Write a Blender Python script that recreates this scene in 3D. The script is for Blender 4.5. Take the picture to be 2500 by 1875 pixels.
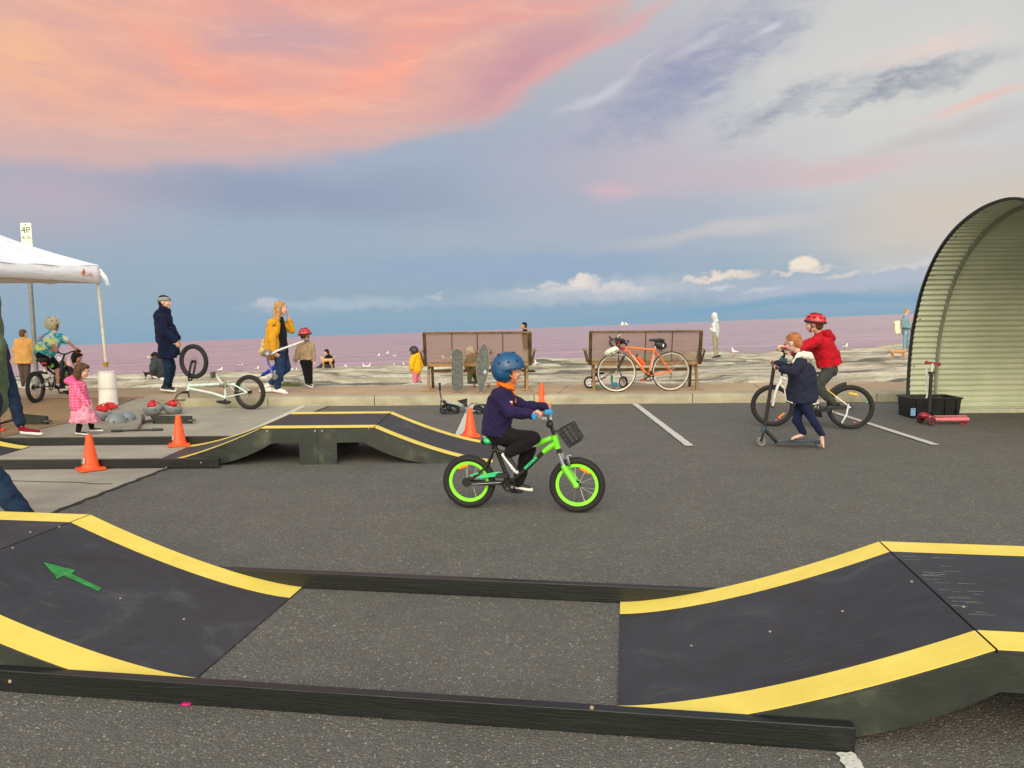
import bpy, math, random
import numpy as np
from mathutils import Vector, Matrix, Euler
random.seed(7)
for _o in list(bpy.data.objects): bpy.data.objects.remove(_o)
SC = bpy.context.scene
COL = SC.collection
R = math.radians
# ------------------------------------------------------------------ camera
F = 1900.0; CX, CY = 1250.0, 937.5
CAMH = 1.52
PITCH = math.atan(182.5 / F); ROLL = -0.0075
cam_d = bpy.data.cameras.new('camera'); cam = bpy.data.objects.new('camera', cam_d); COL.objects.link(cam)
cam_d.sensor_width = 36.0; cam_d.lens = 36.0 * F / 2500.0
cam_d.clip_start = 0.05; cam_d.clip_end = 90000
CR = Euler((math.pi/2 - PITCH, 0, 0)).to_matrix() @ Matrix.Rotation(ROLL, 3, 'Z')
cam.matrix_world = Matrix.Translation((0, 0, CAMH)) @ CR.to_4x4()
SC.camera = cam
C0 = Vector((0, 0, CAMH))
SC.view_settings.view_transform = 'Standard'; SC.view_settings.look = 'None'
SC.view_settings.exposure = 0.0; SC.view_settings.gamma = 1.0
SC.view_settings.use_curve_mapping = False

def ray(px, py):
    return (CR @ Vector(((px-CX)/F, (CY-py)/F, -1.0)))
# the car park falls to the right and rises away from the lens: true level (the sea) seen in its frame
SEA_N = Vector((-0.030, 0.025, 1.0)).normalized()
def glev(x, y, g):           # z of the point that lies g above camera-foot level, measured truly level
    return g + 0.030*x - 0.025*y
def W(px, py, Y):
    d = ray(px, py); return C0 + d*(Y/d.y)
def lin(c):
    c = [v/255.0 for v in c]
    return tuple((v/12.92 if v <= 0.04045 else ((v+0.055)/1.055)**2.4) for v in c)

# ------------------------------------------------------------------ node helpers
class NT:
    def __init__(s, tree): s.t = tree; tree.nodes.clear()
    def n(s, typ, **kw):
        nd = s.t.nodes.new(typ)
        for k, v in kw.items(): setattr(nd, k, v)
        return nd
    def l(s, a, b): s.t.links.new(a, b)
    def val(s, sock, v):
        if isinstance(v, bpy.types.NodeSocket): s.l(v, sock)
        else: sock.default_value = v
    def math(s, op, a, b=0.0, c=None, clamp=False):
        m = s.n('ShaderNodeMath', operation=op, use_clamp=clamp)
        s.val(m.inputs[0], a); s.val(m.inputs[1], b)
        if c is not None: s.val(m.inputs[2], c)
        return m.outputs[0]
    def mix(s, f, a, b, typ='MIX'):
        m = s.n('ShaderNodeMix', data_type='RGBA', blend_type=typ)
        s.val(m.inputs[0], f)
        s.val(m.inputs[6], a if isinstance(a, bpy.types.NodeSocket) else tuple(a)+(1,) if len(a) == 3 else a)
        s.val(m.inputs[7], b if isinstance(b, bpy.types.NodeSocket) else tuple(b)+(1,) if len(b) == 3 else b)
        return m.outputs[2]
    def ramp(s, f, stops):
        r = s.n('ShaderNodeValToRGB'); e = r.color_ramp.elements
        while len(e) < len(stops): e.new(0.5)
        for i, (p, c) in enumerate(stops):
            e[i].position = p; e[i].color = tuple(c)+(1,) if len(c) == 3 else c
        s.l(f, r.inputs[0]); return r.outputs[0]
    def noise(s, vec, scale, detail=3, rough=0.5, dist=0.0):
        n_ = s.n('ShaderNodeTexNoise'); n_.inputs['Scale'].default_value = scale
        n_.inputs['Detail'].default_value = detail; n_.inputs['Roughness'].default_value = rough
        n_.inputs['Distortion'].default_value = dist
        if vec is not None: s.l(vec, n_.inputs['Vector'])
        return n_
    def mapr(s, v, a, b, c=0.0, d=1.0, smooth=False):
        m = s.n('ShaderNodeMapRange', interpolation_type='SMOOTHSTEP' if smooth else 'LINEAR')
        s.val(m.inputs[0], v)
        for i, q in enumerate((a, b, c, d)): m.inputs[i+1].default_value = q
        return m.outputs[0]
    def mapping(s, vec, loc=(0,0,0), rot=(0,0,0), sc=(1,1,1), typ='POINT'):
        m = s.n('ShaderNodeMapping', vector_type=typ); s.l(vec, m.inputs[0])
        m.inputs[1].default_value = loc; m.inputs[2].default_value = rot; m.inputs[3].default_value = sc
        return m.outputs[0]

# ------------------------------------------------------------------ world: dusk sky with clouds
def ae(px, py):
    d = ray(px, py).normalized(); return math.atan2(d.x, d.y), math.asin(d.dot(SEA_N))
wd = bpy.data.worlds.new('World'); SC.world = wd; wd.use_nodes = True
w = NT(wd.node_tree)
tc = w.n('ShaderNodeTexCoord').outputs['Generated']
sx = w.n('ShaderNodeSeparateXYZ'); w.l(tc, sx.inputs[0])
az = w.math('ARCTAN2', sx.outputs[0], sx.outputs[1])
dt = w.n('ShaderNodeVectorMath', operation='DOT_PRODUCT'); w.l(tc, dt.inputs[0]); dt.inputs[1].default_value = SEA_N
el = w.math('ARCSINE', dt.outputs['Value'])
cb = w.n('ShaderNodeCombineXYZ'); w.l(az, cb.inputs[0]); w.l(el, cb.inputs[1])
P0 = cb.outputs[0]
def warp(vec, mp, scale, detail, amt, rough=0.55):
    n_ = w.noise(w.mapping(vec, sc=mp), scale, detail, rough)
    v1 = w.n('ShaderNodeVectorMath', operation='SUBTRACT'); w.l(n_.outputs['Color'], v1.inputs[0]); v1.inputs[1].default_value = (.5,.5,.5)
    v2 = w.n('ShaderNodeVectorMath', operation='MULTIPLY'); w.l(v1.outputs[0], v2.inputs[0]); v2.inputs[1].default_value = amt
    v3 = w.n('ShaderNodeVectorMath', operation='ADD'); w.l(vec, v3.inputs[0]); w.l(v2.outputs[0], v3.inputs[1])
    return v3.outputs[0]
SOFT = warp(P0, (1, 2.2, 1), 5.0, 3, (.16, .055, 0))
TURB = warp(w.mapping(P0, rot=(0,0,0)), (1, 2.0, 1), 13.0, 9, (.17, .085, 0), .66)
PUFF = warp(P0, (1, 1.5, 1), 38.0, 6, (.05, .028, 0), .6)
col = w.ramp(w.mapr(el, -0.05, 0.75), [(0.0, lin((150,178,196))), (.065, lin((138,170,192))), (.11, lin((150,174,192))), (.2, lin((160,178,194))),
    (.33, lin((164,176,196))), (.5, lin((186,190,194))), (.75, lin((180,188,196))), (1.0, lin((166,180,198)))])
TN = w.mapr(w.noise(w.mapping(P0, rot=(0,0,R(24)), sc=(1,2.6,1)), 20.0, 9, .68, .6).outputs[0], .36, .62)
TNI = w.math('SUBTRACT', 1.0, TN)
KINDS = {'S': SOFT, 'T': TURB, 'P': PUFF, '0': P0}
def splat(px, py, rx, ry, ang, c, k, e0=0.0, kind='S'):
    """cloud mass: centre and radii in photograph pixels -> azimuth / elevation; e0 = where the edge starts to fade"""
    global col
    a, e = ae(px, py)
    rx = abs(ae(px+rx, py)[0]-ae(px-rx, py)[0])/2; ry = abs(e-ae(px, py+ry)[1])
    m = w.mapping(KINDS[kind], loc=(a, e, 0), rot=(0, 0, R(-ang)), sc=(rx, ry, 1), typ='TEXTURE')
    ln = w.n('ShaderNodeVectorMath', operation='LENGTH'); w.l(m, ln.inputs[0])
    f = w.mapr(ln.outputs['Value'], e0, 1.0, k, 0.0, smooth=True)
    if kind == 'T': f = w.math('MULTIPLY', f, w.math('MULTIPLY_ADD', TN if sum(c) < 580 else TNI, .8, .2))
    col = w.mix(f, col, lin(c))
splat(2250, 200, 1200, 620, 0, (214,213,209), .95, .1)
splat(1500, 560, 900, 130, 0, (176,182,198), .6, .1)
splat(2450, 520, 700, 180, -3, (214,202,188), .85, .2)
splat(650, 470, 800, 110, 3, (146,158,182), .75, .1)
splat(150, 480, 500, 170, 0, (190,176,188), .8, .1)
splat(1250, 660, 700, 45, 0, (152,174,202), .7, .2)
# the big lit cloud deck, upper left
splat(250, -260, 1850, 690, 0, (220,180,172), 1.0, .86)
splat(700, 60, 1000, 330, -4, (238,172,156), .95, .2)
splat(100, 170, 560, 170, 4, (246,184,154), .8, .0)
splat(40, 120, 160, 130, 0, (252,200,150), .4, .0)
splat(250, 20, 420, 80, 0, (238,184,158), .6, .0)
splat(330, 150, 330, 48, 14, (226,172,160), .75, .0)
splat(720, 80, 330, 90, 0, (206,168,172), .9, .1)
splat(1010, 30, 260, 42, 0, (232,168,160), .7, .1)
splat(560, 180, 420, 50, 22, (246,170,148), .9, .0)
splat(950, 150, 330, 70, -28, (252,172,150), .95, .0)
splat(620, 235, 430, 42, 3, (250,178,154), .85, .1)
splat(1260, 170, 330, 85, -22, (204,156,166), .95, .1)
splat(1230, 60, 420, 40, -8, (232,164,158), .7, .0)
splat(1420, 130, 430, 34, -24, (232,168,166), .7, .0)
splat(300, 350, 620, 60, 0, (212,180,176), .8, .1)
splat(900, 330, 420, 40, -5, (214,178,174), .7, .1)
ST = w.noise(w.mapping(SOFT, rot=(0,0,R(14)), sc=(1,4.5,1)), 11.0, 8, .62, .4).outputs[0]
def pinkdeck(cc, f0, a, b_):
    global col
    aa, e = ae(250, -260); rx = abs(ae(2100, -260)[0]-ae(-1600, -260)[0])/2; ry = abs(e-ae(250, 400)[1])
    m = w.mapping(SOFT, loc=(aa, e, 0), sc=(rx, ry, 1), typ='TEXTURE'); ln = w.n('ShaderNodeVectorMath', operation='LENGTH'); w.l(m, ln.inputs[0])
    f = w.math('MULTIPLY', w.mapr(ln.outputs['Value'], .8, 1.0, f0, 0.0, smooth=True), w.mapr(ST, a, b_, smooth=True)); col = w.mix(f, col, lin(cc))
pinkdeck((252,196,172), .38, .48, .74); pinkdeck((210,166,170), .42, .54, .28)
# broken grey cloud, right
splat(1640, 190, 420, 190, -20, (176,176,194), .75, .0, 'S')
splat(1560, 400, 560, 150, 0, (198,184,194), .6, .0)
splat(1600, 160, 380, 140, -28, (192,186,200), .8, .0, 'T')
splat(1700, 165, 400, 130, -24, (158,162,186), 1.0, .1, 'T')
splat(1640, 210, 170, 50, -24, (146,154,186), .8, .0, 'T')
splat(1830, 130, 150, 40, -30, (164,168,188), .8, .0, 'T')
splat(1950, 40, 200, 36, -12, (176,180,194), .6, .0, 'T')
splat(1560, 270, 320, 90, -18, (162,168,190), .9, .1, 'T')
splat(1930, 265, 330, 52, -17, (158,166,180), 1.0, .0, 'T')
splat(2260, 190, 380, 56, -5, (158,165,176), 1.0, .0, 'T')
splat(2150, 228, 210, 26, -16, (156,164,174), .7, .2, 'T')
splat(1460, 225, 110, 22, -26, (212,212,218), .6, .0, 'S')
splat(1560, 150, 60, 12, -40, (210,208,218), .4, .0, 'S')
splat(1760, 215, 90, 12, -12, (206,206,212), .5, .0, 'S')
splat(1900, 225, 80, 14, -14, (210,212,210), .5, .0, 'S')
splat(1720, 95, 150, 24, -25, (208,208,218), .5, .0, 'S')
splat(1900, 60, 60, 16, -20, (214,222,226), .6, .0, 'S')
splat(2380, 255, 260, 22, -8, (236,196,184), .8, .1)
splat(2230, 120, 260, 46, -5, (232,210,202), .7, .0)
splat(1470, 462, 130, 28, 3, (222,184,194), .7, .0)
splat(2070, 405, 430, 56, 3, (218,190,190), .75, .0)
splat(1750, 430, 420, 70, 0, (200,186,194), .6, .1)
splat(1800, 560, 420, 36, -6, (206,202,200), .7, .1)
splat(2300, 330, 300, 40, -4, (196,188,188), .5, .1)
splat(2300, 630, 420, 40, -2, (206,206,200), .8, .1)
# low band of cumulus over the sea
splat(1480, 710, 520, 42, -1, (194,200,208), .8, .1, 'P')
splat(2050, 690, 480, 36, -4, (178,188,204), .9, .3, 'P')
splat(850, 742, 330, 26, 0, (178,194,206), .7, .1, 'P')
splat(650, 740, 46, 18, 0, (196,200,208), .8, .1, 'P')
splat(1420, 688, 52, 24, 0, (232,222,214), .95, .35, 'P')
splat(1400, 705, 110, 14, 0, (214,212,212), .8, .2, 'P')
splat(1500, 700, 60, 16, 0, (216,212,212), .8, .2, 'P')
splat(1960, 645, 46, 27, 0, (240,228,210), 1, .5, 'P')
splat(1960, 664, 110, 10, -3, (226,214,204), .9, .3, 'P')
splat(1760, 675, 130, 11, -4, (234,220,206), .9, .3, 'P')
splat(1745, 672, 34, 15, 0, (238,224,208), .9, .3, 'P')
splat(1750, 704, 42, 12, 0, (204,206,212), .8, .3, 'P')
splat(1860, 705, 60, 10, -4, (204,206,214), .6, .3, 'P')
splat(1290, 706, 60, 9, 0, (204,206,210), .7, .1, 'P')
splat(1560, 702, 50, 12, 0, (212,210,210), .7, .1, 'P')
splat(1340, 694, 34, 10, 0, (214,210,210), .7, .2, 'P')
splat(1060, 724, 30, 9, 0, (196,202,208), .6, .2, 'P')
splat(2060, 672, 60, 8, -3, (222,214,206), .7, .2, 'P')
splat(2220, 650, 170, 10, -3, (212,208,206), .8, .2, 'P')
splat(2000, 738, 760, 20, -2, (124,168,196), .6, .3)
# the unseen side of the sky: the after-glow of the sun that has just set behind the photographer
tx = w.noise(w.mapping(SOFT, sc=(1, 3.2, 1)), 9.0, 7, .62)
col = w.mix(w.mapr(tx.outputs[0], .3, .7, -.0, .14), col, w.mix(1.0, col, (.80,.80,.88), 'MULTIPLY'))
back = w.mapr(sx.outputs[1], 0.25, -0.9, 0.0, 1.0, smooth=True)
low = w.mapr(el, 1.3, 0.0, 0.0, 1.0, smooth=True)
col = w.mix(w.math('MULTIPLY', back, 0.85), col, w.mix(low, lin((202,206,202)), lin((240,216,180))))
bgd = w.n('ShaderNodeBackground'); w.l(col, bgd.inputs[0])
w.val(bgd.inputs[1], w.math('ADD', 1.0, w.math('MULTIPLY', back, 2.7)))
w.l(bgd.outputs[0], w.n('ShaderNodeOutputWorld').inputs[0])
try:
    wd.cycles.sampling_method = 'MANUAL'; wd.cycles.sample_map_resolution = 512
except Exception: pass
# dusk: one very soft, slightly warm sun from behind the photographer
sl = bpy.data.lights.new('sun', 'SUN'); sl.energy = 1.5; sl.angle = R(35); sl.color = (1.0, .935, .79)
sun = bpy.data.objects.new('sun', sl); COL.objects.link(sun)
sun.rotation_euler = Vector((.10, .88, -.52)).to_track_quat('-Z', 'Y').to_euler()

# ------------------------------------------------------------------ objects / mesh builder
ROOTLOC = {}
def tag(o, label=None, cat=None, group=None, kind=None):
    if label: o['label'] = label
    if cat: o['category'] = cat
    if group: o['group'] = group
    if kind: o['kind'] = kind
    return o
def thing(name, loc, label, cat, group=None):
    o = bpy.data.objects.new(name, None); COL.objects.link(o); o.location = loc
    o.empty_display_size = .1
    ROOTLOC[o.name] = Vector(loc); tag(o, label, cat, group); return o
def orient(a, b):
    d = (b-a)
    if d.length < 1e-9: d = Vector((0,0,1e-6))
    d = d.normalized()
    up = Vector((0,0,1)) if abs(d.z) < .95 else Vector((1,0,0))
    x = d.cross(up).normalized(); y = x.cross(d).normalized()
    return x, y, d
class MB:
    def __init__(s): s.v = []; s.f = []; s.m = []; s.mi = 0
    def add(s, vs, fs):
        o = len(s.v); s.v += [tuple(q) for q in vs]
        s.f += [tuple(i+o for i in f) for f in fs]; s.m += [s.mi]*len(fs); return s
    def obox(s, c, ax, ay, az_, hx, hy, hz):
        c = Vector(c); vs = [c+ax*(i*hx)+ay*(j*hy)+az_*(k*hz) for i in (-1,1) for j in (-1,1) for k in (-1,1)]
        return s.add(vs, [(0,1,3,2),(4,6,7,5),(0,4,5,1),(2,3,7,6),(0,2,6,4),(1,5,7,3)])
    def box(s, c, h): return s.obox(c, Vector((1,0,0)), Vector((0,1,0)), Vector((0,0,1)), *h)
    def bar(s, a, b, w_, h_, up=None):
        a = Vector(a); b = Vector(b); x, y, d = orient(a, b)
        if up is not None:
            up = Vector(up); y = (up - d*up.dot(d)).normalized(); x = d.cross(y)
        return s.obox((a+b)/2, x, y, d, w_/2, h_/2, (b-a).length/2)
    def tube(s, pts, r, n=10, cap=True, flat=None):
        pts = [Vector(p) for p in pts]; rs = r if isinstance(r, (list, tuple)) else [r]*len(pts)
        rings = []; px_ = None
        for i, p in enumerate(pts):
            d = (pts[min(i+1, len(pts)-1)] - pts[max(i-1, 0)])
            if d.length < 1e-9: d = Vector((0,0,1))
            d.normalize()
            if px_ is None: px_ = orient(Vector((0,0,0)), d)[0]
            x = (px_ - d*px_.dot(d))
            x = x.normalized() if x.length > 1e-6 else orient(Vector((0,0,0)), d)[0]
            px_ = x; y = d.cross(x)
            rings.append([p + (x*math.cos(2*math.pi*k/n) + y*math.sin(2*math.pi*k/n))*rs[i] for k in range(n)])
        vs = [q for rg in rings for q in rg]; fs = []
        for i in range(len(rings)-1):
            for k in range(n): fs.append((i*n+k, i*n+(k+1)%n, (i+1)*n+(k+1)%n, (i+1)*n+k))
        if cap: fs += [tuple(range(n))[::-1], tuple((len(rings)-1)*n+k for k in range(n))]
        return s.add(vs, fs)
    def ell(s, c, ax, ay, az_, rx, ry, rz, nu=16, nv=10):
        c = Vector(c); vs = [c+az_*rz]; fs = []
        for i in range(1, nv):
            t = math.pi*i/nv
            for k in range(nu):
                p = 2*math.pi*k/nu
                vs.append(c + ax*(rx*math.sin(t)*math.cos(p)) + ay*(ry*math.sin(t)*math.sin(p)) + az_*(rz*math.cos(t)))
        vs.append(c-az_*rz)
        for k in range(nu): fs.append((0, 1+k, 1+(k+1)%nu))
        for i in range(nv-2):
            for k in range(nu): fs.append((1+i*nu+k, 1+(i+1)*nu+k, 1+(i+1)*nu+(k+1)%nu, 1+i*nu+(k+1)%nu))
        L = len(vs)-1
        for k in range(nu): fs.append((L, 1+(nv-2)*nu+(k+1)%nu, 1+(nv-2)*nu+k))
        return s.add(vs, fs)
    def sph(s, c, r, nu=14, nv=9):
        return s.ell(c, Vector((1,0,0)), Vector((0,1,0)), Vector((0,0,1)), r, r, r, nu, nv)
    def rcone(s, a, ra, b, rb, n=14):
        """round cone: capped by balls, for blobs"""
        a = Vector(a); b = Vector(b); x, y, d = orient(a, b); pts = []; rs = []
        for q in (90, 60, 30): pts.append(a - d*ra*math.sin(R(q))); rs.append(max(ra*math.cos(R(q)), ra*.04))
        pts += [a, b]; rs += [ra, rb]
        for q in (30, 60, 90): pts.append(b + d*rb*math.sin(R(q))); rs.append(max(rb*math.cos(R(q)), rb*.04))
        rings = [[p + (x*math.cos(2*math.pi*k/n)+y*math.sin(2*math.pi*k/n))*r_ for k in range(n)] for p, r_ in zip(pts, rs)]
        vs = [q for rg in rings for q in rg]; fs = []
        for i in range(len(rings)-1):
            for k in range(n): fs.append((i*n+k, i*n+(k+1)%n, (i+1)*n+(k+1)%n, (i+1)*n+k))
        fs += [tuple(range(n))[::-1], tuple((len(rings)-1)*n+k for k in range(n))]
        return s.add(vs, fs)
    def torus(s, c, axis, Rr, r, n=40, m=10, sq=1.0, a0=0, a1=360):
        c = Vector(c); d = Vector(axis).normalized(); x = orient(Vector((0,0,0)), d)[0]; y = d.cross(x)
        full = abs(a1-a0) >= 359.9; N = n if full else n+1; vs = []; fs = []
        for i in range(N):
            t = R(a0+(a1-a0)*i/n); e = x*math.cos(t)+y*math.sin(t)
            for k in range(m):
                q = 2*math.pi*k/m
                vs.append(c + e*(Rr+r*math.cos(q)) + d*(r*sq*math.sin(q)))
        for i in range(N if full else N-1):
            for k in range(m): fs.append((i*m+k, ((i+1)%N)*m+k, ((i+1)%N)*m+(k+1)%m, i*m+(k+1)%m))
        return s.add(vs, fs)
    def disc(s, c, axis, r, th, n=24):
        d = Vector(axis).normalized(); c = Vector(c); return s.tube([c-d*th/2, c+d*th/2], r, n)
    def lathe(s, c, prof, n=24, axis=(0,0,1), cap=True):
        """prof: (radius, height) list"""
        d = Vector(axis).normalized(); c = Vector(c); x = orient(Vector((0,0,0)), d)[0]; y = d.cross(x); vs = []; fs = []
        for r_, h in prof:
            for k in range(n):
                t = 2*math.pi*k/n; vs.append(c + d*h + (x*math.cos(t)+y*math.sin(t))*r_)
        for i in range(len(prof)-1):
            for k in range(n): fs.append((i*n+k, i*n+(k+1)%n, (i+1)*n+(k+1)%n, (i+1)*n+k))
        if cap: fs += [tuple(range(n))[::-1], tuple((len(prof)-1)*n+k for k in range(n))]
        return s.add(vs, fs)
    def prism(s, pts, off):
        """polygon pts (world) extruded by off"""
        pts = [Vector(p) for p in pts]; off = Vector(off); n = len(pts)
        vs = pts + [p+off for p in pts]
        fs = [tuple(range(n)), tuple(range(2*n-1, n-1, -1))] + [(i, i+n, (i+1)%n+n, (i+1)%n) for i in range(n)]
        return s.add(vs, fs)
    def strip(s, A, B, off):
        """two polylines A,B -> sheet with thickness off"""
        A = [Vector(a) for a in A]; B = [Vector(b) for b in B]; off = Vector(off); n = len(A)
        vs = A+B+[a+off for a in A]+[b+off for b in B]; fs = []
        for i in range(n-1):
            fs += [(i, n+i, n+i+1, i+1), (2*n+i, 2*n+i+1, 3*n+i+1, 3*n+i), (i, i+1, 2*n+i+1, 2*n+i), (n+i+1, n+i, 3*n+i, 3*n+i+1)]
        fs += [(0, 2*n, 3*n, n), (n-1, 2*n-1, 4*n-1, 3*n-1)]
        return s.add(vs, fs)
    def build(s, name, mats, parent=None, smooth=True, angle=40, bevel=0, mods=None, label=None):
        if not isinstance(mats, (list, tuple)): mats = [mats]
        base = Vector((0,0,0)); p = parent
        while p is not None: base = base + p.location; p = p.parent
        me = bpy.data.meshes.new(name)
        me.from_pydata([(a-base.x, b-base.y, c-base.z) for a, b, c in s.v], [], s.f)
        for m_ in mats: me.materials.append(m_)
        if len(mats) > 1: me.polygons.foreach_set('material_index', s.m)
        me.validate(); me.update()
        import bmesh
        bm = bmesh.new(); bm.from_mesh(me); bmesh.ops.recalc_face_normals(bm, faces=bm.faces); bm.to_mesh(me); bm.free()
        if smooth:
            me.polygons.foreach_set('use_smooth', [True]*len(me.polygons))
            if angle < 180:
                try: me.set_sharp_from_angle(angle=R(angle))
                except Exception: pass
        o = bpy.data.objects.new(name, me); COL.objects.link(o)
        if parent is not None: o.parent = parent
        if bevel:
            b_ = o.modifiers.new('bevel', 'BEVEL'); b_.width = bevel; b_.segments = 2; b_.limit_method = 'ANGLE'; b_.angle_limit = R(40)
        if label: o['label'] = label
        return o
def blob(mb, name, mat, parent, vox=.008, smooth=4, folds=0.0, fsize=.06, label=None):
    """overlapping closed shapes -> one continuous organic surface"""
    o = mb.build(name, mat, parent, label=label)
    r_ = o.modifiers.new('remesh', 'REMESH'); r_.mode = 'VOXEL'; r_.voxel_size = vox; r_.use_smooth_shade = True
    if smooth:
        s_ = o.modifiers.new('smooth', 'SMOOTH'); s_.factor = .5; s_.iterations = smooth
    if folds:
        key = 'folds%.3f' % fsize
        t_ = bpy.data.textures.get(key)
        if t_ is None:
            t_ = bpy.data.textures.new(key, 'CLOUDS'); t_.noise_scale = fsize; t_.noise_depth = 2
        d_ = o.modifiers.new('folds', 'DISPLACE'); d_.texture = t_; d_.strength = folds; d_.mid_level = .5; d_.texture_coords = 'GLOBAL'
    return o
def copy_tree(o, parent=None):
    c = o.copy(); COL.objects.link(c)
    if parent is not None: c.parent = parent
    for ch in list(o.children): copy_tree(ch, c)
    return c

# ------------------------------------------------------------------ materials
MATS = {}
def M(name, rgb, rough=.6, metal=0.0, var=.12, vs=12.0, bump=0.0, bs=60.0, spec=.5, coat=0.0, sheen=0.0):
    """plain procedural paint / cloth / metal: colour broken by noise, optional fine relief. rgb is sRGB 0-255 of the real colour"""
    if name in MATS: return MATS[name]
    m = bpy.data.materials.new(name); m.use_nodes = True; t = NT(m.node_tree)
    b = t.n('ShaderNodeBsdfPrincipled'); o = t.n('ShaderNodeOutputMaterial'); t.l(b.outputs[0], o.inputs[0])
    oc = t.n('ShaderNodeTexCoord').outputs['Object']
    n1 = t.noise(oc, vs, 4, .6)
    c = lin(rgb)
    dark = tuple(max(0, q*(1-var*1.6)) for q in c); lt = tuple(min(1, q*(1+var)) for q in c)
    cc = t.ramp(n1.outputs[0], [(.3, dark), (.7, lt)])
    t.l(cc, b.inputs['Base Color'])
    t.val(b.inputs['Roughness'], t.mapr(n1.outputs[0], .3, .7, max(.02, rough-.08), min(1, rough+.08)))
    b.inputs['Metallic'].default_value = metal; b.inputs['Specular IOR Level'].default_value = spec
    b.inputs['Coat Weight'].default_value = coat; b.inputs['Sheen Weight'].default_value = sheen
    if bump:
        n2 = t.noise(oc, bs, 4, .6); bp = t.n('ShaderNodeBump'); bp.inputs['Strength'].default_value = bump
        bp.inputs['Distance'].default_value = .01; t.l(n2.outputs[0], bp.inputs['Height']); t.l(bp.outputs[0], b.inputs['Normal'])
    MATS[name] = m; return m
def cloth(name, rgb, **k):
    kw = dict(rough=.9, var=.18, vs=9, bump=.6, bs=32, spec=.2, sheen=.04); kw.update(k); return M(name, rgb, **kw)
def pb(name):
    m = bpy.data.materials.new(name); m.use_nodes = True; t = NT(m.node_tree)
    b = t.n('ShaderNodeBsdfPrincipled'); o = t.n('ShaderNodeOutputMaterial'); t.l(b.outputs[0], o.inputs[0])
    oc = t.n('ShaderNodeTexCoord').outputs['Object']; MATS[name] = m
    return m, t, b, oc
def bump(t, b, h, strength, dist=.01):
    bp = t.n('ShaderNodeBump'); bp.inputs['Strength'].default_value = strength; bp.inputs['Distance'].default_value = dist
    t.l(h, bp.inputs['Height']); t.l(bp.outputs[0], b.inputs['Normal'])
# asphalt: worn, open aggregate
ASPH, t, b, oc = pb('asphalt')
big = t.noise(oc, .5, 4, .6); mid = t.noise(oc, 22, 5, .7); fine = t.noise(oc, 130, 3, .7)
vo = t.n('ShaderNodeTexVoronoi'); vo.inputs['Scale'].default_value = 85
wp = t.noise(oc, 70, 2).outputs['Color']; wv_ = t.n('ShaderNodeVectorMath', operation='MULTIPLY_ADD'); t.l(wp, wv_.inputs[0]); wv_.inputs[1].default_value = (.012,.012,0); t.l(oc, wv_.inputs[2]); OCW = wv_.outputs[0]; t.l(OCW, vo.inputs['Vector'])
vo2 = t.n('ShaderNodeTexVoronoi'); vo2.inputs['Scale'].default_value = 40; t.l(OCW, vo2.inputs['Vector'])
c = t.ramp(fine.outputs[0], [(.28, lin((32,31,28))), (.5, lin((101,101,96))), (.70, lin((156,151,136)))])
c = t.mix(t.mapr(mid.outputs[0], .35, .65, 0, .5), c, lin((60,60,53)))
sv = t.n('ShaderNodeSeparateColor'); t.l(vo.outputs['Color'], sv.inputs[0])
chip = t.math('MULTIPLY', t.mapr(sv.outputs[0], .80, .84), t.mapr(vo.outputs['Distance'], .42, .3))
c = t.mix(t.math('MULTIPLY', chip, .9), c, lin((178,172,154)))
sv2 = t.n('ShaderNodeSeparateColor'); t.l(vo2.outputs['Color'], sv2.inputs[0])
chip2 = t.math('MULTIPLY', t.mapr(sv2.outputs[1], .93, .945), t.mapr(vo2.outputs['Distance'], .26, .18))
c = t.mix(t.math('MULTIPLY', chip2, .8), c, lin((206,198,176)))
warm = t.math('MULTIPLY', t.mapr(sv.outputs[2], .8, .85), .45)
c = t.mix(warm, c, lin((122,98,80)))
md = t.noise(oc, 2.6, 5, .65)
c = t.mix(t.mapr(md.outputs[0], .35, .7, 0, .30), c, lin((60,58,54)))
c = t.mix(t.mapr(big.outputs[0], .3, .7, .0, .32), c, lin((96,94,87)))
t.l(c, b.inputs['Base Color']); b.inputs['Roughness'].default_value = .85
hh = t.math('ADD', t.math('MULTIPLY', fine.outputs[0], .6), t.math('MULTIPLY', vo.outputs['Distance'], -.5))
bump(t, b, hh, 1.0, .010)

def slabmat(name, c0, c1, stain, sc=1.0):
    m, t, b, oc = pb(name)
    a = t.noise(oc, 1.3*sc, 5, .6); f = t.noise(oc, 120, 3, .7); g = t.noise(t.mapping(oc, sc=(.4, 2.5, 1)), 2.0*sc, 4, .6)
    c = t.ramp(a.outputs[0], [(.3, lin(c0)), (.7, lin(c1))])
    c = t.mix(t.mapr(g.outputs[0], .5, .75, 0, .6), c, lin(stain))
    c = t.mix(t.mapr(f.outputs[0], .35, .75, .0, .35), c, lin(tuple(q*.7 for q in c0)))
    t.l(c, b.inputs['Base Color']); b.inputs['Roughness'].default_value = .88
    bump(t, b, f.outputs[0], .5, .004); return m
CONC = slabmat('pale_concrete', (150,142,126), (176,168,150), (134,124,106))
TAN = slabmat('tan_concrete', (146,120,86), (170,142,104), (120,98,70))
PATH = slabmat('brown_paving', (170,144,112), (194,168,132), (144,120,94))
KERB = slabmat('kerb_concrete', (156,150,126), (184,176,148), (120,118,98), 2.0)
JOINT = M('joint_filler', (60,50,42), .95)
LINEP, t, b, oc = pb('worn_road_paint')
n1 = t.noise(oc, 40, 5, .75); n2 = t.noise(oc, 6, 3, .6)
wear = t.mapr(t.math('ADD', n1.outputs[0], t.math('MULTIPLY', n2.outputs[0], .5)), .88, 1.0)
t.l(t.mix(wear, lin((196,194,182)), lin((104,100,92))), b.inputs['Base Color']); b.inputs['Roughness'].default_value = .8
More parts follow.
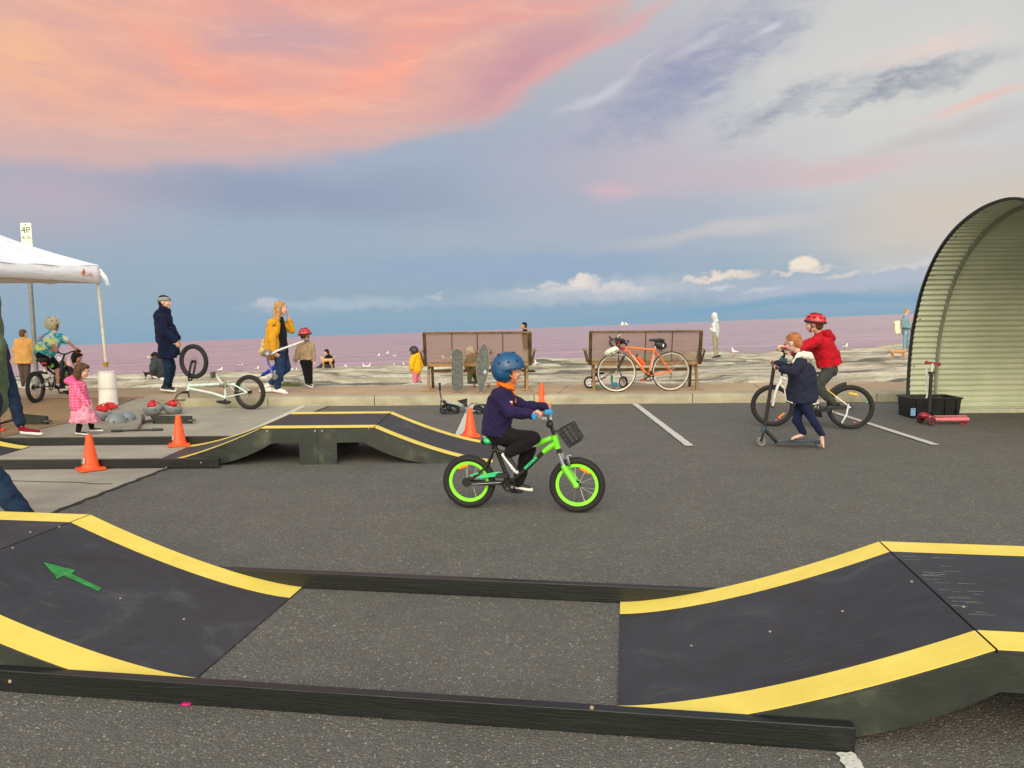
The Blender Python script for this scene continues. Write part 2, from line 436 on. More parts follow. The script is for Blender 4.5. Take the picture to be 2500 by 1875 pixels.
bump(t, b, n1.outputs[0], .5, .003)

# ------------------------------------------------------------------ ground levels
KY = 12.34; PY0 = 12.56; PY1 = 14.10; PZ = .15
K0x = None
def sstep(a, b_, x):
    q = min(1, max(0, (x-a)/(b_-a))); return q*q*(3-2*q)
def rockz(x, y):
    gp = 0.15 - 0.030*x + 0.025*14.1          # level height of the path edge here
    gp = min(max(gp, .25), .75)
    q = min(1, max(0, (y-14.1)/20.9))
    return glev(x, y, (gp-.10)*(1-q)**1.15 + .12*(1-(1-q)**1.15))
def gz(x, y):
    if y > PY1: return rockz(x, y)
    if y > PY0: return PZ
    side = 1 - sstep(-5.75, -5.35, x)
    if y > KY: return PZ
    return PZ*side*min(1, max(0, (y-10.9)/(KY-10.9)))
def G(px, py, extra=0.0):
    d = ray(px, py); z = 0.0
    t_ = -CAMH/d.z if d.z < 0 else 40
    Y = t_*d.y; Y = min(Y, 60)
    # march
    y0 = 1.0; p = C0
    prev = None; yy = 1.0
    while yy < 60:
        q = C0 + d*(yy/d.y)
        if q.z <= gz(q.x, q.y)+extra: break
        prev = yy; yy += .05
    a, b_ = (prev or yy), yy
    for _ in range(20):
        m_ = (a+b_)/2; q = C0 + d*(m_/d.y)
        if q.z <= gz(q.x, q.y)+extra: b_ = m_
        else: a = m_
    q = C0 + d*(b_/d.y); q.z = gz(q.x, q.y)+extra
    return q

# asphalt car park: one sheet
mb = MB(); mb.add([(-90,-60,0),(90,-60,0),(90,KY+.1,0),(-90,KY+.1,0)], [(0,1,2,3)])
tag(mb.build('car_park_asphalt', ASPH), kind='structure')
# earth under everything (never seen, closes the ground beneath the path)
# kerb stones, jointed
kerb = thing('kerb', (0, KY, 0), None, None); kerb['kind'] = 'structure'
kx = [-5.35, -3.9, W(914, 980, KY).x, .35, W(1691, 980, KY).x, W(2141, 980, KY).x, 8.6, 11.2, 13.8, 16.4, 19, 21.6, 25]
for i in range(len(kx)-1):
    a, c_ = kx[i]+.006, kx[i+1]-.006
    mb = MB(); n = 12; za = .02 if i == 0 else PZ
    prof = [(0, -.02), (0, .118), (.012, .14), (.035, PZ+.002), (PY0-KY-.004, PZ+.002), (PY0-KY-.004, -.02)]
    A = [(a, KY+y_, z_ if (z_ < .1 or i) else z_) for y_, z_ in prof]
    mb.prism(A, (c_-a, 0, 0)); mb.build('kerb_stone', KERB, kerb, angle=30)
# splayed wing where the kerb drops to the crossing
mb = MB(); wx0, wx1 = -5.95, -5.356
mb.prism([(wx0, KY+.004, -.02), (wx1, KY+.004, -.02), (wx1, KY+.004, PZ-.004), (wx0, KY+.004, PZ-.004)], (0, .2, 0)); mb.build('kerb_stone', KERB, kerb)
mb = MB(); mb.strip([(kx[0], KY-.012, .004), (26, KY-.012, .004)], [(kx[0], KY, .004), (26, KY, .004)], (0,0,.004)); mb.build('gutter_edge', CONC, kerb, smooth=False)
# footpath slabs
path = thing('footpath', (0, PY0, 0), None, None); path['kind'] = 'structure'
xs = [-30, -26.4, -22.8, -19.2, -15.6, -12.2, -9.3, -6.0, -2.6, .75, 4.1, 7.5, 10.9, 14.3, 17.7, 21.1, 25, 30]
for i in range(len(xs)-1):
    y0 = PY0 if xs[i] >= -6.1 else KY+.05
    mb = MB(); sk = .28
    mb.prism([(xs[i]+.006, y0, -.05), (xs[i+1]-.006, y0, -.05), (xs[i+1]-.006+sk, PY1+.02*random.random(), -.05), (xs[i]+.006+sk, PY1+.02*random.random(), -.05)], (0,0,PZ+.05+random.uniform(-.002,.002)))
    mb.build('paving_slab', PATH, path, smooth=False, bevel=.004)
mb = MB(); mb.add([(-30,KY,.11),(30,KY,.11),(30,PY1,.11),(-30,PY1,.11)], [(0,1,2,3)]); mb.build('slab_bedding', JOINT, path)
# red edging line of the crossing
mb = MB(); mb.prism([(-30, KY-.02, PZ+.003), (-5.9, KY-.02, PZ+.003), (-5.9, KY+.045, PZ+.003), (-30, KY+.045, PZ+.003)], (0,0,.006)); mb.build('edging_strip', M('terracotta_edge', (150,82,52), .85), path)
# concrete crossing / apron (grey) and tan wedge, one sheet following the dropped kerb
E0, E1 = G(125, 1253), G(405, 1145); ed = (E1-E0).normalized(); EDX = E1 + ed*((KY-E1.y)/ed.y)
D0, D1 = G(0, 1071), G(178, 1031)
def side(p, a, b_): return (b_.x-a.x)*(p[1]-a.y) - (b_.y-a.y)*(p[0]-a.x)
ap = thing('concrete_crossing', (-6, 9, 0), None, None); ap['kind'] = 'structure'
def grid(name, mat, left, right, y0, y1, ny, nx, zo):
    vs = []; fs = []
    for j in range(ny+1):
        y = y0+(y1-y0)*j/ny; xa, xb = left(y), right(y)
        for i in range(nx+1):
            x = xa+(xb-xa)*i/nx; vs.append((x, y, gz(x, min(y, KY-1e-4))+zo))
    for j in range(ny):
        for i in range(nx): a = j*(nx+1)+i; fs.append((a, a+1, a+nx+2, a+nx+1))
    mb = MB(); mb.add(vs, fs); return mb.build(name, mat, ap, angle=180)
def edge_x(y): return E0.x + (E1.x-E0.x)*(y-E0.y)/(E1.y-E0.y) + .012*math.sin(y*23)+.01*math.sin(y*57+1)
def diag_x(y): return D0.x + (D1.x-D0.x)*(y-D0.y)/(D1.y-D0.y)
YD = D0.y - 1.8
grid('grey_slab', CONC, lambda y: -30, edge_x, 1.0, YD, 60, 20, .008)
grid('grey_slab', CONC, lambda y: max(-30, diag_x(y)) if y > YD else -30, edge_x, YD, KY-.02, 60, 30, .008)
grid('tan_slab', TAN, lambda y: -30, lambda y: diag_x(y)-.008, YD, KY-.02, 60, 30, .009)
mb = MB()
def seam(pts, wd_, zo, mat, name='joint', parent=ap):
    mb = MB(); A = []; B = []
    for i, p in enumerate(pts):
        q = pts[min(i+1, len(pts)-1)]; o_ = pts[max(i-1, 0)]; d = Vector((q[0]-o_[0], q[1]-o_[1], 0)).normalized(); nn = Vector((-d.y, d.x, 0))*wd_/2
        z = gz(p[0], min(p[1], KY-1e-4))+zo if p[1] < KY else PZ+.004
        A.append(Vector((p[0], p[1], z))+nn); B.append(Vector((p[0], p[1], z))-nn)
    mb.strip(A, B, (0,0,.0015)); return mb.build(name, mat, parent, smooth=False)
seam([(diag_x(y), y) for y in np.linspace(YD, KY-.03, 40)], .018, .010, JOINT)
seam([(G(px, py).x, G(px, py).y) for px, py in ((-60,1176),(50,1177),(120,1179),(190,1180),(230,1184),(275,1184))], .014, .010, JOINT)
seam([(edge_x(y)+.012+.006*math.sin(y*31), y) for y in np.linspace(2, KY-.03, 160)], .03, .006, M('dirt_edge', (58,54,44), .95), 'dirt_seam')
LINEP2, t, b, oc = pb('chipped_road_paint'); n1 = t.noise(oc, 90, 4, .7); t.l(t.mix(t.mapr(n1.outputs[0], .52, .62), lin((206,204,192)), lin((150,148,138))), b.inputs['Base Color']); b.inputs['Roughness'].default_value = .8
# painted bay lines
for i, (x, ya, yb) in enumerate(((-3.32, 8.3, 12.3), (-.65, 8.45, 12.3), (1.95, 8.47, 12.3), (4.63, 8.42, 12.3), (7.3, 8.4, 12.3))):
    n = 40; A = []; B = []
    for k in range(n+1):
        y = ya+(yb-ya)*k/n; A.append((x-.045+random.uniform(-.004,.004), y, .010)); B.append((x+.045+random.uniform(-.004,.004), y, .010))
    mb = MB(); mb.strip(A, B, (0,0,.002)); tag(mb.build('bay_line', LINEP, smooth=False), kind='structure')
for (px, py, rx, ry) in ():
    c_ = G(px, py); mb = MB(); n = 38
    mb.prism([(c_.x+rx*(1+.35*random.uniform(-1,1))*math.cos(2*math.pi*k/n), c_.y+ry*(1+.35*random.uniform(-1,1))*math.sin(2*math.pi*k/n), .008) for k in range(n)], (0,0,.002))
    tag(mb.build('paint_patch', LINEP2, smooth=False), kind='structure')

qd = [(2040,1844),(2052,1841),(2066,1843),(2078,1840),(2088,1846),(2094,1856),(2102,1864),(2108,1878),(2120,1900),(2078,1900),(2066,1884),(2062,1872),(2050,1862),(2052,1854)]
mb = MB(); mb.prism([(G(*q_).x, G(*q_).y, .006) for q_ in qd], (0,0,.002)); tag(mb.build('bay_line', LINEP2, smooth=False), kind='structure')
# ------------------------------------------------------------------ rock shelf
def vn(x, y, s):
    xi = np.floor(x); yi = np.floor(y); fx = x-xi; fy = y-yi; fx = fx*fx*(3-2*fx); fy = fy*fy*(3-2*fy)
    h = lambda a, b_: np.modf(np.abs(np.sin(a*127.1+b_*311.7+s*74.7)*43758.5453))[0]
    return (h(xi,yi)*(1-fx)+h(xi+1,yi)*fx)*(1-fy) + (h(xi,yi+1)*(1-fx)+h(xi+1,yi+1)*fx)*fy
def fbm(x, y, s, o=4):
    r_ = 0; a = .5; t_ = 0
    for i in range(o): r_ = r_+a*vn(x, y, s+i); t_ += a; a *= .5; x = x*2.03; y = y*2.03
    return r_/t_
NX, NY = 620, 230
xg = np.linspace(-42, 46, NX); q = np.linspace(0, 1, NY); yg = 14.08 + 23.2*q**1.25
X, Y = np.meshgrid(xg, yg)
gp = np.clip(.15-.03*X+.3525, .25, .75)
qq = np.clip((Y-14.1)/20.9, 0, 1)
g = (gp-.10)*(1-qq)**1.15 + .12*(1-(1-qq)**1.15)
n0 = fbm(X*.16+3, Y*.42+1, 1, 5); st = n0*9
terr = np.floor(st)+np.clip((st-np.floor(st)-.78)/.22, 0, 1)
amp = np.clip((Y-14.1)/1.2, 0, 1)
g = g + amp*((terr/9-.52)*.75 + (fbm(X*.9, Y*2.2, 9, 4)-.5)*.09 + (fbm(X*5, Y*7, 19, 3)-.5)*.03)
g = g + (1-amp)*((fbm(X*2.2, Y*2.2, 33, 4)-.5)*.08 - .02)
shore = 34.6 + (fbm(X*.22, Y*0, 5, 4)-.5)*2.6
g = g - np.clip((Y-shore)/1.0, 0, 1)*1.9
g = g - np.exp(-((X-2.0)/4.5)**2-((Y-18.2)/.5)**2)*.12
Z = g + .03*X - .025*Y
vs = np.stack([X.ravel(), Y.ravel(), Z.ravel()], 1)
fs = [(j*NX+i, j*NX+i+1, (j+1)*NX+i+1, (j+1)*NX+i) for j in range(NY-1) for i in range(NX-1)]
ROCK, t, b, oc = pb('weathered_sandstone')
a = t.noise(t.mapping(oc, sc=(.25, 1.2, 3)), 1.4, 6, .65); f = t.noise(oc, 9, 5, .7); s2 = t.noise(t.mapping(oc, sc=(.18, 1.6, 1)), 1.1, 5, .6, .4)
gg = t.noise(oc, .35, 3, .5)
c = t.ramp(a.outputs[0], [(.25, lin((132,116,92))), (.45, lin((186,174,148))), (.62, lin((212,204,180))), (.8, lin((150,128,98)))])
c = t.mix(t.mapr(s2.outputs[0], .47, .62, 0, .9), c, lin((74,69,62)))
c = t.mix(t.mapr(gg.outputs[0], .5, .7, 0, .35), c, lin((120,120,88)))
c = t.mix(t.mapr(f.outputs[0], .4, .7, .0, .35), c, lin((108,100,84)))
t.l(c, b.inputs['Base Color']); b.inputs['Roughness'].default_value = .85; bump(t, b, f.outputs[0], .8, .05)
me = bpy.data.meshes.new('rock_shelf'); me.from_pydata(vs.tolist(), [], fs); me.materials.append(ROCK); me.update()
me.polygons.foreach_set('use_smooth', [True]*len(me.polygons))
rk = bpy.data.objects.new('rock_shelf', me); COL.objects.link(rk); rk['kind'] = 'structure'
def rz(x, y):
    j = int(np.searchsorted(yg, y)); i = int(round((x+42)/88*(NX-1)))
    j = min(max(j, 0), NY-1); i = min(max(i, 0), NX-1); return float(Z[j, i])
def GR(px, py):
    """ray onto the rock mesh"""
    d = ray(px, py); yy = 14.1
    while yy < 33.9:
        q_ = C0 + d*(yy/d.y)
        if q_.z <= rz(q_.x, q_.y): break
        yy += .04
    q_.z = rz(q_.x, q_.y); return q_
# ------------------------------------------------------------------ sea
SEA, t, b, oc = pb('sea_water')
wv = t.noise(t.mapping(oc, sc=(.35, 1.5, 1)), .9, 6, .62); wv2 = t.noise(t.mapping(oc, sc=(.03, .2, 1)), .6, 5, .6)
c = t.ramp(t.math('ADD', t.math('MULTIPLY', wv2.outputs[0], .45), t.math('MULTIPLY', wv.outputs[0], .55)), [(.3, lin((130,96,104))), (.7, lin((206,166,170)))])  # mauve base paints in the pink cloud's reflection; ripple tones follow the wave noise
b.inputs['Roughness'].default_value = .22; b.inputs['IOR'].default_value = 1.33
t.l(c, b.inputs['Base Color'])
hh = t.math('ADD', wv.outputs[0], t.math('MULTIPLY', wv2.outputs[0], 3.0))
bump(t, b, hh, 1.0, .35)
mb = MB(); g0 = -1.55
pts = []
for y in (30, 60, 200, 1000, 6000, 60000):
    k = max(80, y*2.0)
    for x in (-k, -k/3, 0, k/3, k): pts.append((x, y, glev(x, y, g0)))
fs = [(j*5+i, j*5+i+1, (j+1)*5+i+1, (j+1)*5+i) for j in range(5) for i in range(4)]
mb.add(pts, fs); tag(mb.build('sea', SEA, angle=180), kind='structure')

# ------------------------------------------------------------------ grass tufts along the path edge
GRASS, t, b, oc = pb('coastal_grass')
n1 = t.noise(oc, 3, 3); c = t.ramp(n1.outputs[0], [(.35, lin((70,80,36))), (.55, lin((112,108,52))), (.7, lin((150,132,80)))])
t.l(c, b.inputs['Base Color']); b.inputs['Roughness'].default_value = .8
mb = MB()
for (x0, x1, yb, hgt, dens, dp) in ((-40, 60, 932, .14, 900, .6), (335, 575, 934, .17, 2600, .8), (630, 750, 934, .17, 1500, .8), (760, 900, 938, .08, 900, .4), (820, 870, 935, .1, 300, .4),
                                (978, 1085, 932, .12, 1200, .8), (1090, 1130, 936, .06, 150, .3)):
    for _ in range(dens):
        px = random.uniform(x0, x1); edge = min(1, min(px-x0, x1-px)/25+.15)
        Yb = 14.25 + random.random()**1.5*dp*edge; p = W(px, yb, Yb); z = rz(p.x, Yb)-.01
        h_ = hgt*random.uniform(.4, 1.1)*edge; a = random.uniform(0, 6.28); lx = random.uniform(-.5, .5)*h_; ly = random.uniform(-.4, .4)*h_
        w_ = .006; dx = math.cos(a)*w_; dy = math.sin(a)*w_
        mb.add([(p.x-dx, Yb-dy, z), (p.x+dx, Yb+dy, z), (p.x+lx*.5+dx*.7, Yb+ly*.5+dy*.7, z+h_*.6), (p.x+lx*.5-dx*.7, Yb+ly*.5-dy*.7, z+h_*.6), (p.x+lx, Yb+ly, z+h_)], [(0,1,2,3), (3,2,4)])
tag(mb.build('grass', GRASS, smooth=False), 'low coastal grass growing along the seaward edge of the footpath', 'grass', kind='stuff')
# loose boulders on the shelf
for px, py, r_, lb in ((1372, 926, .16, 'low tan boulder on the rock shelf between the two benches'), (1860, 922, .62, 'broad flat ochre boulder on the rock shelf left of the boy in red'), (1545, 893, .4, 'flat rock lump behind the right-hand bench')):
    p = W(px, py, 15.2 if r_ < .3 else 16.0); p.z = rz(p.x, p.y)
    mb = MB(); mb.ell(p+Vector((0,0,.02)), Vector((1,0,0)), Vector((0,1,0)), Vector((0,0,1)), r_*1.2, r_*.6, r_*.28, 18, 10)
    for k in range(4): mb.ell(p+Vector((random.uniform(-.6,.6)*r_, random.uniform(-.2,.2)*r_, 0)), Vector((1,0,0)), Vector((0,1,0)), Vector((0,0,1)), r_*.5, r_*.4, r_*.3, 12, 8)
    o = blob(mb, 'boulder', ROCK, None, .025, 2, .08, .12); tag(o, lb, 'boulder')
# ships on the horizon
for px, w_, h_, lb in ((1521, 30, 26, 'taller white ship on the sea horizon, left of its neighbour'), (1529, 26, 18, 'smaller white ship on the sea horizon, right of its neighbour')):
    p = W(px, 790, 6000); z = glev(p.x, 6000, g0)
    root = thing('distant_ship', (p.x, 6000, z), lb, 'ship')
    wm = M('ship_white', (232,226,216), .5)
    mb = MB(); mb.prism([(p.x-w_*.6, 6000, z+1), (p.x+w_*.55, 6000, z+1), (p.x+w_*.7, 6000, z+7), (p.x-w_*.6, 6000, z+7)], (0, 9, 0)); mb.build('hull', wm, root)
    mb = MB(); mb.box((p.x-w_*.15, 6004, z+7+h_*.25), (w_*.25, 4, h_*.25)); mb.box((p.x-w_*.15, 6004, z+7+h_*.6), (w_*.12, 3, h_*.12)); mb.build('superstructure', wm, root)
EX, EY, EZ = Vector((1,0,0)), Vector((0,1,0)), Vector((0,0,1))
# ------------------------------------------------------------------ painted plywood
DECK, t, b, oc = pb('charcoal_deck_ply')
a = t.noise(oc, 2.2, 6, .65, .8); f = t.noise(oc, 60, 4, .7); sc_ = t.noise(t.mapping(oc, sc=(1, 9, 1), rot=(0,0,.5)), 5, 5, .75, 1.5)
c = t.ramp(a.outputs[0], [(.3, lin((40,41,44))), (.6, lin((55,56,60))), (.8, lin((84,84,86)))])
c = t.mix(t.mapr(sc_.outputs[0], .58, .70, 0, .5), c, lin((92,89,90)))
c = t.mix(t.mapr(f.outputs[0], .55, .8, 0, .25), c, lin((36,34,36)))
t.l(c, b.inputs['Base Color']); t.val(b.inputs['Roughness'], t.mapr(a.outputs[0], .3, .7, .5, .7)); b.inputs['Specular IOR Level'].default_value = .4; bump(t, b, f.outputs[0], .25, .003)
SIDEP, t, b, oc = pb('weathered_green_black_ply')
a = t.noise(oc, 3.0, 6, .65, .5); f = t.noise(t.mapping(oc, sc=(2, 2, 14)), 6, 4, .7); g_ = t.noise(oc, 55, 4, .8)
c = t.ramp(a.outputs[0], [(.3, lin((28,34,31))), (.55, lin((48,55,47))), (.75, lin((88,93,72)))])
c = t.mix(t.mapr(f.outputs[0], .5, .75, 0, .35), c, lin((28,32,30)))
c = t.mix(t.mapr(g_.outputs[0], .72, .78, 0, .7), c, lin((168,156,110)))
t.l(c, b.inputs['Base Color']); b.inputs['Roughness'].default_value = .5; bump(t, b, f.outputs[0], .25, .004)
BEAMM, t, b, oc = pb('black_painted_timber')
a = t.noise(t.mapping(oc, sc=(1, 1, 6)), 2.5, 6, .65, .5); f = t.noise(t.mapping(oc, sc=(.4, 4, 14)), 9, 5, .7)
c = t.ramp(a.outputs[0], [(.3, lin((12,15,15))), (.6, lin((22,27,26))), (.8, lin((42,48,43)))])
t.l(c, b.inputs['Base Color']); b.inputs['Roughness'].default_value = .42; bump(t, b, f.outputs[0], .5, .004)
YEL, t, b, oc = pb('yellow_edge_paint')
a = t.noise(oc, 4, 6, .7); f = t.noise(oc, 45, 4, .8)
c = t.ramp(a.outputs[0], [(.3, lin((230,202,84))), (.7, lin((244,220,100)))])
c = t.mix(t.mapr(f.outputs[0], .66, .76, 0, .5), c, lin((130,112,56)))
c = t.mix(t.mapr(t.noise(oc, 14, 5, .8).outputs[0], .64, .74, 0, .4), c, lin((168,146,70)))
t.l(c, b.inputs['Base Color']); b.inputs['Roughness'].default_value = .5
SCREW = M('pale_washer', (168,148,130), .5)
GREENP = M('green_spray', (40,140,62), .6, var=.3, vs=30)

def feature(name, label, O, u, v, Wd, L1, Lp, L2, h, s_lo, s_hi, flip=False, zt=.007, group=None):
    """roller: concave ramp L1, platform Lp, ramp L2. O = near end on the ground, u along, v across (away)"""
    T = L1+Lp+L2
    def z(s):
        if s <= 0 or s >= T: return zt
        if s < L1: return zt + (h-zt)*(s/L1)**1.45
        if s > L1+Lp: return zt + (h-zt)*((T-s)/L2)**1.45
        return h
    def zl(s):
        m = T/2; d = min(s, T-s)
        if d <= .60: return 0.0
        lw = .185
        if abs(s-m) < lw: return 0.0
        q_ = min(1, (d-.60)/.68); return min((h-.15)*q_**1.8, max(0, z(s)-.06))
    P = lambda s, w_, zz: O + u*s + v*w_ + EZ*zz
    def inv(px, py):
        d = ray(px, py); yy = 1.0; q_ = C0
        while yy < 20:
            q_ = C0 + d*(yy/d.y); r_ = q_-O; s = r_.dot(u)
            if q_.z <= z(s): break
            yy += .004
        r_ = q_-O; return r_.dot(u), r_.dot(v)
    root = thing(name, tuple(P((s_lo+s_hi)/2, Wd/2, 0)), label, 'ramp', group)
    yw = .155; th = .012
    segs = [(0, L1), (L1, L1+Lp), (L1+Lp, T)]
    for a_, b_ in segs:
        a_, b_ = max(a_, s_lo), min(b_, s_hi)
        if b_-a_ < .05: continue
        n = max(2, int((b_-a_)/.06)); S = [a_+.004+(b_-a_-.008)*i/n for i in range(n+1)]
        mb = MB(); mb.strip([P(s, 0, z(s)) for s in S], [P(s, Wd, z(s)) for s in S], (0,0,-th)); mb.build('deck_panel', DECK, root, angle=30)
        for w0, w1 in ((0.0, yw), (Wd-yw, Wd)):
            mb = MB(); mb.strip([P(s, w0-.001, z(s)+.0015) for s in S], [P(s, w1+.001, z(s)+.0015) for s in S], (0,0,-.003)); mb.build('edge_stripe', YEL, root, angle=30)
    # side boards: halves meet in the middle of the platform, with a leg each
    m = T/2
    for w0 in (.004, Wd-.022):
        for a_, b_ in ((0.06, m-.0015), (m+.0015, T-.06)):
            a_, b_ = max(a_, s_lo), min(b_, s_hi)
            if b_-a_ < .1: continue
            S = set(np.linspace(a_, b_, 60).tolist())
            for e in (m-.185, m+.185):
                if a_ < e < b_: S |= {e-.0008, e+.0008}
            S = sorted(S)
            top = [P(s, w0, z(s)-th-.001) for s in S]; bot = [P(s, w0, min(zl(s), z(s)-th-.004)) for s in S]
            mb = MB(); mb.strip(top, bot, v*.018); mb.build('side_board', SIDEP, root, smooth=False)
    # cross bearers below the deck
    for s in [L1*.7, L1, m-.12, m+.12, L1+Lp, T-L2*.7]:
        if s_lo < s < s_hi:
            mb = MB(); c_ = P(s, Wd/2, z(s)-th-.05); mb.obox(c_, u, v, EZ, .018, Wd/2-.024, .035); mb.build('bearer', SIDEP, root, smooth=False)
    return root, P, z, inv
def screws(root, P, z, inv, pts, r_=.006, mat=None):
    for px, py in pts:
        s, w_ = inv(px, py); e = .02
        n_ = Vector((0,0,1)); c_ = P(s, w_, z(s)+.001); mb = MB(); mb.disc(c_, n_, r_, .004, 10); mb.build('screw', mat or SCREW, root)

# --- front pair of ramps and kerb beams
A_ = G(738.7, 1437); B_ = G(1512, 1473.5)
u1 = (B_-A_); u1.z = 0; u1.normalize(); v1 = Vector((-u1.y, u1.x, 0))
Bn = G(2088, 1839)                                       # near beam, right end, front face
Wd1 = (B_-Bn).dot(v1) - .045
O_R = B_ - v1*Wd1
rR = feature('ramp', 'yellow-edged charcoal plywood ramp rising to the right edge of the picture', O_R, u1, v1, Wd1, 1.26, 1.12, 1.26, .375, 0, 2.55)
screws(*rR, [(1688,1577),(1880,1543),(2057,1493),(2226,1421),(2352,1483)])
O_L = A_ - v1*Wd1 - u1*(1.26*2+1.12)
rL = feature('ramp', 'yellow-edged charcoal plywood ramp with a green arrow, at the left edge', O_L, u1, v1, Wd1, 1.26, 1.12, 1.26, .375, 1.0, 1.26*2+1.12)
screws(*rL, [(31,1338),(294,1462),(449,1512),(74,1300),(145,1287),(157,1404)])
root, P, z, inv = rL
def decal(pts, root, P, z, inv, mat, name):
    sw = [inv(px, py) for px, py in pts]; mb = MB()
    mb.prism([P(s, w_, z(s)+.002) for s, w_ in sw], (0,0,.0012)); mb.build(name, mat, root, smooth=False)
decal([(106,1375),(185,1394),(174,1402),(155,1408),(140,1415)], *rL, GREENP, 'green_arrow_head')
decal([(157,1402),(172,1402),(248,1438),(240,1445),(157,1407)], *rL, GREENP, 'green_arrow_shaft')
WHT = M('scuffed_white', (196,194,196), .6)
for _ in range(26):       # chalky scuffs where wheels land behind the seam
    s = 1.26+random.uniform(.01, .16); w_ = random.uniform(.15, 1.0); ln = random.uniform(.02, .10); r_, P_, z_, i_ = rR
    mb = MB(); wd_ = random.uniform(.001,.003); mb.prism([P_(s, w_-wd_, z_(s)+.0008), P_(s+ln, w_-.0004, z_(s)+.0008), P_(s+ln, w_+.0004, z_(s)+.0008), P_(s, w_+wd_, z_(s)+.0008)], (0,0,.0006)); mb.build('scuff', M('scuff_grey', (120,122,124), .7), r_, smooth=False)
def beam(label, p0, p1, v, scr=(), hh=.09, ww=.045):
    root = thing('timber_beam', tuple((p0+p1)/2), label, 'beam')
    d = (p1-p0).normalized()
    mb = MB(); mb.obox((p0+p1)/2+v*ww/2+EZ*(hh/2+.002), d, v, EZ, (p1-p0).length/2, ww/2, hh/2); mb.build('timber', BEAMM, root, smooth=False, bevel=.004)
    for px, py in scr:
        dd = ray(px, py); n_ = v; tt = (p0-C0).dot(n_)/dd.dot(n_); c_ = C0+dd*tt
        mb = MB(); mb.disc(c_-v*.001, v, .007, .004, 10); mb.build('screw', SCREW, root)
    return root
Bl = Bn - u1*4.3
beam('black timber beam in the foreground, lying in front of both yellow-edged ramps', Bl, Bn, v1, [(25,1663),(1445,1727)])
# splintered nicks
fb0, fb1 = G(514-60, 1420), G(1800, 1482)
fb0 = A_ - u1*.55; fb1 = B_ + u1*.62
beam('black timber beam behind the two foreground ramps', fb0, fb1, v1)
# --- middle double ramp
c0, c1 = G(724, 1135), G(831, 1134)
um = (c1-c0); um.z = 0; um.normalize(); vm = Vector((-um.y, um.x, 0)); mid_ = (c0+c1)/2
T2 = 1.17*2+1.12
rM = feature('ramp', 'double ramp with flat yellow-edged top, standing mid picture behind the green bike', mid_-um*T2/2, um, vm, 1.2, 1.17, 1.12, 1.17, .37, 0, T2)
root, P, z, inv = rM
for px, py in ((769,1052),(786,1052),(652,1052),(900,1046),(900,1046)):
    dd = ray(px, py); tt = (P(0,0,0)-C0).dot(vm)/dd.dot(vm); mb = MB(); mb.disc(C0+dd*tt+vm*.002, vm, .009, .006, 10); mb.build('screw', SCREW, root)
pm = mid_-um*T2/2
e1 = G(535, 1144); e0 = e1-um*6.5
beam('dark timber beam lying behind the front left cone, in front of the double ramp', Vector((e0.x, e0.y, .008)), Vector((e1.x, e1.y, .008)), vm, [(406,1141),(491,1129)])
g1 = pm + vm*1.2 + um*1.0; g0_ = g1-um*7.5; dz = Vector((0,0,.008))
beam('dark timber beam lying beyond the double ramp, in front of the toddler', g0_+dz, g1+dz, vm)
# left end ramp tip between those beams
rT = feature('ramp', 'tip of a yellow-edged ramp at the left edge between the two dark beams', G(75,1093)-vm*1.15-um*3.46+Vector((0,0,.009)), um, vm, 1.15, 1.17, 1.12, 1.17, .37, 1.9, 3.46)

# ------------------------------------------------------------------ cones
CONEM = M('orange_cone_plastic', (255,88,28), .5, var=.14)
def cone(p, label, rot, sticker=None, k=1.0):
    root = thing('traffic_cone', tuple(p), label, 'cone', 'orange cones marking the course')
    mb = MB(); hw = .115*k; cr_ = .02
    xa = Vector((math.cos(rot), math.sin(rot), 0)); ya = Vector((-xa.y, xa.x, 0))
    pts = []
    for sx_, sy_ in ((1,1),(-1,1),(-1,-1),(1,-1)):
        for q_ in range(4):
            a_ = R({(1,1):0,(-1,1):90,(-1,-1):180,(1,-1):270}[(sx_,sy_)] + q_*30)
            pts.append(p + xa*(sx_*(hw-cr_)+cr_*math.cos(a_)) + ya*(sy_*(hw-cr_)+cr_*math.sin(a_)) + EZ*.004)
    mb.prism(pts, (0,0,.02)); mb.build('base', CONEM, root, bevel=.004)
    mb = MB(); H = .345*k
    mb.lathe(p, [(.088*k,.022),(.086*k,.03),(.074*k,.045),(.03*k,H-.03),(.0255*k,H-.006),(.021*k,H),(.015*k,H),(.014*k,H-.05)], 28); mb.build('cone_body', CONEM, root)
    if sticker is not None:
        mb = MB(); A2, B2 = [], []
        for i in range(7):
            a_ = sticker + (i-3)*R(11)
            for L_, zz in ((A2, .075*k), (B2, .125*k)):
                r_ = (.086-(.086-.03)*(zz-.03)/(H-.06))*k*1.0+.0025
                L_.append(p+Vector((math.cos(a_)*r_, math.sin(a_)*r_, zz)))
        mb.strip(A2, B2, Vector((0,0,0.0005))); lab = mb.build('price_label', M('label_white', (196,186,176), .5), root)
        for j in range(4):
            A3, B3 = [], []
            for i in range(5):
                a_ = sticker + (i-2)*R(11)*.8
                for L_, zz in ((A3, (.08+.01*j)*k), (B3, (.084+.01*j)*k)):
                    r_ = (.086-(.086-.03)*(zz-.03)/(H-.06))*k+.0045
                    L_.append(p+Vector((math.cos(a_)*r_, math.sin(a_)*r_, zz)))
            mb = MB(); mb.strip(A3, B3, Vector((0,0,.0005))); mb.build('label_print', M('label_ink', (60,52,50), .6), lab)
    return root
def onplane(px, py, z_=0.0):
    d = ray(px, py); return C0 + d*((z_-CAMH)/d.z)
cone(onplane(222,1147,.009), 'orange cone with a price label, nearest the camera, before the dark beam', R(42), R(228))
cone(onplane(438,1088,.009), 'orange cone half hidden behind the dark beam, below the lying black scooter', R(20), R(215))
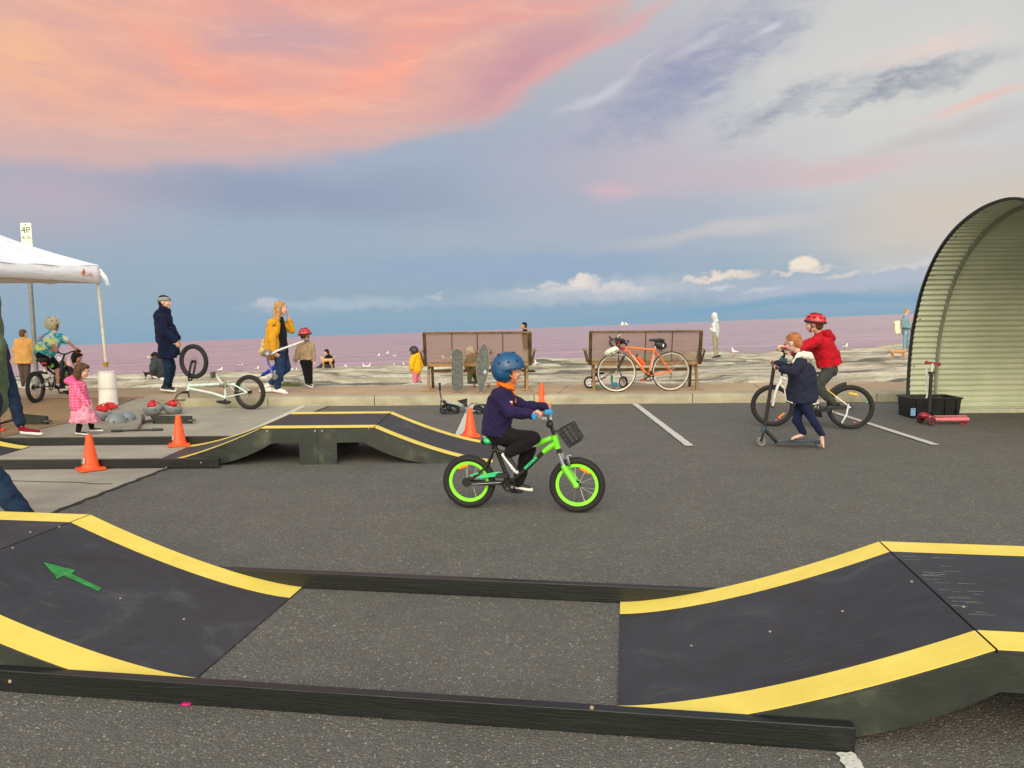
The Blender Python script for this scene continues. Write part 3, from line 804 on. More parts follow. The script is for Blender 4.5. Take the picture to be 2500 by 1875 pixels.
cone(onplane(1148,1066), 'orange cone beside the double ramp, just behind the boy on the green bike', R(10))
cone(onplane(1322,987), 'orange cone at the foot of the kerb, behind the boy’s handlebar', R(25))
cone(onplane(-14,1052,.009), 'orange cone whose base corner only just shows at the left edge', R(35))
# small litter
for px, py, s_, m_, lb in ((455,1722,.016,M('pink_wrapper',(200,20,120),.5),'crumpled magenta scrap lying before the foreground beam'),):
    p = G(px, py); mb = MB(); mb.ell(p+EZ*.006, EX, EY, EZ, s_*1.3, s_, .007, 10, 6); o = blob(mb, 'paper_scrap', m_, None, .003, 1, .006, .01); tag(o, lb, 'litter')

# ------------------------------------------------------------------ benches
BR = M('bronze_steel', (108,86,56), .38, metal=.65, var=.3, vs=8)
BRL = M('worn_bronze_slat', (158,122,76), .45, metal=.4, var=.25)
MESHM, t, b, oc = pb('perforated_steel')
b.inputs['Base Color'].default_value = lin((138,114,86))+(1,); b.inputs['Roughness'].default_value = .6; b.inputs['Metallic'].default_value = 0
sp = t.n('ShaderNodeSeparateXYZ'); t.l(oc, sp.inputs[0])
def cell(v_, f_): return t.math('ABSOLUTE', t.math('SUBTRACT', t.math('FRACT', t.math('MULTIPLY', v_, f_)), .5))
hx = cell(sp.outputs[0], 125); hz = cell(sp.outputs[2], 125)
rr = t.math('SQRT', t.math('ADD', t.math('MULTIPLY', hx, hx), t.math('MULTIPLY', hz, hz)))
hole = t.math('LESS_THAN', rr, .36)
tr = t.n('ShaderNodeBsdfTransparent'); mx = t.n('ShaderNodeMixShader'); t.l(hole, mx.inputs[0]); t.l(b.outputs[0], mx.inputs[1]); t.l(tr.outputs[0], mx.inputs[2])
t.l(mx.outputs[0], [n_ for n_ in t.t.nodes if n_.type == 'OUTPUT_MATERIAL'][0].inputs[0])
def bench(label, pl, pr, arms):
    """pl, pr: near feet; faces out to sea"""
    u = (pr-pl); L = u.length; u = u.normalized(); v = Vector((-u.y, u.x, 0)); O = (pl+pr)/2; O.z = PZ
    root = thing('bench', tuple(O), label, 'bench', 'steel benches facing the sea')
    P = lambda a, b_, c_: O + u*a + v*b_ + EZ*c_
    hl = L/2+.06; BT = .985
    def back(q_): return P(0, .05-.11*q_, .45+(BT-.45)*q_)-O     # leaning back toward us
    for s in (-1, 1):
        x = s*hl
        mb = MB(); mb.bar(P(x,0,0)+(back(0)+EZ*(-.02)), P(x,0,0)+back(1), .055, .05, v); mb.build('back_post', BR, root, smooth=False, bevel=.004)
        xl = s*(hl-.055)
        # curved A-leg: near and far foot
        mb = MB(); pts = [P(xl,.08,.42), P(xl,.01,.30), P(xl,-.02,.15), P(xl,-.05,.0)]
        for i in range(3): mb.bar(pts[i], pts[i+1]+(pts[i+1]-pts[i]).normalized()*.006, .045, .05, v)
        mb.build('leg', BR, root, smooth=False, bevel=.003)
        mb = MB(); pts = [P(xl-s*.02,.36,.42), P(xl-s*.02,.40,.28), P(xl-s*.02,.42,.12), P(xl-s*.02,.46,.0)]
        for i in range(3): mb.bar(pts[i], pts[i+1]+(pts[i+1]-pts[i]).normalized()*.006, .045, .05, v)
        mb.build('leg', BR, root, smooth=False, bevel=.003)
        mb = MB(); mb.obox(P(xl,-.05,.006), u, v, EZ, .10, .05, .006); mb.build('foot_plate', BRL, root, smooth=False)
        mb = MB(); mb.obox(P(xl-s*.02,.46,.006), u, v, EZ, .09, .05, .006); mb.build('foot_plate', BRL, root, smooth=False)
        mb = MB(); mb.bar(P(xl,.02,.41), P(xl,.5,.43), .04, .05, EZ); mb.build('seat_bracket', BR, root, smooth=False)
        # arm rest: flat plate on a dropped side
        xa = s*(hl+.075)
        mb = MB(); mb.obox(P(xa,.22,.675), u, v, EZ, .035, .26, .008); mb.build('armrest', BRL, root, smooth=False, bevel=.002)
        for ya in (.0, .42): mb = MB(); mb.bar(P(xa,ya,.66), P(xa-s*.05,max(ya,.05),.45), .02, .07, v); mb.build('armrest_bracket', BR, root, smooth=False)
    mb = MB(); mb.bar(P(-hl-.02,0,0)+back(1), P(hl+.02,0,0)+back(1), .05, .035, EZ); mb.build('top_rail', BR, root, smooth=False, bevel=.004)
    mb = MB(); mb.bar(P(-hl+.03,.05,.44), P(hl-.03,.05,.44), .035, .045, EZ); mb.build('seat_rail', BRL, root, smooth=False, bevel=.004)
    mb = MB(); mb.bar(P(-hl+.08,.30,.325), P(hl-.08,.30,.325), .03, .05, EZ); mb.build('stretcher', BR, root, smooth=False)
    n = 4; ws = (2*hl-.06)/n
    for i in range(n):
        a_ = -hl+.03+ws*i+.006; b_ = a_+ws-.012
        q0, q1 = P(0,0,0)+back(.03), P(0,0,0)+back(.97)
        mb = MB(); mb.strip([q0+u*a_, q1+u*a_], [q0+u*b_, q1+u*b_], v*.002); mb.build('mesh_panel', MESHM, root, smooth=False)
        if i: mb = MB(); mb.bar(q0+u*(a_-.006)-v*.004, q1+u*(a_-.006)-v*.004, .014, .014, v); mb.build('panel_rib', BR, root, smooth=False)
        mb = MB(); mb.obox(P((a_+b_)/2,.29,.445), u, v, EZ, (b_-a_)/2, .21, .0015); mb.build('seat_panel', MESHM, root, smooth=False)
    mb = MB(); mb.bar(P(-hl+.03,.5,.44), P(hl-.03,.5,.44), .035, .045, EZ); mb.build('seat_rail', BRL, root, smooth=False, bevel=.004)
    return root, P
b1 = bench('left steel mesh bench, seen from behind with two skateboards leaning on it', onplane(1048,956,PZ), onplane(1286,954.5,PZ), 1)
b2 = bench('right steel mesh bench, seen from behind with an orange road bicycle against it', onplane(1450,953,PZ), onplane(1699,951.5,PZ), 1)
# skateboards
GRIP = M('grip_tape', (92,96,92), .95, var=.3, vs=20, bump=.3)
WOODE = M('ply_edge', (190,160,120), .6); URE = M('amber_wheel', (110,76,60), .5); METAL = M('trucks_metal', (150,148,146), .35, metal=.8)
def skateboard(label, prof, base, top, logo=None, wheels=False):
    """prof = half widths along length as (t, w). base/top: world points on the near face"""
    d = (top-base); L = d.length; d.normalize(); xs_ = EX; n_ = xs_.cross(d).normalized()  # n_ points... 
    if n_.y > 0: n_ = -n_
    root = thing('skateboard', tuple(base), label, 'skateboard', 'skateboards leaning on the left bench')
    pts = [(w_, t_) for t_, w_ in prof] + [(-w_, t_) for t_, w_ in reversed(prof)]
    mb = MB(); mb.prism([base+xs_*a_+d*(b_*L) for a_, b_ in pts], -n_*.009); mb.build('deck', WOODE, root, angle=30)
    mb = MB(); mb.prism([base+xs_*a_*.97+d*((b_-.5)*L*.985+.5*L)+n_*.0005 for a_, b_ in pts], n_*.0012); mb.build('grip_tape', GRIP, root, angle=30)
    for tq in (.16, .84):
        wr = .032 if wheels else .026; hw = .115 if wheels else .075
        cc = base+d*(L*tq)-n_*.06
        tk = MB(); tk.tube([cc-xs_*hw, cc+xs_*hw], .008, 8); tk.bar(cc, cc+n_*.05, .05, .03); to = tk.build('truck', METAL, root)
        for s in (-1, 1):
            mb = MB(); mb.disc(cc+xs_*s*hw, xs_, wr, .045, 18); mb.build('wheel', URE, to)
    if logo:
        c_ = W(logo[0], logo[1], 12.9); tt = (base-C0).dot(n_)/(c_-C0).dot(n_); c_ = C0+(c_-C0)*tt + n_*.003
        for k_, m_ in ((.034, M('sticker_white', (226,232,236), .4)), (.024, M('sticker_blue', (40,120,170), .4)), (.012, MATS['sticker_white'])):
            mb = MB(); mb.prism([c_+xs_*k_*.75, c_+d*k_, c_-xs_*k_*.75, c_-d*k_], n_*.001); mb.build('sticker', m_, root, smooth=False); c_ = c_+n_*.0015
        mb = MB(); mb.bar(c_-xs_*.008-d*.01, c_+xs_*.002+d*.014, .004, .002, n_); mb.bar(c_+xs_*.006-d*.012, c_+xs_*.008+d*.01, .004, .002, n_); mb.build('sticker_mark', M('sticker_blue', (40,120,170)), root, smooth=False)
    return root
rnd = lambda w_, e: [(0,.004)]+[(e*(1-math.cos(R(a_))), w_*math.sin(R(a_))) for a_ in (15,30,45,60,75,90)]+[(1-e*(1-math.cos(R(a_))), w_*math.sin(R(a_))) for a_ in (90,75,60,45,30,15)]+[(1,.004)]
s1b = onplane(1117, 958, PZ+.012); s1t = W(1116, 850, 12.86)
skateboard('rounded grey skateboard, left of the two leaning on the bench back', rnd(.098, .13), s1b, s1t)
s2b = onplane(1174, 959, PZ+.012); s2t = W(1182, 838.5, 12.88)
lp = [(0,.028),(.04,.036),(.15,.055),(.35,.092),(.5,.108),(.65,.104),(.8,.088),(.9,.066),(.96,.045),(1,.012)]
skateboard('tapered grey longboard with brown wheels and a blue diamond sticker, right of the two', lp, s2b, s2t, (1184, 908), True)

# ------------------------------------------------------------------ wheels and bicycles
TYRE = M('tyre_rubber', (34,32,32), .8, var=.2, bump=.4, bs=120)
SPOKE = M('spoke_steel', (170,168,164), .3, metal=.9); DARKS = M('spoke_dark', (96,86,84), .4, metal=.6)
BLK = M('black_metal', (26,26,28), .4); BLKP = M('black_plastic', (30,30,32), .55); CHR = M('polished_alloy', (190,190,188), .25, metal=.9)
def wheel(root, c, ax, Ro, tr_, rimc, rimd, spn=20, spm=None, hubm=None, tyre=None, phase=0.0, rimr=None):
    ax = ax.normalized(); x = orient(Vector((0,0,0)), ax)[0]; y = ax.cross(x)
    mb = MB(); mb.tube([c-ax*.045, c+ax*.045], .012, 10); mb.disc(c-ax*.026, ax, .026, .004, 14); mb.disc(c+ax*.026, ax, .026, .004, 14)
    wo = mb.build('wheel', hubm or BLK, root)
    mb = MB(); mb.torus(c, ax, Ro-tr_, tr_, 56, 12)
    for k in range(int(60)):
        a_ = 2*math.pi*k/60; e = x*math.cos(a_)+y*math.sin(a_); tg = ax.cross(e)
        if tr_ > .02:
            for s in (-1, 0, 1):
                mb.obox(c+e*(Ro-tr_*(.02 if s == 0 else .14))+ax*s*tr_*.55, e, tg, ax, tr_*.10, Ro*.028, tr_*.2)
    mb.build('tyre', tyre or TYRE, wo)
    ri = Ro-2*tr_+.006
    mb = MB(); mb.lathe(c-ax*0, [(ri,-.012),(ri,.012),(ri-rimd,.010),(ri-rimd,-.010),(ri,-.012)], 56, ax, cap=False); mb.build('rim', rimc, wo, angle=30)
    mb = MB()
    for k in range(spn):
        a_ = 2*math.pi*k/spn+phase; b_ = a_+(.35 if k % 4 < 2 else -.35)
        mb.tube([c+(x*math.cos(b_)+y*math.sin(b_))*.024+ax*(.024 if k % 2 else -.024), c+(x*math.cos(a_)+y*math.sin(a_))*(ri-rimd+.002)], .0016, 5)
    mb.build('spokes', spm or SPOKE, wo)
    return wo
class VPlane:
    """vertical plane through two points standing on the ground, seen from the camera"""
    def __init__(s, a, b_):
        s.a = a; s.u = (b_-a); s.u.z = 0; s.u.normalize(); s.n = Vector((-s.u.y, s.u.x, 0))
        if s.n.y < 0: s.n = -s.n
    def P(s, px, py, off=0.0):
        d = ray(px, py); t_ = (s.a - C0).dot(s.n)/d.dot(s.n); return C0 + d*t_ + s.n*off
def tubes(root, name, segs, r_, mat, n=10):
    mb = MB()
    for sg in segs: mb.tube(sg, r_, n)
    return mb.build(name, mat, root)
def reflector(root, wo, c, x, y, a_, r_, L_, mat, n_):
    e = x*math.cos(a_)+y*math.sin(a_); tg = n_.cross(e)
    mb = MB(); mb.obox(c+e*r_+n_*.004, tg, e, n_, L_/2, .011, .005); mb.build('reflector', mat, wo, bevel=.003)
ORG_R = M('amber_reflector', (255,150,20), .25); RED_R = M('red_reflector', (200,20,20), .3); YR = M('yellow_reflector', (250,200,30), .25)
def saddle(root, p, d, L_, wd_, mat, name='saddle'):
    """p = middle of the saddle, d = towards the nose"""
    s_ = d.cross(EZ).normalized(); mb = MB()
    mb.ell(p-d*L_*.28, s_, d, EZ, wd_/2, L_*.24, .028, 14, 8)
    mb.rcone(p-d*L_*.2+EZ*0, .035, p+d*L_*.42+EZ*.005, .018)
    return blob(mb, name, mat, root, .006, 3)
def crankset(root, c, n_, ang, L_, ringR, mat=None, pedm=None, near=-1, w_=.09):
    """n_: axle direction (away from camera)"""
    mat = mat or BLK; pedm = pedm or BLKP
    x = n_.cross(EZ).normalized()
    mb = MB(); mb.tube([c-n_*.06, c+n_*.06], .02, 12); cs = mb.build('crank_axle', mat, root)
    mb = MB(); mb.torus(c+n_*near*.045, n_, ringR-.008, .007, 36, 6)
    for k in range(5):
        a_ = 2*math.pi*k/5; mb.bar(c+n_*near*.045, c+n_*near*.045+(x*math.cos(a_)+EZ*math.sin(a_))*(ringR-.008), .016, .005, n_)
    mb.build('chainring', mat, root)
    for s, a_ in ((-1, ang), (1, ang+math.pi)):
        e = x*math.cos(a_)+EZ*math.sin(a_); q_ = c+n_*s*.065+e*L_
        mb = MB(); mb.bar(c+n_*s*.06, q_, .022, .014, n_); ck = mb.build('crank', mat, root, bevel=.003)
        mb = MB(); mb.obox(q_+n_*s*.05, x, n_, EZ, .045, w_/2, .011); mb.build('pedal', pedm, ck, bevel=.004)
    return cs

# --- the green 16-inch bike
LIME = M('lime_paint', (118,226,40), .35, coat=.4, var=.05); LIME2 = M('lime_rim', (140,244,52), .4, var=.04); MINT = M('mint_paint', (60,205,130), .35, coat=.3)
WHP = M('white_paint', (214,214,208), .35, coat=.3)
ga, gb = onplane(1146, 1239), onplane(1410, 1250.5)
V = VPlane(ga, gb); Pg = V.P
root = thing('childs_bicycle', tuple((ga+gb)/2), 'lime green child’s bicycle with black basket, ridden by the boy in the blue helmet', 'bicycle')
hr, hf = Pg(1145.5, 1175), Pg(1409, 1183.5)
Rr = (hr-ga).length; Rf = (hf-gb).length
hr.z = Rr; hf.z = Rf
for (c_, Ro, ang) in ((hr, Rr, 0), (hf, Rf, 0)):
    wo = wheel(root, c_, V.n, Ro, .026, LIME2, .026, 20, SPOKE, BLK, phase=.2)
    reflector(root, wo, c_, V.u, EZ, R(112 if c_ is hr else 62), Ro*.6, .085, ORG_R, -V.n)
bb = Pg(1245,1180); ht, hb = Pg(1353,1062), Pg(1361,1092)
stt = Pg(1205,1098); sb_ = Pg(1207,1082)
# frame
mb = MB(); mb.tube([ht, hb+ (hb-ht)*.1], .026, 14); fr = mb.build('head_tube', LIME, root)
tubes(root, 'top_tube', [[Pg(1347,1069), Pg(1325,1078), Pg(1306,1087)]], [.02,.021,.018], LIME)
tubes(root, 'down_tube', [[Pg(1355,1082), Pg(1341,1093), Pg(1326,1104)]], [.021,.023,.02], LIME)
tubes(root, 'main_frame', [[Pg(1306,1087), Pg(1275,1101), Pg(1248,1112), stt], [Pg(1326,1104), Pg(1290,1140), Pg(1265,1162), bb], [stt+EZ*.06, bb]], .016, BLK)
tubes(root, 'frame_stripe', [[Pg(1312,1085.5,-.012), Pg(1280,1096,-.014), Pg(1255,1108,-.014)]], [.007,.011,.004], WHP)
tubes(root, 'frame_decal', [[Pg(1312,1115,-.012), Pg(1282,1143,-.012)]], .0125, MINT)
for k in range(6):
    q0, q1 = Pg(1311-k*5, 1114+k*4.6,-.0235), Pg(1316-k*5, 1124+k*4.6,-.0235); mb = MB(); mb.bar(q0, q1, .004, .002, V.n); mb.build('lettering_stroke', BLK, root)
tubes(root, 'chain_stay', [[bb+V.n*s*.03, hr+V.n*s*.05] for s in (-1,1)], .010, BLK)
tubes(root, 'seat_stay', [[stt+V.n*s*.02, Pg(1190,1137,s*.045), hr+V.n*s*.05] for s in (-1,1)], .009, BLK)
mb = MB(); mb.bar(Pg(1152,1158,-.06), Pg(1172,1151,-.06), .012, .018, V.n); mb.build('stay_sleeve', MINT, root, bevel=.003)
mb = MB(); q = [Pg(1166,1165,-.062), Pg(1180,1155,-.062), Pg(1220,1148,-.062), Pg(1230,1151,-.062), Pg(1215,1160,-.062)]; mb.prism(q, V.n*.02); mb.build('chain_guard', MINT, root, bevel=.003)
mb = MB(); mb.bar(Pg(1150,1176,-.065), Pg(1225,1175,-.065), .03, .012, V.n); mb.build('chain_case', BLKP, root, bevel=.004)
tubes(root, 'chain_case_line', [[Pg(1158,1177,-.073), Pg(1228,1173,-.073)]], .003, CHR)
mb = MB(); mb.disc(Pg(1144,1173,-.06), V.n, .036, .012, 20); mb.build('sprocket', BLK, root)
tubes(root, 'seat_post', [[stt-EZ*.02, Pg(1203,1078)]], .012, BLK)
sd = saddle(root, Pg(1207,1075), (V.u+EZ*.08).normalized(), .21, .14, BLKP)
mb = MB(); mb.ell(Pg(1196,1072,-.03), V.u, V.n, EZ, .042, .075, .034, 14, 8); mb.build('saddle_tail', MINT, root)
mb = MB(); mb.ell(Pg(1190,1063,-.03), V.u, V.n, EZ, .024, .06, .014, 12, 6); mb.build('saddle_trim', WHP, root)
# fork with lime shrouds
crown = Pg(1366,1104)
tubes(root, 'fork_crown', [[hb, crown], [crown-V.n*.055, crown+V.n*.055]], .016, BLK)
for s in (-1, 1):
    tubes(root, 'fork_leg', [[crown+V.n*s*.05, Pg(1378,1135)+V.n*s*.05]], .014, M('grey_stanchion', (150,160,170), .3, metal=.5))
    mb = MB(); q0 = Pg(1376,1133)+V.n*s*.052; q1 = hf+V.n*s*.052-(hf-q0).normalized()*.0
    mb.tube([q0, q0.lerp(q1,.3), q0.lerp(q1,.85), q1, q1+(q1-q0).normalized()*.015], [.019,.022,.02,.026,.014], 12); mb.build('fork_shroud', LIME, root)
mb = MB(); mb.bar(Pg(1385,1113,-.03), Pg(1392,1137,-.03), .02, .012, V.n); mb.bar(Pg(1384,1112,-.02), Pg(1396,1110,-.02), .008, .008, V.n); mb.build('brake_arm', CHR, root, bevel=.003)
tubes(root, 'stem', [[ht, Pg(1345,1038), Pg(1342,1024)]], .014, BLK)
mb = MB(); mb.sph(Pg(1343,1035,-.02), .028); mb.build('bell', BLKP, root)
hbn = Pg(1338,1012)
grp = {}
for s in (-1, 1):
    q0 = Pg(1342,1024)+V.n*s*.03; q1 = Pg(1341,1010)+V.n*s*.10; q2 = Pg(1330,1002)+V.n*s*.17; q3 = Pg(1322,1003)+V.n*s*.27
    tubes(root, 'handlebar', [[q0, q1, q2, q3]], .011, CHR)
    d_ = (q3-q2).normalized(); tubes(root, 'grip', [[q2+d_*.0, q3+d_*.02]], .0165, M('red_grip', (226,34,44), .5))
    tubes(root, 'grip_end', [[q3+d_*.0, q3+d_*.028]], .02, M('blue_grip', (30,140,200), .5)); grp[s] = (q2, q3)
mb = MB(); mb.obox(Pg(1343,1003,-.06), V.u, V.n, EZ, .03, .02, .016); mb.build('bell_cover', MATS['blue_grip'], root, bevel=.006)
mb = MB(); mb.obox(Pg(1336,1020,-.03), V.u, V.n, EZ, .04, .02, .008); mb.build('brake_lever', M('light_alloy', (200,206,210), .35, metal=.3), root, bevel=.003)
# basket
bk = [Pg(1364,1050), Pg(1399,1032), Pg(1422,1070), Pg(1392,1088)]
bm_ = MB(); hw = .085
def lerp4(a_, b_): return bk[0].lerp(bk[1], a_).lerp(bk[3].lerp(bk[2], a_), b_)
for s in (-1, 1):
    for k in range(6):
        q_ = k/5; tp = .012*(1-q_); bm_.tube([lerp4(0, q_)+V.n*s*(hw-tp), lerp4(1, q_)+V.n*s*(hw-tp)], .0055 if k in (0,5) else .0045, 6)
    for k in range(4):
        q_ = k/3; bm_.tube([lerp4(q_, 0)+V.n*s*hw, lerp4(q_, 1)+V.n*s*(hw-.012)], .003, 6)
for k in range(5):
    o_ = V.n*(-hw+2*hw*k/4)
    bm_.tube([lerp4(1,0)+o_, lerp4(1,1)+o_, lerp4(0,1)+o_, lerp4(0,0)+o_], .0035, 6)
for k in range(5): q_ = k/4; bm_.tube([lerp4(1,q_)-V.n*hw, lerp4(1,q_)+V.n*hw], .0035, 6); bm_.tube([lerp4(0,q_)-V.n*hw, lerp4(0,q_)+V.n*hw], .0035, 6)
bm_.build('basket', BLKP, root)
tubes(root, 'basket_bracket', [[Pg(1347,1055), Pg(1366,1050)]], .006, BLK)
crankset(root, bb, V.n, R(112), .09, .055, near=-1)
GREENV = V; GRIPS = grp

# --- white bike of the boy in red (faces left)
wa, wb_ = onplane(1887, 1040.5), onplane(2076, 1047.5)
V = VPlane(wa, wb_); Pg = V.P
root = thing('childs_bicycle', tuple((wa+wb_)/2), 'white and black child’s mountain bicycle ridden by the boy in the red hoodie', 'bicycle')
hf, hr = Pg(1886,990), Pg(2076,994); Rf, Rr = hf.z, hr.z
for c_, Ro in ((hf, Rf), (hr, Rr)):
    wo = wheel(root, c_, V.n, Ro, .027, BLK, .012, 28, DARKS, BLK)
    reflector(root, wo, c_, V.u, EZ, R(-48) if c_ is hf else R(80), Ro*.62, .1, ORG_R if c_ is hf else YR, -V.n)
    for a_, m_ in ((200, RED_R), (20, M('green_bead', (60,200,120), .4)), (35, MATS['green_bead']), (-60, M('pink_bead', (230,120,120), .4)), (-75, MATS['pink_bead'])):
        e = V.u*math.cos(R(a_))+EZ*math.sin(R(a_)); mb = MB(); mb.sph(c_+e*Ro*.7-V.n*.01, .011, 8, 6); mb.build('spoke_bead', m_, wo)
hdt, hdb = Pg(1908,922), Pg(1903,935)
for s in (-1, 1):
    tubes(root, 'fork_leg', [[Pg(1908,930)+V.n*s*.03, Pg(1899,941)+V.n*s*.055, Pg(1892,960)+V.n*s*.055, hf+V.n*s*.055]], [.014,.018,.017,.016], WHP)
tubes(root, 'head_tube', [[hdt+(hdt-hdb)*.3, hdb]], .022, WHP)
wbb = Pg(1992,998); wst = Pg(2008,946)
tubes(root, 'frame', [[hdb, Pg(1925,965), Pg(1950,985), wbb], [hdt, Pg(1950,935), wst], [wst, wbb]], .019, WHP)
tubes(root, 'seat_stay', [[Pg(2016,950)+V.n*s*.02, hr+V.n*s*.06] for s in (-1,1)], .009, WHP)
tubes(root, 'stay_stripe', [[Pg(2016,949,-.03), Pg(2036,963,-.055)]], .006, YR)
tubes(root, 'chain_stay', [[wbb+V.n*s*.03, hr+V.n*s*.06] for s in (-1,1)], .009, WHP)
mb = MB(); mb.bar(Pg(1998,995,-.07), Pg(2070,993,-.07), .045, .012, V.n); mb.build('chain_guard', BLKP, root, bevel=.005)
tubes(root, 'kickstand', [[Pg(2070,985,-.075), Pg(2065,1010,-.09), Pg(2053,1030,-.11)]], [.010,.012,.009], WHP)
mb = MB(); pts = [hr+(V.u*math.cos(R(a_))+EZ*math.sin(R(a_)))*(Rr+.02) for a_ in range(100, 150, 6)]
for i in range(len(pts)-1): mb.bar(pts[i], pts[i+1], .05, .006, V.n)
mb.build('mudguard', BLKP, root)
tubes(root, 'seat_post', [[wst, Pg(2012,915)]], .013, BLK)
saddle(root, Pg(2018,912), -V.u, .24, .15, BLKP)
tubes(root, 'stem', [[hdt, Pg(1912,880), Pg(1916,862)]], .014, BLK)
for s in (-1, 1):
    q2 = Pg(1912,856)+V.n*s*.16; q3 = Pg(1903,852)+V.n*s*.27
    tubes(root, 'handlebar', [[Pg(1916,866)+V.n*s*.02, q2]], .011, BLK); tubes(root, 'grip', [[q2, q3]], .016, BLK)
for k in range(7): tubes(root, 'brake_cable', [[Pg(1908+k,868), Pg(1903+k*3,880+k*3,-.04+.02*k), Pg(1912+k*2,905+k*2)]], .0035, [M('teal_cable', (20,120,110), .4), BLK][k % 2])
mb = MB(); mb.obox(Pg(1912,884,-.02), V.u, V.n, EZ, .05, .02, .05); mb.build('number_plate', M('teal_plastic', (20,80,84), .4, var=.4, vs=50), root, bevel=.01)
crankset(root, wbb, V.n, R(-5), .11, .07, near=-1)
WV = V

# --- BMX standing on its saddle
ba, bb_ = onplane(456, 991, .03), onplane(610, 999.3, .008)
V = VPlane(ba, bb_); Pg = V.P
root = thing('bmx_bicycle', tuple((ba+bb_)/2), 'upside-down BMX bicycle with pale mint frame beside the navy-coated adult', 'bicycle')
MINTF = M('pale_mint_frame', (208,232,222), .4, coat=.2, var=.1)
PWT = M('graphite_tyre', (44,42,40), .75)
hf, hr = Pg(473,882.5), Pg(609.8,957.5)
Rr = (Pg(610,999.5)-hr).length; Rf = Rr*1.01
wheel(root, hf, (V.n+V.u*.06).normalized(), Rf, .03, M('dark_rim', (44,42,42), .5), .016, 32, M('copper_spoke', (120,96,88), .4, metal=.5), BLK)
wheel(root, hr, V.n, Rr, .03, M('grey_rim', (70,68,66), .5), .016, 32, MATS['copper_spoke'], BLK)
h0, h1 = Pg(460,934), Pg(464,951)        # head tube (crown side up)
h0, h1 = Pg(463.5,935), Pg(458.5,953)
tubes(root, 'head_tube', [[h0, h1]], .024, MINTF)
bbx = Pg(550,937); stx = Pg(549,970)
tubes(root, 'down_tube', [[Pg(463,941), bbx]], .019, MINTF)
tubes(root, 'top_tube', [[Pg(461,948), Pg(520,960), stx]], .018, MINTF)
tubes(root, 'seat_tube', [[bbx, Pg(550,973)]], .016, MINTF)
tubes(root, 'chain_stay', [[bbx+V.n*s*.025, Pg(575,938)+V.n*s*.045, hr+V.n*s*.06] for s in (-1,1)], .011, MINTF)
tubes(root, 'seat_stay', [[stx+V.n*s*.015, hr+V.n*s*.06] for s in (-1,1)], .009, MINTF)
for s in (-1, 1): tubes(root, 'fork_leg', [[Pg(464,930)+V.n*s*.02, Pg(466,918)+V.n*s*.055, hf+V.n*s*.055]], .015, BLK)
tubes(root, 'stem', [[h1, Pg(458,958)], [Pg(458,957), Pg(446,958)]], .02, BLK)
tubes(root, 'handlebar', [[Pg(447,958)+V.n*s*.03, Pg(450,962)+V.n*s*.10 if s > 0 else Pg(444,962)+V.n*s*.10, (Pg(448,990)if s > 0 else Pg(436,983))+V.n*s*.16] for s in (-1,1)], .011, BLK)
tubes(root, 'handlebar_crossbar', [[Pg(441,975)-V.n*.13, Pg(449,978)+V.n*.13]], .009, BLK)
tubes(root, 'grip', [[Pg(448,989)+V.n*.16, Pg(460,991)+V.n*.28]], .016, BLKP); tubes(root, 'grip', [[Pg(436,982)-V.n*.16, Pg(426,984)-V.n*.26]], .016, BLKP)
tubes(root, 'seat_post', [[Pg(550,972), Pg(549.5,979)]], .013, BLK)
saddle(root, Pg(545,982), -V.u, .26, .11, BLKP)
mb = MB(); mb.torus(bbx-V.n*.045, V.n, .055, .008, 30, 6); mb.build('chainring', M('worn_brass', (150,130,90), .4, metal=.7), root)
mb = MB(); mb.tube([bbx-V.n*.06, bbx+V.n*.06], .02, 12); mb.build('crank_axle', METAL, root)
mb = MB(); mb.bar(bbx-V.n*.06, Pg(533,916,-.06), .024, .014, V.n); ck = mb.build('crank', WHP, root, bevel=.003)
mb = MB(); mb.obox(Pg(531,914,-.11), V.u, V.n, EZ, .018, .045, .05); mb.build('pedal', M('grey_pedal', (84,80,76), .6), ck, bevel=.004)
mb = MB(); mb.bar(bbx+V.n*.06, Pg(568,957,.06), .024, .014, V.n); ck = mb.build('crank', WHP, root, bevel=.003)
mb = MB(); mb.obox(Pg(572,959,.11), V.u, V.n, EZ, .05, .045, .012); mb.build('pedal', BLKP, ck, bevel=.004)
mb = MB(); mb.tube([bbx-V.n*.045-EZ*.055, hr-V.n*.045-EZ*.02], .005, 6); mb.tube([bbx-V.n*.045+EZ*.055, hr-V.n*.045+EZ*.02], .005, 6); mb.build('chain', METAL, root)

# --- orange road bicycle leaning on the right bench
oa, ob = onplane(1505, 957.6, PZ), onplane(1637, 954.6, PZ)
V = VPlane(oa, ob); Pg = V.P
root = thing('road_bicycle', tuple((oa+ob)/2), 'orange road bicycle with silver rims propped against the right bench', 'bicycle')
ORF = M('orange_frame', (232,120,50), .35, coat=.4, var=.06)
hf, hr = Pg(1505,909), Pg(1637.5,906.3); Rf = hf.z-PZ; Rr = hr.z-PZ
SIL = M('silver_rim', (206,202,192), .35, metal=.5)
wheel(root, hf, (V.n+V.u*.10).normalized(), Rf, .012, SIL, .022, 16, SPOKE, CHR); wheel(root, hr, V.n, Rr, .012, SIL, .022, 16, SPOKE, CHR)
q_bb = Pg(1583,918); q_ht, q_hb = Pg(1530,845), Pg(1528,857); q_st = Pg(1598.5,854)
tubes(root, 'head_tube', [[q_ht, q_hb]], .021, ORF)
tubes(root, 'top_tube', [[Pg(1531,848), q_st]], .018, ORF)
tubes(root, 'down_tube', [[Pg(1530,854), q_bb]], .021, ORF)
tubes(root, 'seat_tube', [[Pg(1599,850), q_bb]], .017, ORF)
tubes(root, 'seat_stay', [[q_st+V.n*s*.015, Pg(1618,882)+V.n*s*.04, hr+V.n*s*.055] for s in (-1,1)], .008, ORF)
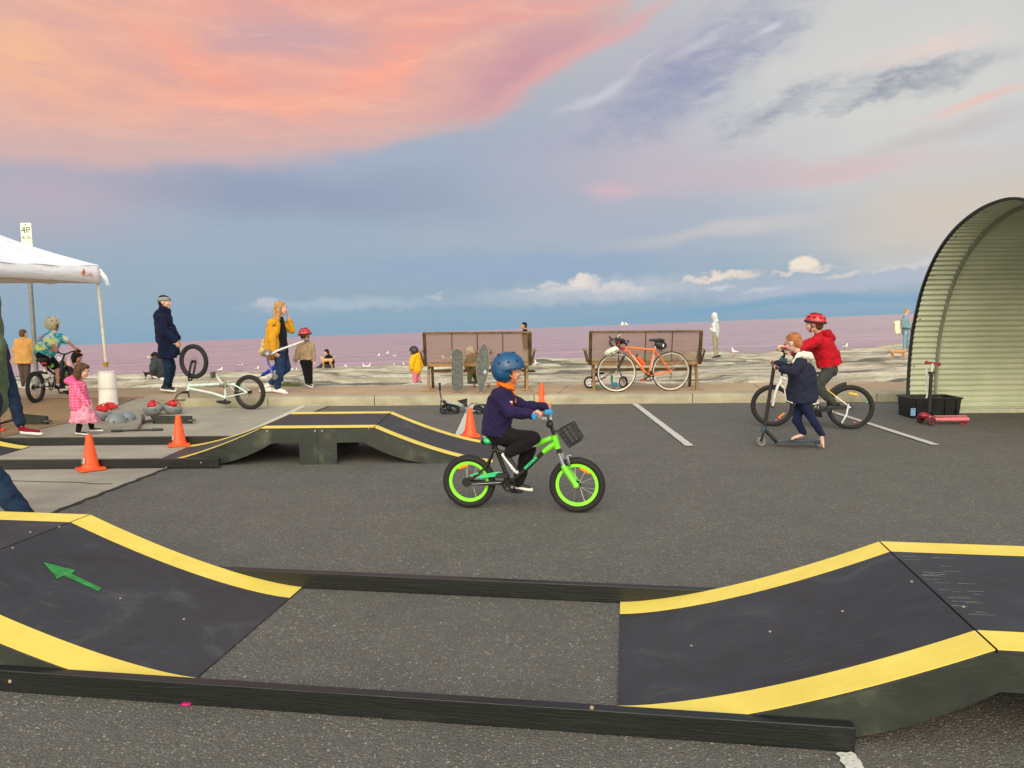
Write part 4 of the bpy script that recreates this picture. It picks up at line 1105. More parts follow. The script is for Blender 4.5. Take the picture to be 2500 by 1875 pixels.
tubes(root, 'chain_stay', [[q_bb+V.n*s*.03, hr+V.n*s*.055] for s in (-1,1)], .010, ORF)
for (p0, p1) in (((1542,867),(1566,895)), ((1596,868),(1588,905))):
    mb = MB(); a_, b_ = Pg(*p0, -.024), Pg(*p1, -.024)
    for k in range(8):
        mb.bar(a_.lerp(b_, k/8), a_.lerp(b_, (k+.6)/8), .018, .003, V.n)
    mb.build('lettering', WHP, root)
for s in (-1, 1): tubes(root, 'fork_leg', [[Pg(1526,862)+V.n*s*.02, Pg(1522,872)+V.n*s*.04, hf+V.n*s*.045]], [.014,.013,.008], BLK)
mb = MB(); mb.bar(Pg(1518,862,-.03), Pg(1512,868,-.03), .02, .02, V.n); mb.bar(Pg(1524,864,-.03), Pg(1520,868,-.03), .02, .02, V.n); mb.build('brake_caliper', CHR, root)
mb = MB(); mb.bar(Pg(1612,868,-.03), Pg(1617,872,-.03), .02, .02, V.n); mb.build('brake_caliper', CHR, root)
tubes(root, 'stem', [[q_ht, Pg(1529,838)], [Pg(1529,840), Pg(1518,832)]], .016, BLK)
for s in (-1, 1):
    o_ = V.n*s*.20
    tubes(root, 'handlebar', [[Pg(1518,832)+V.n*s*.01, Pg(1515,830)+o_*.8, Pg(1504,829)+o_, Pg(1496,834)+o_, Pg(1498,843)+o_, Pg(1506,847)+o_]], .0135, BLK)
    tubes(root, 'brake_hood', [[Pg(1500,829)+o_, Pg(1495,822)+o_]], [.018,.012], BLKP)
tubes(root, 'red_cable', [[Pg(1502,833,-.2), Pg(1508,848,-.15), Pg(1522,850,-.05)], [Pg(1508,848,-.1), Pg(1520,855,-.04)]], .013, M('red_tape', (220,50,48), .5))
mb = MB(); mb.ell(Pg(1512,833,-.05), V.u, V.n, EZ, .09, .06, .05, 14, 8); mb.build('handlebar_bag', BLKP, root)
tubes(root, 'handlebar_light', [[Pg(1529,830,-.05), Pg(1533,836,-.05)]], .018, M('blue_light', (40,70,150), .4))
tubes(root, 'mirror_stalk', [[Pg(1499,822,-.2), Pg(1507,814,-.2)]], .007, CHR)
tubes(root, 'seat_post', [[q_st, Pg(1604,833)]], .013, CHR)
saddle(root, Pg(1603,831), -V.u, .27, .13, BLKP)
mb = MB(); mb.ell(Pg(1614,843,0), V.u, V.n, EZ, .10, .06, .075, 16, 10); mb.ell(Pg(1606,841,0), V.u, V.n, EZ, .06, .05, .06, 14, 8)
sbg = blob(mb, 'saddle_bag', BLKP, root, .012, 2, .012, .04)
mb = MB(); mb.obox(Pg(1616,843,-.066), V.u, V.n, EZ, .012, .003, .024); mb.build('bag_reflector', WHP, sbg)
tubes(root, 'bag_straps', [[Pg(1608,852,-.02), Pg(1610,858,-.02)], [Pg(1614,852,-.02), Pg(1615,858,-.02)]], .006, BLKP)
tubes(root, 'water_bottle', [[Pg(1556,868,-.0), Pg(1558,872,-.0), Pg(1560,876), Pg(1565,882), Pg(1572,891)]], [.014,.03,.036,.033,.036], M('orange_bottle', (226,86,28), .4), 14)
tubes(root, 'bottle_cap', [[Pg(1554,866), Pg(1556.5,869.5)]], [.018,.02], BLKP)
crankset(root, q_bb, V.n, R(205), .14, .085, pedm=M('red_pedal', (190,60,40), .5), near=-1)
mb = MB(); mb.tube([q_bb-V.n*.045-EZ*.085, Pg(1634,922,-.045), Pg(1636,915,-.045)], .004, 6); mb.build('chain', METAL, root)
mb = MB(); mb.disc(Pg(1635,921,-.045), V.n, .02, .008, 14); mb.disc(Pg(1636,913,-.045), V.n, .02, .008, 14); mb.bar(Pg(1635,921,-.05), Pg(1637,908,-.05), .014, .008, V.n); mb.build('derailleur', METAL, root)

# --- mountain bike of the tie-dye child (heads away to the right)
ta, tb = G(87, 984), G(170, 962)
V = VPlane(ta, tb); Pg = V.P
root = thing('childs_bicycle', tuple((ta+tb)/2), 'black child’s mountain bicycle under the child in the tie-dye shirt', 'bicycle')
hr = Pg(86.8, 945.5); Rr = hr.z-ta.z; hf = Pg(167, 927); Rf = Rr*.97; hf.z = tb.z+Rf
wo = wheel(root, hr, V.n, Rr, .03, M('grey_rim', (70,68,66)), .014, 28, SPOKE, BLK); reflector(root, wo, hr, V.u, EZ, R(-95), Rr*.62, .08, ORG_R, -V.n)
wheel(root, hf, V.n, Rf, .03, MATS['grey_rim'], .014, 28, SPOKE, BLK)
mb = MB()
for r_ in (.05, .04, .03): mb.disc(hr-V.n*(.03+(.05-r_)), V.n, r_, .004, 20)
mb.build('cassette', BLK, root)
xbb = Pg(131,943); xst = Pg(118,902); xht, xhb = Pg(152,880), Pg(155,892)
tubes(root, 'frame', [[xhb, xbb], [xst, Pg(135,915), xbb], [xht, Pg(138,912)]], .021, M('black_gloss_frame', (24,24,26), .3, coat=.5))
tubes(root, 'seat_stay', [[Pg(126,920)+V.n*s*.02, hr+V.n*s*.06] for s in (-1,1)], .012, CHR)
tubes(root, 'chain_stay', [[xbb+V.n*s*.03, hr+V.n*s*.06] for s in (-1,1)], .012, BLK)
for s in (-1, 1): tubes(root, 'fork_leg', [[xhb+V.n*s*.05, hf+V.n*s*.055]], .018, BLK)
tubes(root, 'head_tube', [[xht, xhb]], .024, BLK)
tubes(root, 'seat_post', [[xst, Pg(110,884)]], .013, BLK); saddle(root, Pg(104,879), V.u, .25, .14, BLKP)
mb = MB(); mb.obox(Pg(107,887,-.0), V.u, V.n, EZ, .02, .03, .018); mb.build('rear_light', RED_R, root, bevel=.004)
tubes(root, 'stem', [[xht, Pg(158,865)]], .016, BLK)
Yh = Pg(158,864).y
tubes(root, 'handlebar', [[W(139,858,Yh-.02), W(150,864,Yh), W(162,864,Yh), W(176,858,Yh+.02), W(190,857,Yh+.03)]], .012, BLK)
tubes(root, 'grip', [[W(182,858,Yh+.02), W(197,857,Yh+.03)], [W(136,859,Yh-.03), W(142,859,Yh-.02)]], .018, BLKP)
crankset(root, xbb, V.n, R(70), .12, .07, near=-1)
TV = V
# ------------------------------------------------------------------ corrugated half-pipe shelter (ridge runs along the kerb, open toward us)
XS = onplane(2222, 1008).x
prof_px = [(2222,1008),(2219,960),(2222,900),(2229,820),(2239,771),(2252,714),(2271,662),(2297,610),(2331,565),(2364,535),(2402,509),(2439,494),(2470,486)]
prof = []
for px, py in prof_px:
    d = ray(px, py); tt = XS/d.x; q = C0+d*tt; prof.append((q.y, q.z))
prof[0] = (prof[0][0], 0.0)
# clean monotone arc: fit base/back wall and roof with an ellipse-like curve through these, then carry on past the crown
base_y = prof[0][0]; crown_z = max(z_ for y_, z_ in prof)
ys = [p_[0] for p_ in prof]; zs = [p_[1] for p_ in prof]
SHP = [(y_, z_) for y_, z_ in prof]
last = SHP[-1]; d_ = (SHP[-1][0]-SHP[-2][0], SHP[-1][1]-SHP[-2][1])
for k in range(1, 7):
    SHP.append((last[0]-.22*k, last[1]-.015*k-.024*k*k))
def resample(pts, step):
    out = [pts[0]]; acc = 0
    P_ = [Vector((a_, b_)) for a_, b_ in pts]
    # chaikin smooth
    for _ in range(3):
        N = [P_[0]]
        for i in range(len(P_)-1): N += [P_[i]*.75+P_[i+1]*.25, P_[i]*.25+P_[i+1]*.75]
        N.append(P_[-1]); P_ = N
    res = [P_[0]]; carry = 0
    for i in range(len(P_)-1):
        a_, b_ = P_[i], P_[i+1]; L = (b_-a_).length; s_ = step-carry
        while s_ <= L: res.append(a_.lerp(b_, s_/L)); s_ += step
        carry = L-(s_-step)
    return res
STEP = .0065
line = resample(SHP, STEP)
SHM, t, b, oc = pb('galvanised_cream_sheet')
a = t.noise(oc, 1.5, 5, .6); f = t.noise(t.mapping(oc, sc=(3, 1, 1)), 18, 4, .7)
c = t.ramp(a.outputs[0], [(.3, lin((186,196,168))), (.7, lin((206,213,188)))]); c = t.mix(t.mapr(f.outputs[0], .6, .8, 0, .3), c, lin((120,118,88)))
t.l(c, b.inputs['Base Color']); b.inputs['Roughness'].default_value = .42; b.inputs['Metallic'].default_value = .15
sh = thing('shelter', (XS, base_y, 0), 'curved corrugated iron shelter arching over the right edge', 'shelter')
pitch = .078
def cx_line(i, amp):
    p_ = line[i]; q0 = line[max(i-3, 0)]; q1 = line[min(i+3, len(line)-1)]; tn = (q1-q0).normalized(); nn = Vector((-tn.y, tn.x))
    s_ = i*STEP; return p_ + nn*amp*math.sin(2*math.pi*s_/pitch)
cor = [cx_line(i, .0140) for i in range(len(line))]
XE = XS+6.2; nsheet = 7
for k in range(nsheet):
    xa, xb = XS+.0+(XE-XS)*k/nsheet, XS+(XE-XS)*(k+1)/nsheet+.03
    o_ = .0018*(k % 2)
    mb = MB(); mb.strip([(xa, p_.x, max(p_.y, .005)+o_) for p_ in cor], [(xb, p_.x, max(p_.y, .005)+o_) for p_ in cor], (0, .003, .002)); mb.build('corrugated_sheet', SHM, sh, angle=60)
DK = M('dark_edge_angle', (24,26,24), .5)
mb = MB(); ln2 = line[::9]
for i in range(len(ln2)-1):
    a_ = Vector((XS-.01, ln2[i].x+.012, max(ln2[i].y, .01)+.012)); b_ = Vector((XS-.01, ln2[i+1].x+.012, ln2[i+1].y+.012)); mb.bar(a_, b_+(b_-a_)*.05, .032, .04, EX)
mb.build('edge_rim', DK, sh)
RIBM = M('steel_rib', (132,138,120), .5, metal=.1)
for xr in (XS+.36, XS+3.2):
    mb = MB()
    for i in range(len(ln2)-1):
        tg2 = Vector((ln2[i+1].x-ln2[i].x, ln2[i+1].y-ln2[i].y)).normalized(); nn = Vector((-tg2.y, tg2.x))*(.032)
        if nn.y > 0: nn = -nn
        a_ = Vector((xr, ln2[i].x-abs(nn.x), max(ln2[i].y+nn.y*1, .01))); b_ = Vector((xr, ln2[i+1].x-abs(nn.x), ln2[i+1].y+nn.y)); mb.bar(a_, b_+(b_-a_)*.05, .05, .028, EX)
    mb.build('rib', RIBM, sh)
mb = MB(); mb.box(((XS+XE)/2, base_y-.05, .03), ((XE-XS)/2, .05, .028)); mb.build('sill', M('pale_sill', (188,190,170), .5), sh, smooth=False, bevel=.004)
mb = MB()
for k in range(9): mb.disc((XS-.03, *line[int((len(line)-1)*k/8)]), EX, .014, .012, 8)
for k in range(9):
    mb = MB(); p_ = line[int((len(line)-1)*k/8.3)+3]; mb.sph((XS+.04, p_.x-.02, p_.y-.02), .012, 8, 6); mb.build('bolt', METAL, sh)

# ------------------------------------------------------------------ gazebo, leg and weight
TENT, t, b, oc = pb('white_canopy')
n1 = t.noise(t.mapping(oc, sc=(1, .5, 2)), 2.5, 5, .6); b.inputs['Base Color'].default_value = (.80,.80,.84,1); b.inputs['Roughness'].default_value = .7
t.l(t.ramp(n1.outputs[0], [(.3, (.80,.80,.84)), (.7, (.89,.89,.92))]), b.inputs['Base Color']); bump(t, b, n1.outputs[0], .5, .06)
pb0 = G(265, 991); HT = None
pl_ = W(246, 692, pb0.y); HT = pl_.z
cr = Vector((pl_.x, pb0.y, HT))                     # far right corner of the eave
d = ray(-40, 678); tt = (HT-CAMH)/d.z; nr = C0+d*tt
ev = (nr-cr); ev.z = 0; ev.normalize(); iv = Vector((ev.y, -ev.x, 0))
if iv.x > 0: iv = -iv
SZ = 3.0; VH = .27
tent = thing('gazebo', tuple(cr.lerp(cr+ev*SZ+iv*SZ, .5)*1.0), 'white pop-up gazebo canopy at the left edge', 'gazebo')
ctr = cr+ev*SZ/2+iv*SZ/2
rr_ = ray(0, 577); hitt = (ctr-C0).dot(ev)/rr_.dot(ev) if abs(rr_.dot(ev)) > .01 else 1
eave = [cr, cr+ev*SZ, cr+ev*SZ+iv*SZ, cr+iv*SZ]
PK = Vector((ctr.x, ctr.y, HT+VH+.80))
for i in range(4):
    a_, b_ = eave[i]+EZ*VH, eave[(i+1) % 4]+EZ*VH; n = 16; mb = MB(); rows = []
    for j in range(n+1):
        v_ = j/n; row = []
        for k in range(n+1):
            u_ = k/n; e_ = a_.lerp(b_, u_); p_ = e_.lerp(PK, v_)
            mid_s = math.sin(math.pi*u_)*(1-v_)
            p_ = p_ - EZ*(.08*math.sin(math.pi*v_) + .06*mid_s*(1-v_)) ; p_ = p_ + EZ*.012*math.sin(u_*19+v_*7)*mid_s
            row.append(p_)
        rows.append(row)
    vs = [p_ for r_ in rows for p_ in r_]; vs += [p_-EZ*.004 for p_ in vs]; m_ = (n+1)*(n+1); fs = []
    for j in range(n):
        for k in range(n):
            q_ = j*(n+1)+k; fs.append((q_, q_+1, q_+n+2, q_+n+1)); fs.append((m_+q_+n+1, m_+q_+n+2, m_+q_+1, m_+q_))
    mb.add(vs, fs); mb.build('roof_panel', TENT, tent, angle=180)
    # valance
    mb = MB(); A, B = [], []
    nrm = (ctr-eave[i].lerp(eave[(i+1) % 4], .5)); nrm.z = 0; nrm.normalize()
    for k in range(33):
        u_ = k/32; e_ = eave[i].lerp(eave[(i+1) % 4], u_); wob = .012*math.sin(u_*23)*math.sin(math.pi*u_)
        A.append(e_+EZ*(VH-.06*math.sin(math.pi*u_)*1.0)+nrm*wob); B.append(e_-EZ*(.0)+EZ*(.02*math.sin(math.pi*u_)) - nrm*(.01+wob))
    mb.strip(A, B, nrm*.003); mb.build('valance', TENT, tent, angle=180)
FR = M('cream_leg', (222,218,198), .4)
for i, e_ in enumerate(eave):
    q_ = e_ + (ctr-e_)*.02
    gzz = pb0.z if i in (0, 3) else gz(q_.x, q_.y)
    x_top = q_; x_bot = Vector((q_.x, q_.y, gzz))
    if i == 0: x_bot = Vector((pb0.x, pb0.y, pb0.z))
    mb = MB(); mb.bar(x_bot+EZ*(.62 if i == 0 else 0), x_top+EZ*VH*.6, .032, .032, EY); mb.build('leg', FR, tent, smooth=False, bevel=.003)
    if i == 0:
        mb = MB(); mb.bar(x_bot+EZ*.05, x_bot+EZ*.66, .022, .022, EY); mb.build('inner_leg', M('grey_leg', (170,170,168), .4, metal=.5), tent, smooth=False)
        mb = MB(); mb.obox(x_bot+EZ*.64-EY*.01, EX, EY, EZ, .028, .03, .035); mb.build('leg_clip', M('brass_clip', (170,130,40), .4), tent, bevel=.006)
for i in range(4):
    a_, b_ = eave[i].lerp(ctr,.04)+EZ*.1, eave[(i+1) % 4].lerp(ctr,.04)+EZ*.1; m0 = a_.lerp(b_, .5)
    mb = MB(); mb.bar(a_, m0.lerp(a_, .5)-EZ*.1, .02, .012, EZ); mb.bar(m0.lerp(a_, .5)-EZ*.1, m0, .02, .012, EZ); mb.bar(m0, m0.lerp(b_, .5)-EZ*.1, .02, .012, EZ); mb.bar(m0.lerp(b_, .5)-EZ*.1, b_, .02, .012, EZ)
    mb.build('truss_bar', FR, tent, smooth=False)
# loose white ties on the corner
for k in range(5):
    q_ = cr+EZ*(VH-.05-.02*k)+EX*.004; pts = [q_, q_+EX*(.03+.03*random.random())-EZ*(.05+.02*random.random()), q_+EX*(.05+.06*random.random())-EZ*(.09+.05*random.random()), q_+EX*(.04+.09*random.random())-EZ*(.15+.09*random.random())]
    mb = MB(); mb.tube(pts, [.009,.007,.005,.002], 6); mb.build('loose_tie', TENT, tent)
# print on the valance: small flame and word
def on_val(px, py): 
    d = ray(px, py); n_ = Vector((-ev.y, ev.x, 0)); t_ = (cr-C0).dot(n_)/d.dot(n_); return C0+d*t_
ORP = M('orange_print', (226,110,60), .6)
pts = [(199,670),(197,664),(200,659),(201,655),(204,661),(205,666),(203,671)]
q0 = on_val(201, 665); no = Vector((-ev.y, ev.x, 0)); no = no if no.dot(C0-q0) > 0 else -no
mb = MB(); mb.prism([on_val(*p_)+no*.022 for p_ in pts], no*.001); mb.build('flame_print', ORP, tent, smooth=False)
mb = MB(); mb.strip([on_val(197,671)+no*.022, on_val(226,673)+no*.022], [on_val(197,672)+no*.022, on_val(226,674)+no*.022], no*.001); mb.build('underline_print', ORP, tent, smooth=False)
def text(name, s_, p_, xdir, ydir, h_, mat, parent, depth=.001, wscale=1.0):
    cu = bpy.data.curves.new(name, 'FONT'); cu.body = s_; cu.size = h_/.7; cu.extrude = depth; cu.materials.append(mat)
    tmp = bpy.data.objects.new('tmp', cu); COL.objects.link(tmp); bpy.context.view_layer.update()
    me = bpy.data.meshes.new_from_object(tmp.evaluated_get(bpy.context.evaluated_depsgraph_get())); bpy.data.objects.remove(tmp)
    me.materials.clear(); me.materials.append(mat)
    o = bpy.data.objects.new(name, me); COL.objects.link(o); x = xdir.normalized(); y = ydir.normalized(); z_ = x.cross(y)
    o.parent = parent; base = Vector((0,0,0)); q = parent
    while q is not None: base = base+q.location; q = q.parent
    o.matrix_local = Matrix.Translation(p_-base) @ Matrix((x*wscale, y, z_)).transposed().to_4x4(); return o
text('word_print', 'irst', on_val(213, 671)+no*.024, -ev, EZ, (on_val(213,665)-on_val(213,671)).length, ORP, tent)
# weight: stacked white tubs
WT = M('white_pvc', (238,236,230), .35, coat=.2, var=.04)
wr = .163
wt = thing('tent_weight', tuple(pb0), 'stacked white plastic weight tube round the gazebo leg', 'weight')
def tub(z0, z1, r0, r1):
    mb = MB(); mb.lathe(pb0, [(r0,z0),(r0+.004,z0+.012),(r1,z1-.02),(r1+.006,z1-.012),(r1+.006,z1),(r1-.012,z1+.006),(.03,z1+.006)], 36); return mb.build('tub', WT, wt)
t0_ = tub(.0, .27, .135, .124); t1_ = tub(.278, .53, .128, .117)
for z_, o_ in ((.42, t1_), (.15, t0_)):
    dd = (C0-pb0); dd.z = 0; dd.normalize(); sidev = Vector((-dd.y, dd.x, 0)); c_ = pb0+dd*.115-sidev*(-.05)*-1+EZ*z_
    c_ = pb0 + (dd*math.cos(R(28))+EX*-math.sin(R(28)))*.122 + EZ*z_
    ax_ = (c_-pb0); ax_.z = 0; ax_.normalize()
    mb = MB(); mb.disc(c_, ax_, .026, .016, 18); cp = mb.build('bung', WT, o_); mb = MB(); mb.disc(c_+ax_*.006, ax_, .014, .012, 14); mb.build('bung_centre', M('bung_grey', (170,168,160), .3), cp)
# ------------------------------------------------------------------ parking sign
sp_top = W(68, 528, 14.6); gs = W(92, 940, 14.6)
gsb = Vector((gs.x, 14.6, rz(gs.x, 14.6)))
topc = W(62, 528, 14.6)
sg = thing('street_sign', tuple(gsb), 'grey pole with tall white 4P parking sign above the gazebo', 'sign')
mb = MB(); mb.tube([gsb-EZ*.1, Vector((topc.x, 14.6, topc.z-.16))], .038, 14); mb.build('pole', M('galvanised_pole', (132,136,132), .4, metal=.5), sg)
pw = .225/2; Yp = 14.545; ptop = W(61, 544, Yp); zt_ = ptop.z; zb_ = zt_-.60; xc = ptop.x+.01
def rrect(w_, z0, z1, r_, Y_):
    pts = []
    for sx_, zz, a0 in ((1, z1, 0), (-1, z1, 90), (-1, z0, 180), (1, z0, 270)):
        for q_ in range(5):
            a_ = R(a0+q_*22.5); pts.append(Vector((xc+sx_*(w_-r_)+r_*math.cos(a_), Y_, zz-(r_ if zz == z1 else -r_)+r_*math.sin(a_))))
    return pts
tilt = Matrix.Rotation(R(0), 3, 'Y')
mb = MB(); mb.prism(rrect(.1, zb_, zt_, .018, Yp), (0, .004, 0)); mb.build('sign_plate', M('sign_cream', (226,230,212), .4, var=.03), sg, angle=30)
GRN = M('sign_green', (40,110,50), .5)
text('lettering', '4P', Vector((xc-.088, Yp-.003, zt_-.185)), EX, EZ, .115, GRN, sg, wscale=1.02)
mb = MB(); mb.disc((xc, Yp-.004, zt_-.035), EY, .011, .006, 10); mb.build('bolt', DK, sg)
text('lettering', '8', Vector((xc-.078, Yp-.003, zt_-.285)), EX, EZ, .05, GRN, sg, wscale=.9); text('lettering', 'AM', Vector((xc-.05, Yp-.003, zt_-.285)), EX, EZ, .018, GRN, sg)
text('lettering', '-10', Vector((xc-.02, Yp-.003, zt_-.285)), EX, EZ, .05, GRN, sg, wscale=.8); text('lettering', 'PM', Vector((xc+.058, Yp-.003, zt_-.285)), EX, EZ, .018, GRN, sg)

# ------------------------------------------------------------------ crate and pink scooter by the shelter
c0_ = onplane(2228, 1022); XC = c0_.x; YC = c0_.y
q1 = onplane(2346, 1022); wdt = (q1.x-c0_.x)
cr_ = thing('crate', (XC+wdt/2, YC+.2, 0), 'open black plastic crate at the foot of the corrugated shelter', 'crate')
mb = MB(); H_ = .285; D_ = .40
def ring(g_, z_): return [(XC-g_, YC-g_, z_), (XC+wdt+g_, YC-g_, z_), (XC+wdt+g_, YC+D_+g_, z_), (XC-g_, YC+D_+g_, z_)]
r0, r1, r2, r3 = ring(-.008, .002), ring(.012, H_), ring(.002, H_), ring(-.018, .01)
mb.add(r0+r1+r2+r3, [(3,2,1,0)]+[(i, (i+1)%4, 4+(i+1)%4, 4+i) for i in range(4)]+[(4+i, 4+(i+1)%4, 8+(i+1)%4, 8+i) for i in range(4)]+[(8+i, 8+(i+1)%4, 12+(i+1)%4, 12+i) for i in range(4)]+[(12,13,14,15)])
CB = M('black_crate_plastic', (22,24,25), .35); mb.build('crate_body', CB, cr_, smooth=False, bevel=.003)
mb = MB()
for i in range(4):
    a_, b_ = Vector(ring(.018, H_-.012)[i]), Vector(ring(.018, H_-.012)[(i+1) % 4]); mb.bar(a_, b_, .022, .022, EZ)
mb.build('crate_rim', CB, cr_, bevel=.004)
mb = MB()
for x_ in (.05, .2, wdt-.2, wdt-.05): mb.box((XC+x_, YC-.012, H_*.5), (.008, .012, H_*.42))
for x_ in (.05, .2, wdt-.2, wdt-.05):
    mb = MB(); mb.box((XC+x_, YC-.010, H_*.5), (.006, .012, H_*.40)); mb.build('crate_stiffener', CB, cr_, smooth=False)
mb = MB(); mb.box((XC+wdt*.5, YC+.2, .17), (wdt*.44, .16, .07)); o = blob(mb, 'crate_contents', M('grey_cloth_contents', (90,96,96), .9, var=.4), cr_, .02, 4, .05, .08)
mb = MB(); d0 = W(2226, 1006, YC-.03); mb.obox(Vector((d0.x+.02, YC-.026, d0.z)), EX, EY, EZ, .032, .001, .052); lb_ = mb.build('shipping_label', M('label_blue', (120,170,210), .5, var=.4, vs=60), cr_, smooth=False)

def tscooter(label, P, pts, mats, wheels3=True, name='scooter'):
    pass
PK1 = M('pink_plastic', (222,116,128), .45); PKD = M('dark_pink_plastic', (150,34,58), .35)
psb = onplane(2276, 1038); ps = thing('scooter', tuple(psb), 'pink three-wheeled child’s scooter standing in front of the black crate', 'scooter')
Yp_ = psb.y+.03
def PS(px, py, dy=0): return W(px, py, Yp_+dy)
mb = MB(); a_, b_ = PS(2284,1026), PS(2362,1025); a_.z = b_.z = .07
mb.rcone(a_, .024, b_, .028); mb.rcone(a_+EY*.06, .024, b_+EY*.06, .028); mb.rcone(a_+EY*.03, .028, PS(2266,1019,.03), .035)
blob(mb, 'deck', PK1, ps, .008, 4)
mb = MB(); mb.bar(a_+EZ*.04+EY*.03, b_+EZ*.04+EY*.03, .06, .004, EZ); mb.build('deck_tread', M('pale_pink', (232,150,160), .6), ps)
mb = MB(); mb.ell(PS(2256,1014,.03), EX, EY, EZ, .066, .06, .040, 16, 10); mb.build('front_cover', PKD, ps)
for (px, py, dy) in ((2274,1030,-.07), (2248,1026,.16)):
    c_ = PS(px, py, dy); c_.z = .058; wo = MB(); wo.disc(c_, EY, .02, .05, 12); w1 = wo.build('wheel', BLKP, ps)
    mb = MB(); mb.torus(c_, EY, .044, .014, 26, 10); mb.build('tyre', M('maroon_tyre', (70,26,32), .5), w1); mb = MB(); mb.disc(c_, EY, .032, .018, 16); mb.build('hub', PKD, w1)
c_ = PS(2354,1026,.03); c_.z = .045; mb = MB(); mb.torus(c_, EY, .03, .014, 22, 8); mb.disc(c_, EY, .02, .02, 12); mb.build('wheel', M('maroon_tyre', (70,26,32)), ps)
mb = MB(); mb.torus(c_, EY, .052, .02, 18, 6, a0=20, a1=160); mb.build('mudguard', PKD, ps)
tubes(ps, 'steering_tube', [[PS(2268,1004,.03), PS(2274,908,.03)]], .022, M('dark_steering', (40,30,32), .4))
tubes(ps, 'clamp', [[PS(2267,910,.03), PS(2281,909,.03)]], .016, BLKP)
tubes(ps, 'upper_tube', [[PS(2275,910,.03), PS(2276,886,.03)]], .014, WHP)
tubes(ps, 'handlebar', [[PS(2262,885,.03), PS(2293,888,.03)]], .014, PKD)
mb = MB(); mb.sph(PS(2262,885,.03), .024); mb.build('grip_end', PKD, ps)
mb = MB(); mb.sph(PS(2293,889,.03), .024); mb.build('grip_end', PKD, ps)
STR = M('pale_streamer', (190,206,206), .4, var=.5, vs=40)
for k in range(5):
    mb = MB(); x_ = 2263+random.uniform(-3, 5); mb.tube([PS(x_+ (j % 2)*2-1, 900+j*9, -.0+.01*k) for j in range(9)], .006, 5); mb.build('streamer', STR, ps)

# ------------------------------------------------------------------ balance bikes
def simple_wheel(root, c, ax, Ro, tr_, hubr, mat_t, mat_h, spk=5, spw=.02):
    ax = ax.normalized(); x = orient(Vector((0,0,0)), ax)[0]; y = ax.cross(x)
    mb = MB(); mb.disc(c, ax, hubr, .04, 16); mb.lathe(c, [(Ro-2*tr_+.008,-.014),(Ro-2*tr_+.008,.014),(Ro-2*tr_-.008,.012),(Ro-2*tr_-.008,-.012),(Ro-2*tr_+.008,-.014)], 36, ax, cap=False)
    for k in range(spk):
        a_ = 2*math.pi*k/spk+.3; e = x*math.cos(a_)+y*math.sin(a_); mb.bar(c+e*hubr*.6, c+e*(Ro-2*tr_-.006), spw, .014, ax)
    wo = mb.build('wheel', mat_h, root)
    mb = MB(); mb.torus(c, ax, Ro-tr_, tr_, 44, 12); mb.build('tyre', mat_t, wo); return wo
BT = M('black_tyre', (22,22,22), .6)
# fallen teal one, lying on its side in the gutter
lb0 = onplane(1120, 1006)
root = thing('balance_bicycle', tuple(lb0), 'pale teal balance bicycle lying on its side before the left bench', 'balance bike')
TEAL = M('pale_teal_frame', (140,168,172), .35, coat=.3)
axl = Vector((.05, -.42, .9)).normalized()
wf = onplane(1098, 999, .06); wr_ = onplane(1180, 1001, .05)
simple_wheel(root, wf, axl, .15, .022, .03, BT, BLKP, 3, .03); simple_wheel(root, wr_, (axl+EX*.08).normalized(), .15, .022, .06, BT, BLKP, 9, .016)
L0 = lambda px, py, z_: onplane(px, py, z_)
hd = L0(1090, 983, .14)
tubes(root, 'frame', [[L0(1088,982,.16), L0(1112,987,.13), L0(1133,993,.10), L0(1141,1000,.08)], [L0(1141,999,.08), L0(1150,985,.12), L0(1165,985,.11), wr_+axl*.05], [L0(1141,1000,.07), L0(1155,1003,.05), L0(1172,1005,.03), wr_-axl*.03]], .012, TEAL)
for s in (-1, 1): tubes(root, 'fork', [[L0(1081,977,.19), L0(1086,985,.15)+axl*s*.03, wf+axl*s*.04]], .011, BLK)
mb = MB(); q = [L0(1115,979,.20), L0(1141,973,.20), L0(1139,991,.12), L0(1130,987,.12)]; mb.prism(q, EY*.06); mb.build('saddle', BLKP, root, bevel=.01)
tubes(root, 'seat_post', [[L0(1136,986,.15), L0(1134,993,.11)]], .012, BLK)
tubes(root, 'handlebar', [[W(1074,938,11.95), W(1074,957,11.95), W(1078,976,11.93), L0(1076,990,.12), L0(1082,1008,.02)]], .011, M('dark_bar', (60,48,48), .5))
tubes(root, 'grip', [[W(1073.5,937,11.95), W(1074,953,11.95)]], .017, BLKP); tubes(root, 'grip', [[L0(1080,1001,.03), L0(1083,1010,.015)]], .016, BLKP)
mb = MB(); mb.disc(W(1073.5,936,11.95), EZ, .022, .01, 14); mb.build('grip_end', BLKP, root)
tubes(root, 'stem_clamp', [[L0(1076,976,.2), L0(1089,982,.16)]], .02, METAL)
